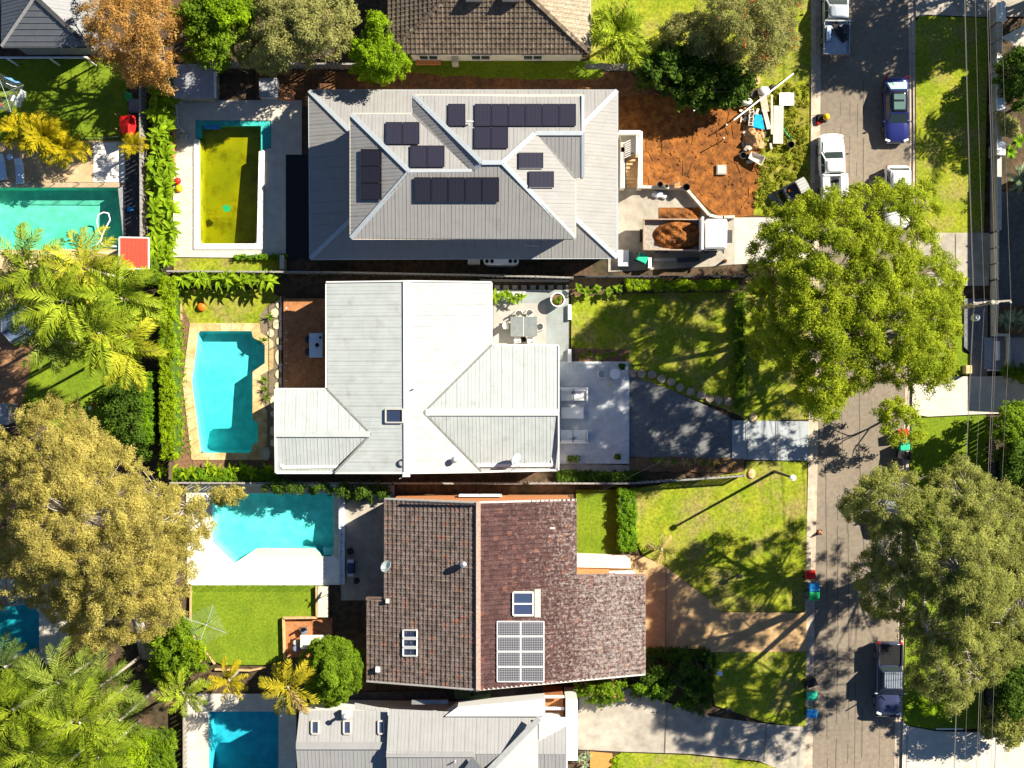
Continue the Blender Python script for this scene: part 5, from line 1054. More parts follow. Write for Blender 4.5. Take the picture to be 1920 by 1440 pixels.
# ---------------------------------------------------------------- vehicles (front along local +Y, base at the origin)
def paint(name, c, rough=.22): return mat(name, c, rough=rough, var=.02, scale=1, spec=.6)
M_tyre = mat('tyre', (.015, .015, .016), rough=.8, var=.2); M_rim = mat('alloy_rim', (.35, .35, .36), rough=.3, metal=.8, var=0)
M_head = mat('headlight', (.75, .78, .80), rough=.1, var=0, spec=.8); M_tail = mat('taillight', (.45, .01, .01), rough=.2, var=0); M_carglass = mat('car_glass', (.03, .045, .045), rough=.06, var=0, spec=.8)
M_greenglass = mat('tinted_glass', (.10, .17, .15), rough=.08, var=0, spec=.8)
def wheels(root, W, ys, r=.34, wd=.22):
    for y in ys:
        for s in (-1, 1):
            x = s*(W/2-wd*.5-.01); mb = MB(); rings = []
            for xx, rr in ((-.5, r*.86), (-.42, r), (.42, r), (.5, r*.86)): rings.append([Vector((x+xx*wd, y+rr*math.cos(t), r+rr*math.sin(t))) for t in [2*math.pi*i/18 for i in range(18)]])
            wh = mb.loft(rings).build('wheel', M_tyre, root)
            m2 = MB(); rings = [[Vector((x+s*wd*k, y+rr*math.cos(t), r+rr*math.sin(t))) for t in [2*math.pi*i/12 for i in range(12)]] for k, rr in ((.45, r*.62), (.53, r*.58), (.53, r*.2))]; m2.loft(rings).build('rim', M_rim, wh)
def shell(root, secs, m, z0=.22, name='body'):
    rings = []
    for y, hw, zt in secs:
        rings.append([Vector(p) for p in ((-hw*.93, y, z0), (-hw, y, z0+.22), (-hw, y, max(z0+.3, zt-.16)), (-hw*.9, y, zt-.02), (-hw*.45, y, zt+.015), (0, y, zt+.025), (hw*.45, y, zt+.015), (hw*.9, y, zt-.02), (hw, y, max(z0+.3, zt-.16)), (hw, y, z0+.22), (hw*.93, y, z0))])
    return MB().loft(rings).build(name, m, root, smooth=True, bevel=0)
def house_glass(root, yb, yt, wb, wt, zb, zt, m, mg, mroof=None, mrear=None):
    """cabin: yb/yt = (rear, front) at belt and roof; body coloured pillars, glass set in each side"""
    B = [Vector((-wb, yb[0], zb)), Vector((wb, yb[0], zb)), Vector((wb, yb[1], zb)), Vector((-wb, yb[1], zb))]; T = [Vector((-wt, yt[0], zt)), Vector((wt, yt[0], zt)), Vector((wt, yt[1], zt)), Vector((-wt, yt[1], zt))]
    cab = MB().loft([B, T]).build('cabin', m, root, bevel=.05)
    rp = [Vector((x, y, zt+.012+(.03 if abs(x) < .1 else 0))) for x, y in ((-wt*.94, yt[0]+.06), (wt*.94, yt[0]+.06), (wt*.94, yt[1]-.06), (-wt*.94, yt[1]-.06))]
    mb = MB(); n_ = 6; rings = []
    for i in range(n_+1):
        y = yt[0]+.05+(yt[1]-yt[0]-.1)*i/n_; k = 1-.06*(2*i/n_-1)**2; rings.append([Vector((wt*.95*f*k, y, zt+.035*(1-f*f)+.012)) for f in (-1, -.5, 0, .5, 1)]+[Vector((wt*.95*k, y, zt-.02)), Vector((-wt*.95*k, y, zt-.02))])
    mb.loft(rings).build('roof_panel', mroof or m, root, smooth=True)
    names = ('rear_window', 'side_window', 'windscreen', 'side_window')
    for i in range(4):
        a, b, c, d = B[i], B[(i+1) % 4], T[(i+1) % 4], T[i]; n = (b-a).cross(d-a).normalized()*.014
        e0, e1 = (.07, .93); f0, f1 = (.10, .90)
        q = lambda u, v: (a.lerp(b, u)).lerp(d.lerp(c, u), v)+n
        if i in (1, 3):
            for u0, u1 in ((.06, .49), (.53, .94)): MB().add([q(u0, f0), q(u1, f0), q(u1, f1), q(u0, f1)], [[0, 1, 2, 3]]).build(names[i], mg, root)
        else: MB().add([q(e0, f0), q(e1, f0), q(e1, f1), q(e0, f1)], [[0, 1, 2, 3]]).build(names[i], (mrear if i == 0 and mrear else mg), root)
def lights(root, W, yf, yr, zf=.68, zr=.8):
    for s in (-1, 1):
        MB().box((s*(W/2-.24), yf, zf), (.36, .16, .14), rz=-s*.35).build('headlight', M_head, root, bevel=.03); MB().box((s*(W/2-.16), yr, zr), (.2, .14, .2), rz=s*.3).build('taillight', M_tail, root, bevel=.03)
def mirrors(root, W, y, z, m):
    for s in (-1, 1): MB().box((s*(W/2+.09), y, z), (.2, .1, .14)).build('mirror', m, root, bevel=.03)
# dark blue sedan
c = thing('car', 'dark navy blue car parked nose down at the right kerb near the top', 'car')
nb = paint('navy_paint', (.018, .024, .13)); W = 1.8
shell(c, [(-2.36, .55, .62), (-2.28, .74, .88), (-2.0, .86, .95), (-1.2, .9, .93), (0, .9, .92), (1.0, .9, .93), (1.5, .88, .90), (2.0, .84, .82), (2.26, .72, .70), (2.36, .5, .6)], nb)
house_glass(c, (-1.95, 1.05), (-1.25, .38), .84, .64, .91, 1.42, nb, M_carglass, mat('black_roof', (.012, .012, .02), rough=.2, var=0, spec=.6), mat('rear_glass_reflection', (.35, .55, .45), rough=.15, var=.1, spec=.8))  # rear window's pale green is a reflection painted into the glass colour
for y0, y1 in ((-.95, -.55), (-.4, .15)): MB().box((0, (y0+y1)/2, 1.462), (.78, y1-y0, .02)).build('sunroof', M_greenglass, c, bevel=.01)
wheels(c, W, (-1.42, 1.38)); lights(c, W, 2.2, -2.26); mirrors(c, W, .92, 1.0, nb)
MB().bar((-.72, -1.6, 1.06), (-.72, .9, 1.06), .03, .03).build('window_trim', M_steel, c); MB().box((0, 2.33, .45), (1.3, .1, .22)).build('front_bumper', mat('silver_bumper', (.4, .4, .42), rough=.3, var=0), c, bevel=.03)
put(c, P(1690, 209, .0)-Vector((.55, 0, 0)), R(180+.6))
# white tradesman's ute
c = thing('ute', 'white tray ute with side toolboxes parked nose up under the tree edge', 'ute'); wp = paint('white_paint_car', (.80, .80, .78)); W = 1.86
shell(c, [(-.35, .9, 1.0), (.5, .92, 1.02), (1.2, .92, 1.03), (1.7, .9, 1.0), (2.2, .86, .92), (2.5, .74, .78), (2.62, .5, .66)], wp, .3)
house_glass(c, (-.4, 1.3), (-.3, .62), .84, .70, 1.0, 1.66, wp, M_carglass, None, M_carglass); MB().box((0, -1.55, .95), (1.84, 2.3, .1)).build('tray', M_steel, c)
for s in (-1, 1): MB().box((s*.64, -1.5, 1.32), (.52, 2.2, .62)).build('toolbox', wp, c, bevel=.03)
for k in range(4): MB().box((0, -.85-k*.42, 1.06), (.6, .2, .14)).build('cargo', M_timber if k % 2 else M_black, c, bevel=.02)
MB().box((0, -.5, 1.35), (1.6, .1, .7)).build('headboard', wp, c); MB().bar((-.8, -2.66, 1.0), (.8, -2.66, 1.0), .1, .16).build('rear_bar', M_steel, c)
wheels(c, W, (-1.55, 1.5), .38); lights(c, W, 2.42, -2.62, .8, .9); mirrors(c, W, 1.05, 1.15, M_black)
MB().tube([(-.62, 2.0, 1.0), (-.62, -2.6, 1.78)], .035).build('rack_rail', wp, c); MB().tube([(-.5, 2.45, .85), (-.52, 2.5, 2.2)], .012).build('aerial', M_white, c)
put(c, P(1553, 322)-Vector((-.1, 0, 0)), R(2))
# silver ute at top
c = thing('ute', 'silver tray ute with ladder rack and cargo at the top edge of the road', 'ute'); sp_ = paint('silver_paint', (.36, .40, .45)); W = 1.86
shell(c, [(-.35, .88, 1.0), (.5, .9, 1.02), (1.2, .9, 1.03), (1.8, .88, 1.0), (2.3, .84, .9), (2.6, .6, .7)], sp_, .3)
house_glass(c, (-.4, 1.3), (-.25, .62), .84, .7, 1.0, 1.66, sp_, M_carglass, None, M_greenglass); MB().box((0, -1.6, .98), (1.84, 2.3, .08)).build('tray', M_steel, c)
for s in (-1, 1): MB().box((s*.9, -1.6, 1.14), (.05, 2.3, .3)).build('tray_side', M_steel, c)
MB().box((0, -2.73, 1.14), (1.84, .05, .3)).build('tailgate', M_steel, c)
MB().box((-.62, -1.3, 1.28), (.26, 1.0, .5)).build('cargo_box', mat('pale_blue_box', (.45, .58, .72), var=.1), c); MB().tube([(-.42, -.9, 1.2), (-.40, -1.5, 1.25), (-.5, -1.85, 1.2)], .06).build('blue_hose', mat('ultramarine', (.02, .02, .35), var=.1), c)
MB().bar((-.3, -.6, 1.5), (.65, -1.75, 1.1), .4, .2).build('tarp_bundle', M_black, c); MB().box((.6, -1.0, 1.2), (.4, .7, .4)).build('toolbox', M_dark, c, bevel=.03); MB().bar((-.98, -.5, 1.72), (.98, -.5, 1.72), .1, .08).build('rack_bar', M_steel, c)
wheels(c, W, (-1.6, 1.5), .38); lights(c, W, 2.45, -2.7, .8, .9); mirrors(c, W, 1.05, 1.15, M_black); put(c, P(1562, 38), R(-1))
# white wagon partly under the tree
c = thing('car', 'white wagon parked at the right kerb half hidden by the street tree', 'car'); W = 1.82
shell(c, [(-2.25, .66, .8), (-2.15, .84, 1.0), (-1.2, .9, 1.02), (0, .9, 1.0), (1.2, .9, .98), (1.9, .85, .88), (2.25, .6, .66)], wp)
house_glass(c, (-2.05, 1.0), (-1.75, .3), .85, .72, 1.0, 1.62, wp, M_carglass); wheels(c, W, (-1.4, 1.4), .36); lights(c, W, 2.1, -2.15); mirrors(c, W, .85, 1.05, wp)
put(c, P(1685, 372)-Vector((.3, 0, 0)), R(180))
# dark car hidden under the grey green tree
c = thing('car', 'dark grey car under the big grey green street tree', 'car'); gp = paint('graphite_paint', (.035, .04, .05)); W = 1.82
shell(c, [(-2.2, .66, .8), (-2.1, .84, .98), (-1.2, .9, 1.0), (0, .9, .98), (1.2, .9, .96), (1.9, .85, .86), (2.2, .6, .66)], gp)
house_glass(c, (-1.95, 1.0), (-1.6, .3), .85, .70, .98, 1.5, gp, M_carglass, paint('pewter_roof', (.22, .24, .26))); wheels(c, W, (-1.4, 1.4), .35); lights(c, W, 2.05, -2.1); mirrors(c, W, .85, 1.05, gp)
put(c, P(1666, 944)-Vector((.2, 0, 0)), R(181))
# navy four wheel drive ute with rack
c = thing('ute', 'navy dual cab ute with ribbed roof rack parked at the lower right kerb', 'ute'); np_ = paint('slate_navy', (.035, .045, .10)); W = 1.9
shell(c, [(-2.6, .84, 1.05), (-2.5, .9, 1.1), (-1.0, .92, 1.1), (.6, .92, 1.12), (1.3, .92, 1.14), (1.9, .9, 1.1), (2.4, .82, 1.0), (2.6, .6, .85)], np_, .35)
house_glass(c, (-.95, 1.1), (-.7, .55), .85, .74, 1.1, 1.8, np_, M_carglass); MB().box((0, -1.78, 1.14), (1.5, 1.45, .06)).build('tub_liner', M_black, c)
for s in (-1, 1): MB().box((s*.82, -1.78, 1.2), (.1, 1.5, .14)).build('tub_rail', gp, c)
for k in range(8): MB().box((-.56+k*.16, -.15, 1.95), (.11, 1.15, .05)).build('rack_slat', mat('rack_alloy', (.20, .23, .28), rough=.4, var=.05), c)
for y in (-.68, .4): MB().box((0, y, 1.9), (1.34, .06, .07)).build('rack_bar', M_dark, c)
MB().tube([(.6, 1.2, 1.15), (.6, 1.25, 2.0)], .05).build('snorkel', M_black, c); MB().tube([(-.85, 2.68, .75), (.85, 2.68, .75)], .07).build('bull_bar', M_dark, c)
wheels(c, W, (-1.6, 1.65), .42, .28); lights(c, W, 2.45, -2.6, .95, 1.0); mirrors(c, W, .95, 1.3, M_steel); put(c, P(1667, 1268)-Vector((.25, 0, 0)), R(179))
# tip truck carrying soil
c = thing('tip_truck', 'white cabbed tip truck carrying orange soil on the concrete courtyard', 'truck'); W = 2.3
MB().box((0, -.2, .75), (.9, 6.6, .3)).build('chassis', M_dark, c)
MB().box((0, -1.35, 1.12), (2.2, 3.8, .12)).build('tray_floor', M_timber, c)
for s in (-1, 1): MB().box((s*1.08, -1.35, 1.42), (.08, 3.9, .6)).build('tray_side', mat('muddy_steel', (.36, .27, .20), var=.3, scale=4), c)
MB().box((0, -3.28, 1.4), (2.2, .08, .55)).build('tailgate', mat('muddy_steel', 0), c); MB().box((0, .72, 1.95), (2.3, .16, 1.6)).build('headboard', M_white, c, bevel=.02)
MB().box((0, 1.75, 1.55), (2.1, 1.5, 1.7)).build('cab', M_white, c, bevel=.12); MB().box((0, 1.72, 2.42), (1.9, 1.3, .08)).build('cab_roof', M_white, c, bevel=.04)
MB().add([(-.9, 2.51, 1.5), (.9, 2.51, 1.5), (.85, 2.5, 2.15), (-.85, 2.5, 2.15)], [[0, 1, 2, 3]]).build('windscreen', M_carglass, c)
for s in (-1, 1): MB().add([(s*1.06, 1.2, 1.5), (s*1.06, 2.2, 1.5), (s*1.06, 2.1, 2.1), (s*1.06, 1.25, 2.1)], [[0, 1, 2, 3]]).build('side_window', M_carglass, c)
MB().box((0, 2.45, .6), (2.1, .2, .35)).build('bumper', M_dark, c, bevel=.04); wheels(c, W, (-1.9, 1.65), .46, .3); mirrors(c, W, 2.3, 1.9, M_black)
for s in (-1, 1): MB().box((s*.8, 2.55, .75), (.3, .06, .2)).build('headlight', M_head, c)
put(c, P(1292, 442, 1.).xy.to_3d(), R(-90.5))
sp2 = [(-1.02, -3.2), (1.02, -3.2)]
def heap(name, label, cx, cy, rx, ry, h, m, z=0, seed=1, n=22, rot=0, rough=.25, pw=1.7):
    rr = random.Random(seed); V = []; F = []; g = 26; ph = [rr.uniform(0, 6) for _ in range(8)]
    c0 = P(cx, cy, z)
    for i in range(g+1):
        for j in range(g+1):
            x, y = 2*i/g-1, 2*j/g-1; r_ = math.hypot(x, y); k = max(0, 1-r_**pw)
            k += rough*k*(math.sin(5*x+ph[0]+2*y)+math.sin(7*y+ph[1]-3*x)+.7*math.sin(13*x+ph[2])*math.sin(11*y+ph[3])+rr.uniform(-.3, .3))
            V.append((c0.x+x*rx, c0.y+y*ry, z+h*max(-.15, k)))
    F = [[i*(g+1)+j, (i+1)*(g+1)+j, (i+1)*(g+1)+j+1, i*(g+1)+j+1] for i in range(g) for j in range(g)]
    return tag(MB().add(V, F).build(name, m), label, 'soil heap')
heap('soil_heap', 'orange soil load heaped in the truck tray', 1272, 441, 1.85, 1.08, .62, M_dirt, 1.12, 3, rough=.22, pw=5)
heap('soil_heap', 'low spill of orange soil beside the truck on the courtyard', 1275, 410, 1.5, .8, .35, M_dirt, .1, 5, rough=.3)
# small tracked loader on the rough verge
c = thing('mini_loader', 'small black tracked loader with grey ribbed canopy on the rough verge', 'loader')
for s in (-1, 1):
    rings = [[Vector((s*.45+x, yy, zz)) for yy, zz in ((-.7, .12), (-.55, 0), (.55, 0), (.7, .12), (.6, .36), (-.6, .36))] for x in (-.13, .13)]; MB().loft(rings).build('track', M_black, c)
MB().box((0, -.1, .75), (.85, 1.3, .75)).build('body', M_dark, c, bevel=.06); mb = MB(); rings = []
for y in np.linspace(-1.05, -.35, 7): rings.append([Vector((x, y, 1.55+.18*(1-(x/.5)**2)+z)) for x, z in ((-.5, 0), (-.25, 0), (0, 0), (.25, 0), (.5, 0), (.5, -.05), (-.5, -.05))])
cn = mb.loft(rings).build('canopy', M_gutter, c)
for x in (-.33, -.11, .11, .33): MB().box((x, -.7, 1.62+.16*(1-(x/.5)**2)), (.05, .7, .05)).build('rib', M_steel, cn)
for s in (-1, 1): MB().bar((s*.42, -.4, 1.1), (s*.42, -.4, 1.58), .06, .06).build('post', M_dark, c); MB().bar((s*.42, -.3, 1.0), (s*.42, 1.0, .55), .09, .14).build('lift_arm', M_dark, c)
MB().add([(-.6, .95, .6), (.6, .95, .6), (.6, .95, .15), (-.6, .95, .15), (-.6, 1.45, .1), (.6, 1.45, .1)], [[0, 1, 2, 3], [3, 2, 5, 4], [0, 3, 4], [1, 5, 2]]).build('bucket', M_steel, c); MB().box((.1, .2, 1.2), (.16, .16, .12)).build('control_lever', M_orange, c)
put(c, P(1480, 362), R(118))
# ---------------------------------------------------------------- wheelie bins
def bin_(lidmat, body=None, openlid=False):
    def f():
        r = thing('wheelie_bin', None, 'bin'); b = body or mat('bin_body', (.05, .10, .05), var=.1)
        MB().loft([[Vector((x*w, y*d-.02, z)) for x, y in ((-1, -1), (1, -1), (1, 1), (-1, 1))] for w, d, z in ((.22, .26, .08), (.285, .35, .98))]).build('bin_body', b, r)
        if openlid: MB().box((0, .52, .72), (.6, .06, .68)).build('lid', lidmat, r)
        else: MB().loft([[Vector((x*w, y*d-.02, z)) for x, y in ((-1, -1), (1, -1), (1, 1), (-1, 1))] for w, d, z in ((.31, .38, .985), (.31, .38, 1.01), (.25, .30, 1.07))]).build('lid', lidmat, r, bevel=.02)
        for s in (-1, 1):
            rings = [[Vector((s*.24+x, .34+.1*math.cos(t), .1+.1*math.sin(t))) for t in [2*math.pi*i/12 for i in range(12)]] for x in (-.03, .03)]; MB().loft(rings).build('wheel', M_black, r)
        MB().tube([(-.24, .42, .95), (.24, .42, .95)], .02).build('handle', M_black, r); return r
    return f
tealbin = Kind(bin_(M_teal)); bluebin = Kind(bin_(M_blue)); redbin = Kind(bin_(M_red)); blackbin = Kind(bin_(M_black, M_black, True)); greenbin = Kind(bin_(M_green))
def bp(px, py): return P(px, py, 1.0).xy.to_3d()
bluebin(bp(1526, 1101), R(95), 'blue lidded bin beside a green lidded bin at the orange driveway'); greenbin(bp(1526, 1118), R(88), 'green lidded bin beside a blue lidded bin at the orange driveway')
tealbin(bp(1522, 1305), R(92), 'teal lidded bin on the left kerb near the bottom'); bluebin(bp(1522, 1338), R(85), 'blue lidded bin nearest the bottom on the left kerb'); blackbin(bp(1522, 1281), R(110), 'black bin with its lid open above the teal lidded bin')
tealbin(bp(1697, 837), R(-88), 'teal lidded bin on the right kerb by the small tree'); redbin(bp(1694, 813), R(-85), 'red lidded bin at the small tree on the right kerb'); blackbin(bp(1694, 853), R(-100), 'black open bin right below the teal one at the right kerb')
greenbin(bp(1885, 890), R(80), 'green lidded bin in the dark yard at the right edge'); tealbin(bp(1204, 484), R(65), 'teal lidded bin on the courtyard beside the tip truck'); redbin(bp(1519, 1078), R(95), 'red lidded bin half in shade above the blue one at the orange driveway')
# traffic cones
def cone_():
    r = thing('traffic_cone', None, 'cone'); MB().box((0, 0, .02), (.36, .36, .04)).build('base', M_black, r); MB().lathe((0, 0, 0), [(.15, .04), (.03, .72)], 12).build('cone', M_orange, r); MB().lathe((0, 0, 0), [(.105, .3), (.08, .45)], 12).build('reflective_band', M_white, r); return r
cone = Kind(cone_); cone(P(1536, 998), 0, 'orange cone on the left kerb beside the front lawn shadow'); cone(P(1360, 489), 0, 'orange cone at the end of the white driveway by the tip truck')
# small road machine: orange round top, black body
r = thing('plate_compactor', 'small machine with round orange yellow cap and red fuel can at the kerb', 'machine', P(1542, 222))
MB().box(P(1540, 222)+Vector((0, 0, .3)), (.7, .45, .3)).build('body', M_black, r, bevel=.04); MB().lathe(P(1546, 222)+Vector((0, 0, .4)), [(.2, 0), (.24, .1), (.22, .3), (.1, .42), (.02, .44)], 16).build('cap', M_yellow, r, smooth=True)
MB().tube([P(1538, 222)+Vector((0, .15, .4)), P(1528, 219)+Vector((0, 0, .9))], .025).build('handle', M_black, r); MB().box(P(1534, 231)+Vector((0, 0, .2)), (.3, .22, .35)).build('fuel_can', M_red, r, bevel=.04); MB().box(P(1540, 222)+Vector((0, 0, .08)), (.8, .5, .1)).build('base_plate', M_dark, r)
# ---------------------------------------------------------------- poles and wires
sl_ = thing('street_light', 'dark street light pole on the lawn corner with a long straight shadow', 'street light', P(1451, 884))
b = P(1451, 884); MB().tube([b, b+Vector((0, 0, .6)), b+Vector((0, 0, 6.4))], [.13, .11, .08], 10).build('pole', M_dark, sl_); MB().lathe(b+Vector((0, 0, 6.4)), [(.1, 0), (.22, .05), (.2, .2), (.05, .28)], 14).build('lamp_head', M_white, sl_); MB().lathe(b, [(.24, 0), (.24, .06), (.16, .1)], 12).build('base_plate', M_dark, sl_)
up_ = thing('power_pole', 'timber power pole with two crossarms rising from the big street tree', 'power pole', P(1757, 584, 0))
b = P(1757, 584); MB().tube([b, b+Vector((0, 0, 11.2))], [.19, .13], 10).build('pole', M_palebark, up_)
t0 = b+Vector((0, 0, 10.6)); MB().bar(t0+Vector((-1.1, -.05, 0)), t0+Vector((1.35, .12, 0)), .12, .14).build('crossarm', M_timber, up_); t1 = b+Vector((0, 0, 9.6)); MB().bar(t1+Vector((-.9, -.05, 0)), t1+Vector((.9, 0, 0)), .1, .12).build('crossarm', M_timber, up_)
wx = [(-1.05, 10.75), (-.4, 10.75), (.5, 10.75), (1.3, 10.75), (-.75, 9.75), (.75, 9.7)]
for i, (dx, z) in enumerate(wx): MB().lathe(b+Vector((dx, 0, z-.12)), [(.05, 0), (.07, .05), (.03, .12)], 8).build('insulator', M_white, up_)
MB().lathe(b+Vector((-.35, -.9, 8.6)), [(.2, 0), (.22, .1), (.22, .6), (.1, .7)], 12).build('transformer', M_steel, up_)
M_wire = mat('wire', (.22, .20, .17), var=.1)
for i, (dx, z) in enumerate(wx):
    p = b+Vector((dx, 0, z)); side = ('outer left', 'inner left', 'inner right', 'outer right', 'lower left', 'lower right')[i]
    pts = []
    for k in range(-14, 15):
        s = k/14; q = p+Vector((-.9*s*s-.6*max(0, -s), 38*s, -1.0*(1-(2*abs(s)-1)**2))) if k else p; pts.append(q)
    tag(MB().tube(pts, .010 if i < 4 else .016, 4, caps=False).build('power_line', M_wire), side+' power line running along the street over the right verge', 'cable')
for lab, a, e in (('thin service cable from the power pole to the pale roofed house', b+Vector((-.2, -.2, 9.0)), P(1040, 880, 3.6)), ('thin service cable from the power pole to the brown tiled house', b+Vector((-.2, -.3, 8.9)), P(1070, 950, 4.6))):
    tag(MB().tube([a.lerp(e, k/12)-Vector((0, 0, 1.2*math.sin(math.pi*k/12))) for k in range(13)], .008, 4, caps=False).build('service_cable', M_dark), lab, 'cable')
# ---------------------------------------------------------------- fences
def fence(label, pts, h, m, post=2.4, th=.05, name='fence', capm=None, pal=None):
    root = thing(name, label, 'fence', P(*pts[0]))
    for a, b in zip(pts, pts[1:]):
        A, B = P(*a), P(*b); L_ = (B-A).length; n = max(1, round(L_/post)); d = (B-A).normalized()
        for i in range(n+1): q = A.lerp(B, i/n); MB().box(q+Vector((0, 0, h/2+.03)), (.1, .1, h+.06), math.atan2(d.y, d.x)).build('post', capm or m, root)
        for i in range(n):
            q, r_ = A.lerp(B, i/n), A.lerp(B, (i+1)/n); mb = MB(); k = max(2, int((r_-q).length/(pal or .16)))
            for j in range(k):
                u, v_ = q.lerp(r_, (j+.06)/k), q.lerp(r_, (j+.94)/k); o_ = Vector((-d.y, d.x, 0))*(.02 if j % 2 else -.02); hh = h+random.uniform(-.015, .015); mb.bar(u+o_+Vector((0, 0, hh/2)), v_+o_+Vector((0, 0, hh/2)), th*.5, hh)
            mb.build('paling_panel', m, root); MB().bar(q+Vector((0, 0, h-.02)), r_+Vector((0, 0, h-.02)), .12, .035).build('capping_rail', capm or m, root)
    return root
M_fgrey = mat('weathered_paling', (.27, .255, .235), var=.35, scale=6)
fence('weathered grey paling fence between the mint pool and the row of leafy plants', [(275, 168), (277, 505)], 1.8, M_fgrey)
fence('dark timber fence behind the tall clipped hedge of the main pool', [(327, 540), (328, 895)], 1.5, mat('brown_paling', (.12, .08, .05), var=.3))
fence('grey timber fence between the pale roofed house and the two storey house', [(325, 512), (640, 514), (940, 520), (1072, 524)], 1.7, M_fgrey)
fence('dark boundary fence between the front lawn hedge and the courtyard', [(1072, 521), (1396, 521)], 1.3, M_dark)
fence('boundary fence between the pale roofed house and the brown tiled house', [(328, 903), (740, 904), (1180, 904), (1390, 890)], 1.3, M_fgrey)
fence('grey wall like fence at the back of the top house', [(470, 128), (700, 130)], 1.6, M_fgrey)
fence('pale paling fence behind the leafy trees beside the shed', [(405, 128), (470, 128)], 1.7, M_timber)
fence('timber fence down the left edge of the blue pool', [(352, 1300), (352, 1470)], 1.2, M_timber)
# glass and pool fences
def rail_fence(label, pts, h, m, panel_=None, post=1.6):
    root = thing('pool_fence', label, 'fence', P(*pts[0]))
    for a, b in zip(pts, pts[1:]):
        A, B = P(*a), P(*b); n = max(1, round((B-A).length/post))
        for i in range(n+1): q = A.lerp(B, i/n); MB().tube([q, q+Vector((0, 0, h))], .03, 6).build('post', m, root)
        for z in (.1, h): MB().bar(A+Vector((0, 0, z)), B+Vector((0, 0, z)), .03, .03).build('rail', m, root)
        mb = MB(); k = int((B-A).length/.14)
        for i in range(k): q = A.lerp(B, (i+.5)/k); mb.bar(q+Vector((0, 0, .1)), q+Vector((0, 0, h)), .014, .014)
        mb.build('pickets', m, root)
rail_fence('dark steel pool fence between the mint pool deck and the lawn', [(155, 262), (238, 262)], 1.2, M_dark)
rail_fence('dark steel fence beside the timber deck of the main pool', [(530, 558), (530, 728)], 1.0, M_dark)
rail_fence('thin dark fence along the south edge of the mint pool deck top', [(60, 345), (240, 346)], 1.0, M_dark)
# ---------------------------------------------------------------- timber deck and its things
dk = thing('timber_deck', 'red brown timber deck between the pale roof and the stepping stones', 'deck', P(572, 645))
for i in range(24):
    x0 = 533+i*3.45; MB().prism(px2([(x0+.15, 560), (x0+3.3, 560), (x0+3.3, 734), (x0+.15, 734)]), .1, .30+random.uniform(-.003, .003)).build('deck_board', M_deck, dk)
MB().prism(px2([(523, 566), (532.6, 566), (532.6, 732), (523, 732)]), .0, .16).build('lower_step', M_dark, dk)
for y in (578, 624, 637, 668, 681, 714, 727): MB().lathe(P(538, y)+Vector((0, 0, .3)), [(.06, 0), (.06, .012), (.02, .02)], 8).build('deck_light', M_whitecap, dk)
def table(name, label, px, py, w_, d_, h, m, rz=0, round_=False, legs=True, cat='table', z=0, glass=False):
    r = thing(name, label, cat, P(px, py, z)); c = Vector((0, 0, 0)); o0 = WO[r]
    if round_: MB().lathe(o0+Vector((0, 0, h-.04)), [(w_/2, 0), (w_/2, .035), (w_/2-.02, .04)], 24).build('table_top', m, r); MB().lathe(o0, [(.2, 0), (.2, .03), (.04, .05), (.04, h-.04)], 12).build('pedestal', M_white, r)
    else:
        MB().box(o0+Vector((0, 0, h-.025)), (w_, d_, .05)).build('table_top', m, r, bevel=.012)
        for sx in (-1, 1):
            for sy in (-1, 1): MB().box(o0+Vector((sx*(w_/2-.08), sy*(d_/2-.08), (h-.05)/2)), (.06, .06, h-.05)).build('leg', M_white if m is not M_blue else m, r)
    r.rotation_euler = (0, 0, rz); return r
table('dining_table', 'pale blue white table in the shaded timber deck beside the roof edge', 595, 648, .95, 1.75, .75, mat('pale_blue_top', (.55, .66, .80), rough=.35, var=.05), z=.3)
tag(MB().lathe(P(595, 647, 1.05), [(.1, 0), (.13, .02), (.15, .12), (.1, .12), (.08, .05)], 14).build('bowl', M_black), 'black bowl in the middle of the pale blue table', 'bowl')
tag(MB().lathe(P(601, 633, 1.05), [(.07, 0), (.11, .1), (.05, .22), (.07, .26)], 12).build('vase', M_dark), 'small dark vase near the corner of the pale blue table', 'vase')
def chair_fn(m, cm=None):
    def f():
        r = thing('chair', None, 'chair'); MB().box((0, 0, .43), (.46, .46, .05)).build('seat', cm or m, r, bevel=.02)
        rings = []
        for k in range(9):
            t = R(180+180*k/8); x, y = .25*math.cos(t), .23*math.sin(t)-.02; rings.append([Vector((x*s, y*s, z)) for s, z in ((1, .46), (1.06, .80), (.96, .80), (.92, .46))])
        MB().loft(rings).build('backrest', m, r)
        for sx in (-1, 1):
            for sy in (-1, 1): MB().bar((sx*.17, sy*.17, .42), (sx*.23, sy*.23, 0), .035, .035).build('leg', m, r)
        return r
    return f
dchair = Kind(chair_fn(M_dark, mat('blue_grey_cushion', (.16, .20, .27), var=.1)))
for x, y, lab in ((582, 637, 'upper'), (582, 660, 'lower')): dchair(P(x, y, .3), R(-90), lab+' dark tub chair at the pale blue deck table')
wchair = Kind(chair_fn(M_white, mat('cream_seat', (.62, .58, .50), var=.1)))
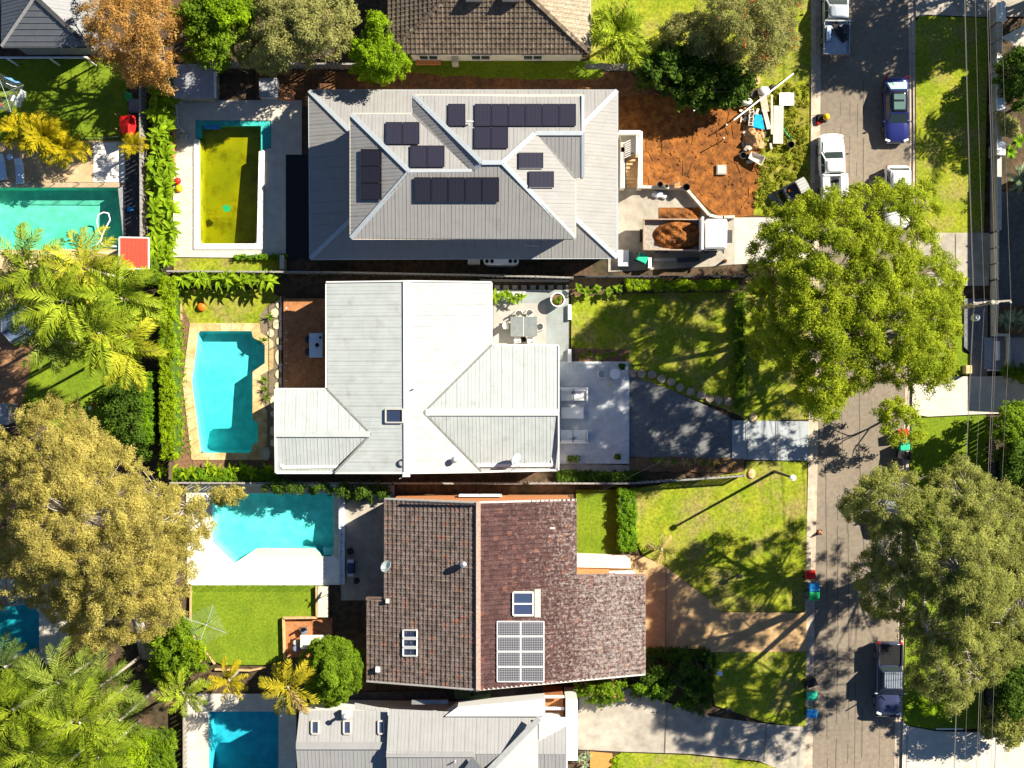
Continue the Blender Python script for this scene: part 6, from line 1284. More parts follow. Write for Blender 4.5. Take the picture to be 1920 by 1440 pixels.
# ---------------------------------------------------------------- tiled terrace in front
sheet('terrace', [(918, 544), (1066, 544), (1066, 682), (918, 682)], M_terrace, z=.25, skirt=.3)
sheet('terrace_inlay', [(926, 569), (1024, 569), (1024, 650), (926, 650)], mat('warm_tile', (.36, .34, .31), var=.1, scale=2), z=.256, skirt=.004)
tr2 = sheet('terrace', [(1040, 678), (1179, 678), (1179, 869), (1040, 869)], M_terrace2, z=.262, skirt=.3)
for x, wd in ((918, 3), ): pass
gt = thing('dining_table', 'double grey glass dining table on the tiled terrace', 'table', P(982, 613, .25)); o0 = WO[gt]
for s in (-1, 1): MB().box(o0+Vector((s*.49, 0, .73)), (.92, 1.42, .025)).build('glass_top', mat('grey_glass', (.20, .22, .22), rough=.12, var=.15, scale=3, spec=.7), gt, bevel=.008)
MB().box(o0+Vector((0, 0, .69)), (.08, 1.42, .05)).build('centre_rail', M_whitecap, gt)
for sx in (-1, 1):
    for sy in (-1, 1): MB().box(o0+Vector((sx*.85, sy*.6, .36)), (.07, .07, .7)).build('leg', M_whitecap, gt)
for x, y, a, lab in ((973, 589, 180, 'left one on the upper side'), (993, 588, 180, 'right one on the upper side'), (970, 637, 0, 'left one on the lower side'), (995, 638, 0, 'right one on the lower side'), (949, 611, -90, 'one at the left end'), (1012, 613, 90, 'one at the right end')):
    wchair(P(x, y, .4)-Vector((0, 0, .15)), R(a), 'white curved chair, '+lab+' of the glass dining table')
tag(MB().lathe(P(982, 637, .25), [(.16, 0), (.2, .35), (.15, .36), (.14, .2)], 14).build('pot', M_black), 'small black pot between the lower chairs of the glass table', 'pot')
pt = thing('planter_pot', 'large round white planter pot at the terrace corner', 'planter', P(1045, 563, .25)); o0 = WO[pt]
MB().lathe(o0, [(.34, 0), (.50, .45), (.52, .8), (.45, .8), (.43, .66), (.02, .65)], 28).build('bowl', M_white, pt, smooth=False); MB().lathe(o0+Vector((0, 0, .66)), [(.43, 0), (.3, .06), (.02, .09)], 16).build('soil', M_mulch, pt)
V, F = leaves([o0+Vector((.15, .12, .85)), o0+Vector((-.1, -.1, .8)), o0+Vector((.05, -.2, .78))], [.2, .22, .18], 60, .14); fast_mesh('succulents', V, F, G_mid, pt)
pb2 = thing('planter_box', 'long white planter box on the terrace against the pale roof', 'planter', P(955, 557, .25)); MB().prism([P(924, 547, .6).xy, P(986, 547, .6).xy, P(976, 562, .6).xy, P(924, 562, .6).xy], .25, .7).build('box', M_whitecap, pb2, bevel=.02)
tag(MB().prism(px2([(1064.5, 572), (1071, 572), (1071, 600), (1064.5, 600)]), 0, .55).build('low_wall', M_white), 'upper white wall stub between the terrace and the front lawn', 'wall')
tag(MB().prism(px2([(1064.5, 655), (1071, 655), (1071, 680), (1064.5, 680)]), 0, .55).build('low_wall', M_white), 'lower white wall stub between the terrace and the front lawn', 'wall')
sp3 = struct(thing('stepping_path', None, None, P(980, 537)))
for i in range(9): MB().prism(px2([(927+i*16.8, 535), (937+i*16.8, 535), (937+i*16.8, 543), (927+i*16.8, 543)]), 0, .09).build('paver', M_conc, sp3)
MB().bar(P(900, 526)+Vector((0, 0, .2)), P(1068, 527)+Vector((0, 0, .2)), .15, .4).build('sleeper_edge', M_timber, sp3)
mb = MB(); 
def sofa(label, px, py, rz):
    r = thing('outdoor_sofa', label, 'sofa', P(px, py, .262)); o0 = WO[r]; r.rotation_euler = (0, 0, rz); cm = mat('pale_cushion', (.66, .68, .70), var=.06)
    MB().box(o0+Vector((0, 0, .18)), (2.1, .95, .14)).build('frame', M_white, r, bevel=.015); MB().box(o0+Vector((0, .43, .5)), (2.1, .1, .55)).build('back_frame', M_white, r, bevel=.015)
    for s in (-1, 1): MB().box(o0+Vector((s*1.0, -.05, .42)), (.1, .85, .4)).build('arm', M_white, r, bevel=.015); MB().box(o0+Vector((s*.47, -.08, .36)), (.9, .8, .2)).build('seat_cushion', cm, r, bevel=.05); MB().box(o0+Vector((s*.47, .3, .6)), (.88, .18, .4)).build('back_cushion', cm, r, bevel=.06)
    MB().box(o0+Vector((0, .12, .55)), (.3, .14, .3), rz=.785).build('scatter_cushion', mat('blue_cushion', (.14, .18, .26), var=.1), r, bevel=.04)
sofa('white outdoor sofa nearest the front lawn on the blue grey terrace', 1074, 739, 0); sofa('white outdoor sofa nearest the planter trough on the blue grey terrace', 1074, 818, math.pi)
table('coffee_table', 'white coffee table between the two outdoor sofas', 1073, 774, 1.6, .8, .4, M_white, z=.262)
table('side_table', 'round white table at the top of the blue grey terrace', 1152, 701, .75, .75, .72, M_white, round_=True, z=.262)
wchair(P(1127, 702, .262), R(-80), 'white chair left of the round white table'); wchair(P(1144, 720, .262), R(10), 'white chair below the round white table')
def pot(label, px, py, r_, h, m, g_, z=.262, ll=.3):
    t = thing('potted_plant', label, 'potted plant', P(px, py, z)); o0 = WO[t]; MB().lathe(o0, [(r_*.7, 0), (r_, h), (r_*.85, h), (r_*.8, h*.85), (.01, h*.84)], 14).build('pot', m, t)
    V, F = leaves([o0+Vector((random.uniform(-.1, .1), random.uniform(-.1, .1), h+.15)) for _ in range(3)], [r_*1.1]*3, 50, ll*.6); fast_mesh('foliage', V, F, g_, t)
pot('dark potted plant at the top right corner of the blue grey terrace', 1166, 689, .2, .4, M_black, G_dark); pot('potted green plant at the lower right of the blue grey terrace', 1157, 856, .2, .35, M_brick, G_mid)
tg = thing('planter_trough', 'rectangular trough of green plants at the lower edge of the terrace', 'planter', P(1074, 860, .262)); o0 = WO[tg]; MB().box(o0+Vector((0, 0, .2)), (1.0, .5, .4)).build('trough', M_whitecap, tg); V, F = leaves([o0+Vector((x, y, .48)) for x in (-.35, -.12, .12, .35) for y in (-.12, .12)], [.18]*8, 40, .12); fast_mesh('foliage', V, F, G_mid, tg)
for x in (1088, 1102, 1128, 1143, 1168): tag(MB().lathe(P(x, 867, .262), [(.07, 0), (.07, .012), (.03, .02)], 10).build('ground_light', M_whitecap), 'small flush white light along the lower terrace edge', 'light', 'flush lights along the terrace edge')
# stepping stones
ss = struct(thing('stepping_stone_path', None, None, P(1260, 720)))
def stone(par, px, py, rx, ry, m, rot=0, z=.16): 
    pts = []
    for i in range(10): a = 2*math.pi*i/10; k = random.uniform(.9, 1.08); pts.append((px+rx*k*math.cos(a), py+ry*k*math.sin(a)))
    MB().prism(px2(pts), 0, z).build('stone', m, par, bevel=.02)
for x, y in ((1185, 700), (1202, 701), (1222, 702), (1240, 710), (1258, 716), (1275, 727), (1294, 734), (1314, 741), (1330, 747), (1347, 750), (1364, 752)): stone(ss, x, y, 8, 8, mat('brown_stone', (.36, .28, .21), var=.35, scale=4), z=.29)
ss2 = struct(thing('stepping_stone_path', None, None, P(512, 690)))
for x, y, rx, ry in ((523, 571, 6, 8), (515, 587, 8, 9), (519, 609, 7.5, 9), (508, 625, 6.5, 8), (525, 640, 7, 8), (524, 669, 8, 15), (523, 702, 7, 8), (522, 724, 7, 7), (514, 754, 7, 12), (513, 776, 6, 6), (513, 808, 6, 9), (513, 830, 6, 7)): stone(ss2, x, y, rx, ry, M_step)
tag(MB().prism(px2([(491, 842), (497, 838), (503, 838), (508, 846), (507, 858), (502, 864), (494, 862), (490, 852)]), 0, .3).build('garden_boulder', M_conc, bevel=.04), 'flat grey boulder at the lower right corner of the main pool', 'boulder')
# bench, orange pouf by the pool
bn = thing('bench', 'weathered timber bench on the small pool lawn', 'bench', P(339, 578)); o0 = WO[bn]
for k in range(3): MB().box(o0+Vector((-.14+k*.14, 0, .42)), (.125, 1.7, .05)).build('seat_board', M_ptimber, bn)
for y in (-.65, .65): MB().box(o0+Vector((0, y, .2)), (.36, .1, .4)).build('leg', M_timber, bn)
tag(MB().lathe(P(379, 576), [(.2, 0), (.3, .08), (.32, .22), (.24, .36), (.03, .38)], 20).build('pouf', M_orange, smooth=True), 'round orange pouf on the small pool lawn', 'pouf')
# ---------------------------------------------------------------- builder's rubbish on the verge
def board(name, label, cat, a, b, wd, th, m, z=.1, z2=None, group=None):
    return tag(MB().bar(P(*a)+Vector((0, 0, z)), P(*b)+Vector((0, 0, z if z2 is None else z2)), wd, th).build(name, m), label, cat, group)
board('long_pole', 'long white pole lying diagonally over the rubbish pile', 'pole', (1372, 230), (1485, 141), .1, .1, M_white, .9, .5)
board('grey_sheet', 'grey ribbed sheet lying lengthwise on the rough verge', 'sheet', (1458, 200), (1457, 271), .72, .05, M_paleconc, .35)
board('white_board', 'white square board on the verge beside the pile', 'board', (1473, 176), (1473, 200), 1.05, .04, M_white, .4)
board('timber_plank', 'narrow cream plank standing along the grey sheet', 'plank', (1445, 180), (1445, 254), .14, .12, mat('cream_timber', (.66, .56, .42), var=.15), .4)
board('timber_plank', 'short tan plank beside the blue tarp', 'plank', (1431, 208), (1440, 244), .3, .08, mat('cream_timber', 0), .4)
board('timber_plank', 'pinkish plank near the top of the pile', 'plank', (1428, 178), (1434, 212), .5, .1, mat('pink_timber', (.55, .38, .28), var=.25), .35)
board('cardboard', 'tan cardboard piece on the lawn near the dark shrub', 'board', (1419.5, 145), (1420, 159), .36, .04, M_ptimber, .2)
tp = MB(); q = [P(1416, 214, .55), P(1428, 215, .6), P(1434, 243, .5), P(1411, 238, .45)]; tp.add(q+[v-Vector((0, 0, .05)) for v in q], [[0, 1, 2, 3], [7, 6, 5, 4]]+[[i, (i+1) % 4, 4+(i+1) % 4, 4+i] for i in range(4)]); tag(tp.build('tarp', mat('cyan_tarp', (.01, .42, .85), var=.15, scale=3), bevel=.02), 'bright blue tarp folded on the rubbish pile', 'tarp')
blk = thing('concrete_block', None, 'block')
MB().box((-.14, 0, .1), (.06, .42, .2)).build('web', M_paleconc, blk); MB().box((.14, 0, .1), (.06, .42, .2)).build('web', M_paleconc, blk)
for y in (-.19, 0, .19): MB().box((0, y, .1), (.22, .05, .2)).build('rib', M_paleconc, blk)
for i, (x, y, a, lab) in enumerate(((1409, 211, 10, 'hollow concrete block at the top of the short row'), (1408, 221, 5, 'hollow concrete block in the middle of the short row'), (1407, 231, -5, 'hollow concrete block at the bottom of the short row'))):
    t = blk if i == 0 else copy_tree(blk); put(t, P(x, y, .3), R(a), lab+' beside the blue tarp', 'blocks on the rubbish pile')
tag(MB().lathe(P(1398, 192, .2), [(.3, 0), (.34, .1), (.32, .4), (.2, .5), (.02, .52)], 14, sx=1.3, sy=.8).build('bag', mat('white_bag', (.75, .74, .70), var=.15), smooth=True), 'white plastic bag at the left of the rubbish pile', 'bag')
tag(MB().lathe(P(1432, 172, .2), [(.3, 0), (.38, .12), (.3, .35), (.1, .45), (.02, .46)], 14, sx=1.2).build('bag', mat('white_bag', 0), smooth=True), 'white bag at the top of the rubbish pile', 'bag')
tag(MB().lathe(P(1446, 165, .2), [(.18, 0), (.2, .2), (.15, .32), (.02, .33)], 14).build('bucket', M_black), 'black bucket above the rubbish pile', 'bucket')
rr = random.Random(4); cols = [M_ptimber, M_brick, M_paleconc, M_timber, M_white, mat('cream_timber', 0), M_dark]
for i in range(46):
    x, y = rr.gauss(1415, 15), rr.gauss(243, 26)
    tag(MB().box(P(x, y, .08)+Vector((0, 0, rr.uniform(0, .2))), (rr.uniform(.15, .7), rr.uniform(.08, .3), rr.uniform(.04, .16)), rr.uniform(0, 3.1)).build('rubble_piece', rr.choice(cols)), 'broken piece of brick, board or plaster in the rubbish pile', 'rubble', 'rubble pieces in the pile')
heap('soil_heap', 'brown clod of earth and roots at the foot of the rubbish pile', 1414, 258, .8, .9, .7, mat('clod', (.40, .24, .11), var=.35, scale=5), .05, 9)
wb = thing('wheelbarrow', 'pale wheelbarrow tipped on the edge of the orange dirt', 'wheelbarrow', P(1418, 300)); o0 = WO[wb]
MB().loft([[o0+Vector((x*w_+.1, y*d_, z)) for x, y in ((-1, -1), (1, -.75), (1, .75), (-1, 1))] for w_, d_, z in ((.3, .2, .3), (.55, .36, .62), (.5, .32, .62), (.28, .17, .34))]).build('tub', M_paleconc, wb, bevel=.03)
for s in (-1, 1): MB().tube([o0+Vector((.6, s*.06, .2)), o0+Vector((-.4, s*.25, .4)), o0+Vector((-1.0, s*.3, .62))], .025).build('handle', M_ptimber, wb); MB().bar(o0+Vector((-.35, s*.25, .38)), o0+Vector((-.4, s*.25, 0)), .03, .03).build('leg', M_dark, wb)
MB().loft([[o0+Vector((.7+.2*math.cos(t), y, .2+.2*math.sin(t))) for t in [2*math.pi*i/14 for i in range(14)]] for y in (-.05, .05)]).build('wheel', M_tyre, wb); wb.rotation_euler = (0, 0, R(155))
tag(MB().lathe(P(1392, 293), [(.2, 0), (.26, .4), (.22, .4), (.18, .05), (.01, .05)], 14).build('bucket', M_dark), 'dark bucket left of the wheelbarrow', 'bucket')
tag(MB().lathe(P(1481, 273, .1), [(.2, 0), (.26, .42), (.22, .42), (.18, .05), (.01, .05)], 14).build('bucket', M_black), 'black bucket on the grass below the grey sheet', 'bucket')
mb = MB(); mb.tube([P(1463, 232, .25), P(1476, 252, .3), P(1486, 262, .2)], .03); mb.build('hose', M_teal); tag(bpy.data.objects[-1] if False else COL.objects[-1], 'green garden hose beside the grey sheet', 'hose')
fr_ = thing('steel_trestle', 'thin steel trestle frame left of the rubbish pile', 'trestle', P(1388, 165)); MB().tube([P(1374, 172), P(1388, 150)+Vector((0, 0, .8)), P(1402, 165)], .03).build('leg', M_steel, fr_); MB().tube([P(1370, 174), P(1388, 150)+Vector((0, 0, .8)), P(1384, 180)], .03).build('leg', M_steel, fr_)
# stakes, pit lid on the dirt
for x, y, h, lab in ((1292, 221, 2.6, 'tall dark stake at the edge of the dirt with a long thin shadow'), (1352, 265, 1.3, 'short stake with white cap in the dirt yard'), (1358, 239, 1.0, 'short stake near the rubbish pile in the dirt yard')):
    r = thing('stake', lab, 'stake', P(x, y)); MB().tube([P(x, y), P(x, y)+Vector((0, 0, h))], .04, 6).build('post', M_dark, r); MB().lathe(P(x, y)+Vector((0, 0, h)), [(.06, 0), (.06, .05), (.02, .07)], 8).build('cap', M_white, r)
pl = thing('inspection_pit', 'square grey concrete pit lid in the orange dirt', 'pit lid', P(1352, 319)); MB().box(P(1352, 319)+Vector((0, 0, .12)), (.72, .72, .24)).build('frame', M_conc, pl, bevel=.02); MB().box(P(1352, 319)+Vector((0, 0, .255)), (.56, .56, .03)).build('lid', M_paleconc, pl)
for i in range(180):
    x, y = rr.uniform(1205, 1415), rr.uniform(205, 395)
    if inside((x, y), [(1205, 215), (1330, 205), (1400, 215), (1420, 300), (1405, 390), (1350, 395), (1295, 345), (1205, 340)]):
        tag(MB().box(P(x, y, .08), (rr.uniform(.06, .24), rr.uniform(.04, .12), rr.uniform(.03, .09)) if i % 2 else (rr.uniform(.5, 1.4), rr.uniform(.10, .26), rr.uniform(.012, .03)), rr.uniform(0, 3.1) if i % 2 else rr.gauss(.9, .5)).build('dirt_clod', M_dirt, bevel=.015), 'loose clod on the orange dirt yard' if i % 2 else 'long scraped ridge of soil on the orange dirt yard', 'clod', 'clods on the dirt yard' if i % 2 else 'scraped ridges on the dirt yard')
# things on the retaining wall
for i, (x, y, m, r_, lab) in enumerate(((1237, 347, M_dark, .22, 'dark bucket on the retaining wall beside the stairs'), (1249, 350, M_timber, .16, 'small brown tin on the retaining wall'), (1286, 352, M_black, .26, 'black round tub at the corner of the retaining wall'))): tag(MB().lathe(P(x, y, .7), [(r_*.8, 0), (r_, .35), (r_*.85, .35), (r_*.75, .06), (.01, .06)], 14).build('bucket', m), lab, 'bucket')
bg_ = thing('tool_bag', 'brown tool bag on the retaining wall', 'bag', P(1268, 346, .7)); MB().box(P(1268, 348, .7)+Vector((0, 0, .15)), (.4, .5, .3)).build('bag_body', mat('tan_canvas', (.42, .24, .12), var=.2), bg_, bevel=.06); MB().tube([P(1265, 342, 1.0), P(1268, 341, 1.15), P(1272, 342, 1.0)], .02).build('strap', M_black, bg_)
mb = MB(); mb.tube([P(1224, 362, .12), P(1232, 366, .14), P(1240, 365, .12), P(1249, 370, .12)], [.2, .26, .24, .2], 8); tag(mb.build('plastic_roll', mat('clear_plastic', (.62, .66, .72), rough=.3, var=.2)), 'crumpled clear plastic roll in the shade of the retaining wall', 'plastic roll')
tag(MB().prism(px2([(1158, 470), (1178, 470), (1178, 500), (1158, 500)]), 0, .5).build('low_wall', M_white), 'white block wall at the lower corner of the grey two storey house', 'wall')
tag(MB().prism(px2([(1213, 485), (1219, 485), (1219, 505), (1213, 505)]), 0, 1.0).build('gate_post', M_white), 'white gate post below the tip truck', 'post')
board('steel_beam', 'pale steel beam lying below the tip truck', 'beam', (1226, 488), (1266, 487), .2, .15, M_paleconc, .4); board('steel_beam', 'dark bundle of beams below the truck cab', 'beam', (1270, 489), (1310, 487), .3, .3, M_dark, .3)
# along the wall of house B
ac = thing('air_conditioner', 'white air conditioner unit in the dark gap below the two storey house', 'air conditioner', P(889, 493)); o0 = WO[ac]; MB().box(o0+Vector((0, 0, .45)), (.85, .35, .8)).build('case', M_white, ac, bevel=.02); [MB().box(o0+Vector((0, -.1+.08*k, .86)), (.75, .03, .02)).build('louvre', M_gutter, ac) for k in range(3)]
tk = thing('water_tank', 'slim white water tank with black lids below the two storey house', 'tank', P(940, 494)); o0 = WO[tk]
rings = [[o0+Vector((1.25*math.copysign(abs(math.cos(t))**.35, math.cos(t)), .25*math.sin(t), z)) for t in [2*math.pi*i/24 for i in range(24)]] for z in (0, 1.75, 1.8)]; MB().loft(rings).build('tank_body', M_white, tk)
for x in (-1.0, -.65, .65, 1.0): MB().lathe(o0+Vector((x, 0, 1.8)), [(.14, 0), (.14, .03), (.1, .04)], 14).build('lid', M_black, tk)
# ---------------------------------------------------------------- left lots
def hoist(label, px, py, h, r_, rot, clothes=()):
    t = thing('clothes_hoist', label, 'clothes line', P(px, py)); b = WO[t]; c = b+Vector((0, 0, h)); MB().tube([b, c], .035, 8).build('post', M_steel, t); ends = []
    for k in range(4):
        a = rot+k*math.pi/2; e = c+Vector((math.cos(a)*r_, math.sin(a)*r_, .25)); ends.append(e); MB().tube([c, e], .018, 6).build('arm', mat('pale_steel', (.36, .42, .42), rough=.4, var=.1), t)
    for j, f in enumerate((.4, .5, .6, .7, .8, .9, 1.0)):
        mb = MB(); [mb.tube([c.lerp(ends[k], f), c.lerp(ends[(k+1) % 4], f)], .005, 4, caps=False) for k in range(4)]; mb.build('line', mat('line_wire', (.36, .42, .36), var=.1), t)
    return t, c, ends
hoist('rotary clothes line standing empty on the artificial turf', 398, 1163, 1.9, 1.55, R(70))
_, c, ends = hoist('rotary clothes line with washing at the top left', 28, 185, 1.9, 1.5, R(20))
for i, (u, f, m, w_, lab) in enumerate(((0, .9, mat('washing_blue', (.10, .28, .70), var=.15), .5, 'blue cloth pegged on the washing line'), (3, .95, mat('washing_white', (.78, .80, .84), var=.08), .6, 'white sheet pegged on the washing line'), (2, .7, mat('washing_pink', (.75, .16, .22), var=.1), .35, 'pink cloth pegged on the washing line'), (1, .8, M_black, .3, 'black garment pegged on the washing line'), (2, .9, mat('washing_cream', (.72, .66, .58), var=.1), .5, 'cream garment pegged on the washing line'), (0, .6, mat('washing_white', 0), .4, 'small white garment on an inner washing line'), (3, .6, mat('washing_pale', (.6, .68, .74), var=.1), .35, 'pale blue garment on an inner washing line'))):
    a, b2 = c.lerp(ends[u], f), c.lerp(ends[(u+1) % 4], f); p0, p1 = a.lerp(b2, .25), a.lerp(b2, .25+w_); nn = (p1-p0).cross(Vector((0, 0, 1))).normalized(); mb = MB(); rows = []
    for j in range(5): rows.append([p0.lerp(p1, k/6)+nn*(.05*math.sin(k*1.7+i)*j/4+.18*j/4)-Vector((0, 0, .75*j/4)) for k in range(7)])
    for j in range(4):
        for k in range(6): mb.add([rows[j][k], rows[j][k+1], rows[j+1][k+1], rows[j+1][k]], [[0, 1, 2, 3]])
    tag(mb.build('washing', m), lab, 'washing')
lounge = None
def lounger():
    r = thing('sun_lounger', None, 'sun lounger'); MB().box((0, -.25, .3), (.6, 1.3, .1)).build('mattress', mat('pale_blue_cushion', (.58, .66, .76), var=.06), r, bevel=.03); MB().box((0, .62, .42), (.6, .6, .1), M=Matrix.Rotation(.5, 3, 'X')).build('headrest', mat('pale_blue_cushion', 0), r, bevel=.03)
    for sx in (-1, 1):
        for y in (-.75, .5): MB().box((sx*.26, y, .12), (.06, .06, .25)).build('leg', M_white, r)
    return r
lg = Kind(lounger); lg(P(6, 315), R(8), 'pale sun lounger at the very left edge beside the mint pool'); lg(P(40, 322), R(3), 'pale sun lounger under the golden palm beside the mint pool')
table('side_table', 'small pale side table between the two sun loungers', 22, 296, .45, .45, .4, mat('pale_blue_top', 0), round_=True)
mb = MB(); pts = [P(172, 466, .0), P(187, 452, .0), P(196, 430), P(206, 412), P(203, 400), P(194, 398), P(184, 402), P(181, 415), P(184, 432), P(191, 442), P(188, 455), P(196, 462), P(218, 462)]
tag(mb.tube([p+Vector((0, 0, -.05)) for p in pts], .05, 8).build('pool_hose', M_white, smooth=True), 'white pool cleaner hose looped on the mint pool', 'hose')
tag(MB().box(P(398, 239, .0)+Vector((0, 0, .0)), (1.2, .25, .06)).build('pool_float', M_blue, bevel=.02), 'blue float at the top of the yellow green pool', 'pool float')
tag(MB().prism([P(*q).xy for q in ((416, 388), (424, 383), (433, 389), (430, 396), (421, 397))], -.1, -.06).build('floating_leaf', M_green), 'green patch floating in the yellow green pool', 'leaf')
tag(MB().lathe(P(334, 340), [(.2, 0), (.26, .15), (.2, .35), (.03, .4)], 14).build('toy', M_red, smooth=True), 'red toy beside the yellow green pool', 'toy'); tag(MB().lathe(P(336, 354), [(.24, 0), (.3, .12), (.2, .3), (.03, .34)], 14).build('toy', M_yellow, smooth=True), 'yellow toy beside the yellow green pool', 'toy')
pp = thing('pool_pump', 'pool pump box and pipes beside the yellow green pool fence', 'pump', P(345, 248)); MB().box(P(346, 258)+Vector((0, 0, .2)), (.6, .4, .4)).build('pump_body', M_steel, pp, bevel=.05); MB().tube([P(330, 190, .1), P(333, 235, .1), P(346, 250, .3)], .05).build('pipe', M_white, pp)
tag(MB().prism(px2([(325, 232), (329, 232), (330, 330), (326, 330)]), 0, .5).build('brick_edge', M_brick), 'narrow orange brick edge beside the leafy plants', 'wall')
tag(MB().prism(px2([(490, 152), (524, 152), (525, 188), (491, 188)]), .0, 1.0).build('storage_box', mat('roof_bluegrey', 0), bevel=.03), 'grey storage box above the yellow green pool', 'box'); tag(MB().prism(px2([(526, 176), (552, 176), (553, 189), (526, 189)]), 0, .5).build('brick_stack', M_brick, bevel=.02), 'stack of orange bricks beside the grey storage box', 'bricks')
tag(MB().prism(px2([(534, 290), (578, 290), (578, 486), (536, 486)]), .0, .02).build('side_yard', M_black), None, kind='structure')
for y0, y1 in ((478, 486),): tag(MB().prism(px2([(528, 480), (536, 480), (536, 506), (528, 506)]), 0, .8).build('gate_post', M_paleconc), 'pale post at the lower corner of the yellow green pool', 'post')
# dark strip with pool gear beside mint pool
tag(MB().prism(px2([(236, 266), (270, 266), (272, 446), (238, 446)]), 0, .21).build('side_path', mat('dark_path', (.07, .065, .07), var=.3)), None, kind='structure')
tag(MB().prism(px2([(224, 352), (236, 352), (237, 446), (234, 446)]), .1, .42).build('pool_wall', mat('grey_block', (.25, .25, .26), var=.25, scale=8)), 'narrow grey wall along the right end of the mint pool', 'wall')
tag(MB().box(P(249, 394)+Vector((0, 0, .5)), (.4, .3, .5)).build('pool_filter', M_blue, bevel=.05), 'blue filter box in the dark strip beside the mint pool', 'filter')
tr = thing('trampoline', 'dark blue octagonal trampoline mat under the feathery palms', 'trampoline', P(33, 607)); MB().prism([P(33+31*math.cos(R(22.5+45*i)), 607+36*math.sin(R(22.5+45*i)), .8).xy for i in range(8)], .76, .8).build('mat', mat('trampoline_mat', (.09, .13, .22), var=.1), tr)
rings = [P(33+33*math.cos(R(22.5+45*i)), 607+38*math.sin(R(22.5+45*i)), .8) for i in range(9)]; MB().tube(rings, .06, 6).build('frame', M_steel, tr)
for i in range(0, 8, 2): MB().tube([rings[i], Vector((rings[i].x, rings[i].y, 0))], .04, 6).build('leg', M_steel, tr)
tag(MB().lathe(P(170, 765), [(.1, 0), (.15, .1), (.1, .22), (.02, .24)], 12).build('ball', M_white, smooth=True), 'white ball on the shaded left lawn', 'ball'); tag(MB().box(P(178, 758)+Vector((0, 0, .12)), (.3, .12, .1), .4).build('toy', M_red, bevel=.03), 'small red toy beside the white ball', 'toy')
uh = thing('hut', 'pale blue roofed hut corner at the left edge above the golden tree', 'hut', P(0, 775)); rr_ = MB().box(P(0, 776, 2.0), (1, 1.2, .05)).build('roof', M_timber, uh); roof_plane(rr_, [P(-40, 757, 2.3), P(12, 757, 2.3), P(16, 796, 2.2), P(-40, 796, 2.2)], mat('roof_bluegrey', 0), .4); walls(uh, [P(-40, 760, 2.2), P(10, 760, 2.2), P(12, 792, 2.2), P(-40, 792, 2.2)], 2.1, M_darkwall)
# ---------------------------------------------------------------- brick house yard
for lab, pts in (('orange timber sleeper edge along the left of the artificial turf', [(359, 1098), (358, 1185), (404, 1244)]), ('orange timber sleeper edge below the artificial turf', [(404, 1254), (470, 1256), (500, 1250)])):
    r = thing('sleeper_edge', lab, 'edging', P(*pts[0])); [MB().bar(P(*a)+Vector((0, 0, .12)), P(*b)+Vector((0, 0, .12)), .12, .3).build('sleeper', M_ptimber, r) for a, b in zip(pts, pts[1:])]
pdk = thing('timber_deck', 'sunken orange timber deck corner below the artificial turf', 'deck', P(575, 1190))
for i in range(26): MB().prism(px2([(535+i*3.4, 1158), (538.2+i*3.4, 1158), (538.2+i*3.4, 1232), (535+i*3.4, 1232)]), 0, .1+random.uniform(-.003, .003)).build('deck_board', M_deck, pdk)
for a, b in (((532, 1157), (596, 1156)), ((533, 1157), (535, 1232)), ((595, 1098), (596, 1156))): MB().bar(P(*a)+Vector((0, 0, .25)), P(*b)+Vector((0, 0, .25)), .14, .5).build('retaining_sleeper', M_ptimber, pdk)
MB().prism(px2([(598, 1098), (617, 1098), (617, 1155), (598, 1155)]), 0, .5).build('bench_seat', mat('cream_timber', 0), pdk)
table('outdoor_table', 'square cream table half in shade on the sunken deck', 592, 1200, 2.0, 1.0, .75, mat('cream_top', (.70, .62, .52), var=.05), z=.1)
tag(MB().lathe(P(556, 1203, .1), [(.15, 0), (.2, .4), (.15, .42), (.02, .42)], 14).build('stool', M_gutter), 'small grey stool left of the cream table', 'stool')
dchair(P(572, 1180, .1), R(190), 'dark chair above the cream table'); dchair(P(558, 1213, .1), R(-100), 'dark chair in the corner of the sunken deck')
# white rendered pool wall with fence and shadows
pwll = thing('pool_wall', 'long white topped wall between the aqua pool deck and the shaded yard', 'wall', P(642, 1000))
for i in range(7): MB().prism(px2([(637, 908+i*26.5+.3), (648, 908+i*26.5+.3), (648, 908+(i+1)*26.5-.3), (637, 908+(i+1)*26.5-.3)]), 0, .55).build('wall_slab', mat('pale_blue_render', (.62, .66, .74), var=.06), pwll)
for y in (936, 951, 984, 1002, 1018, 1034, 1080): MB().lathe(P(641, y, .55), [(.05, 0), (.05, .02), (.03, .03)], 8).build('spigot', M_dark, pwll)
gf = thing('glass_fence', 'frameless glass fence along the pool wall', 'fence', P(642, 1000)); M_clear = water_mat('clear_glass', (.93, .97, .96), .02, 0)
for i in range(7): MB().box(P(643, 921+i*26.5)+Vector((0, 0, 1.05)), (.014, .92, 1.0)).build('glass_panel', M_clear, gf)
for i in range(9): MB().box(P(380+i*28.5, 1093)+Vector((0, 0, .65)), (.95, .014, 1.0)).build('glass_panel', M_clear, gf)
bq = thing('barbecue', 'black barbecue with steel shelves in the shaded yard', 'barbecue', P(660, 1062)); o0 = WO[bq]; MB().box(o0+Vector((0, 0, .45)), (.5, .9, .8)).build('cabinet', M_black, bq, bevel=.02); MB().box(o0+Vector((0, 0, 1.0)), (.5, .75, .3)).build('hood', mat('navy_enamel', (.03, .05, .10), rough=.3, var=0), bq, bevel=.1)
for s in (-1, 1): MB().box(o0+Vector((0, s*.48, .86)), (.45, .25, .04)).build('side_shelf', mat('pale_blue_render', 0), bq)
tag(MB().lathe(P(658, 1032), [(.2, 0), (.24, .5), (.2, .52), (.02, .52)], 14).build('pot', M_black), 'black pot above the barbecue', 'pot')
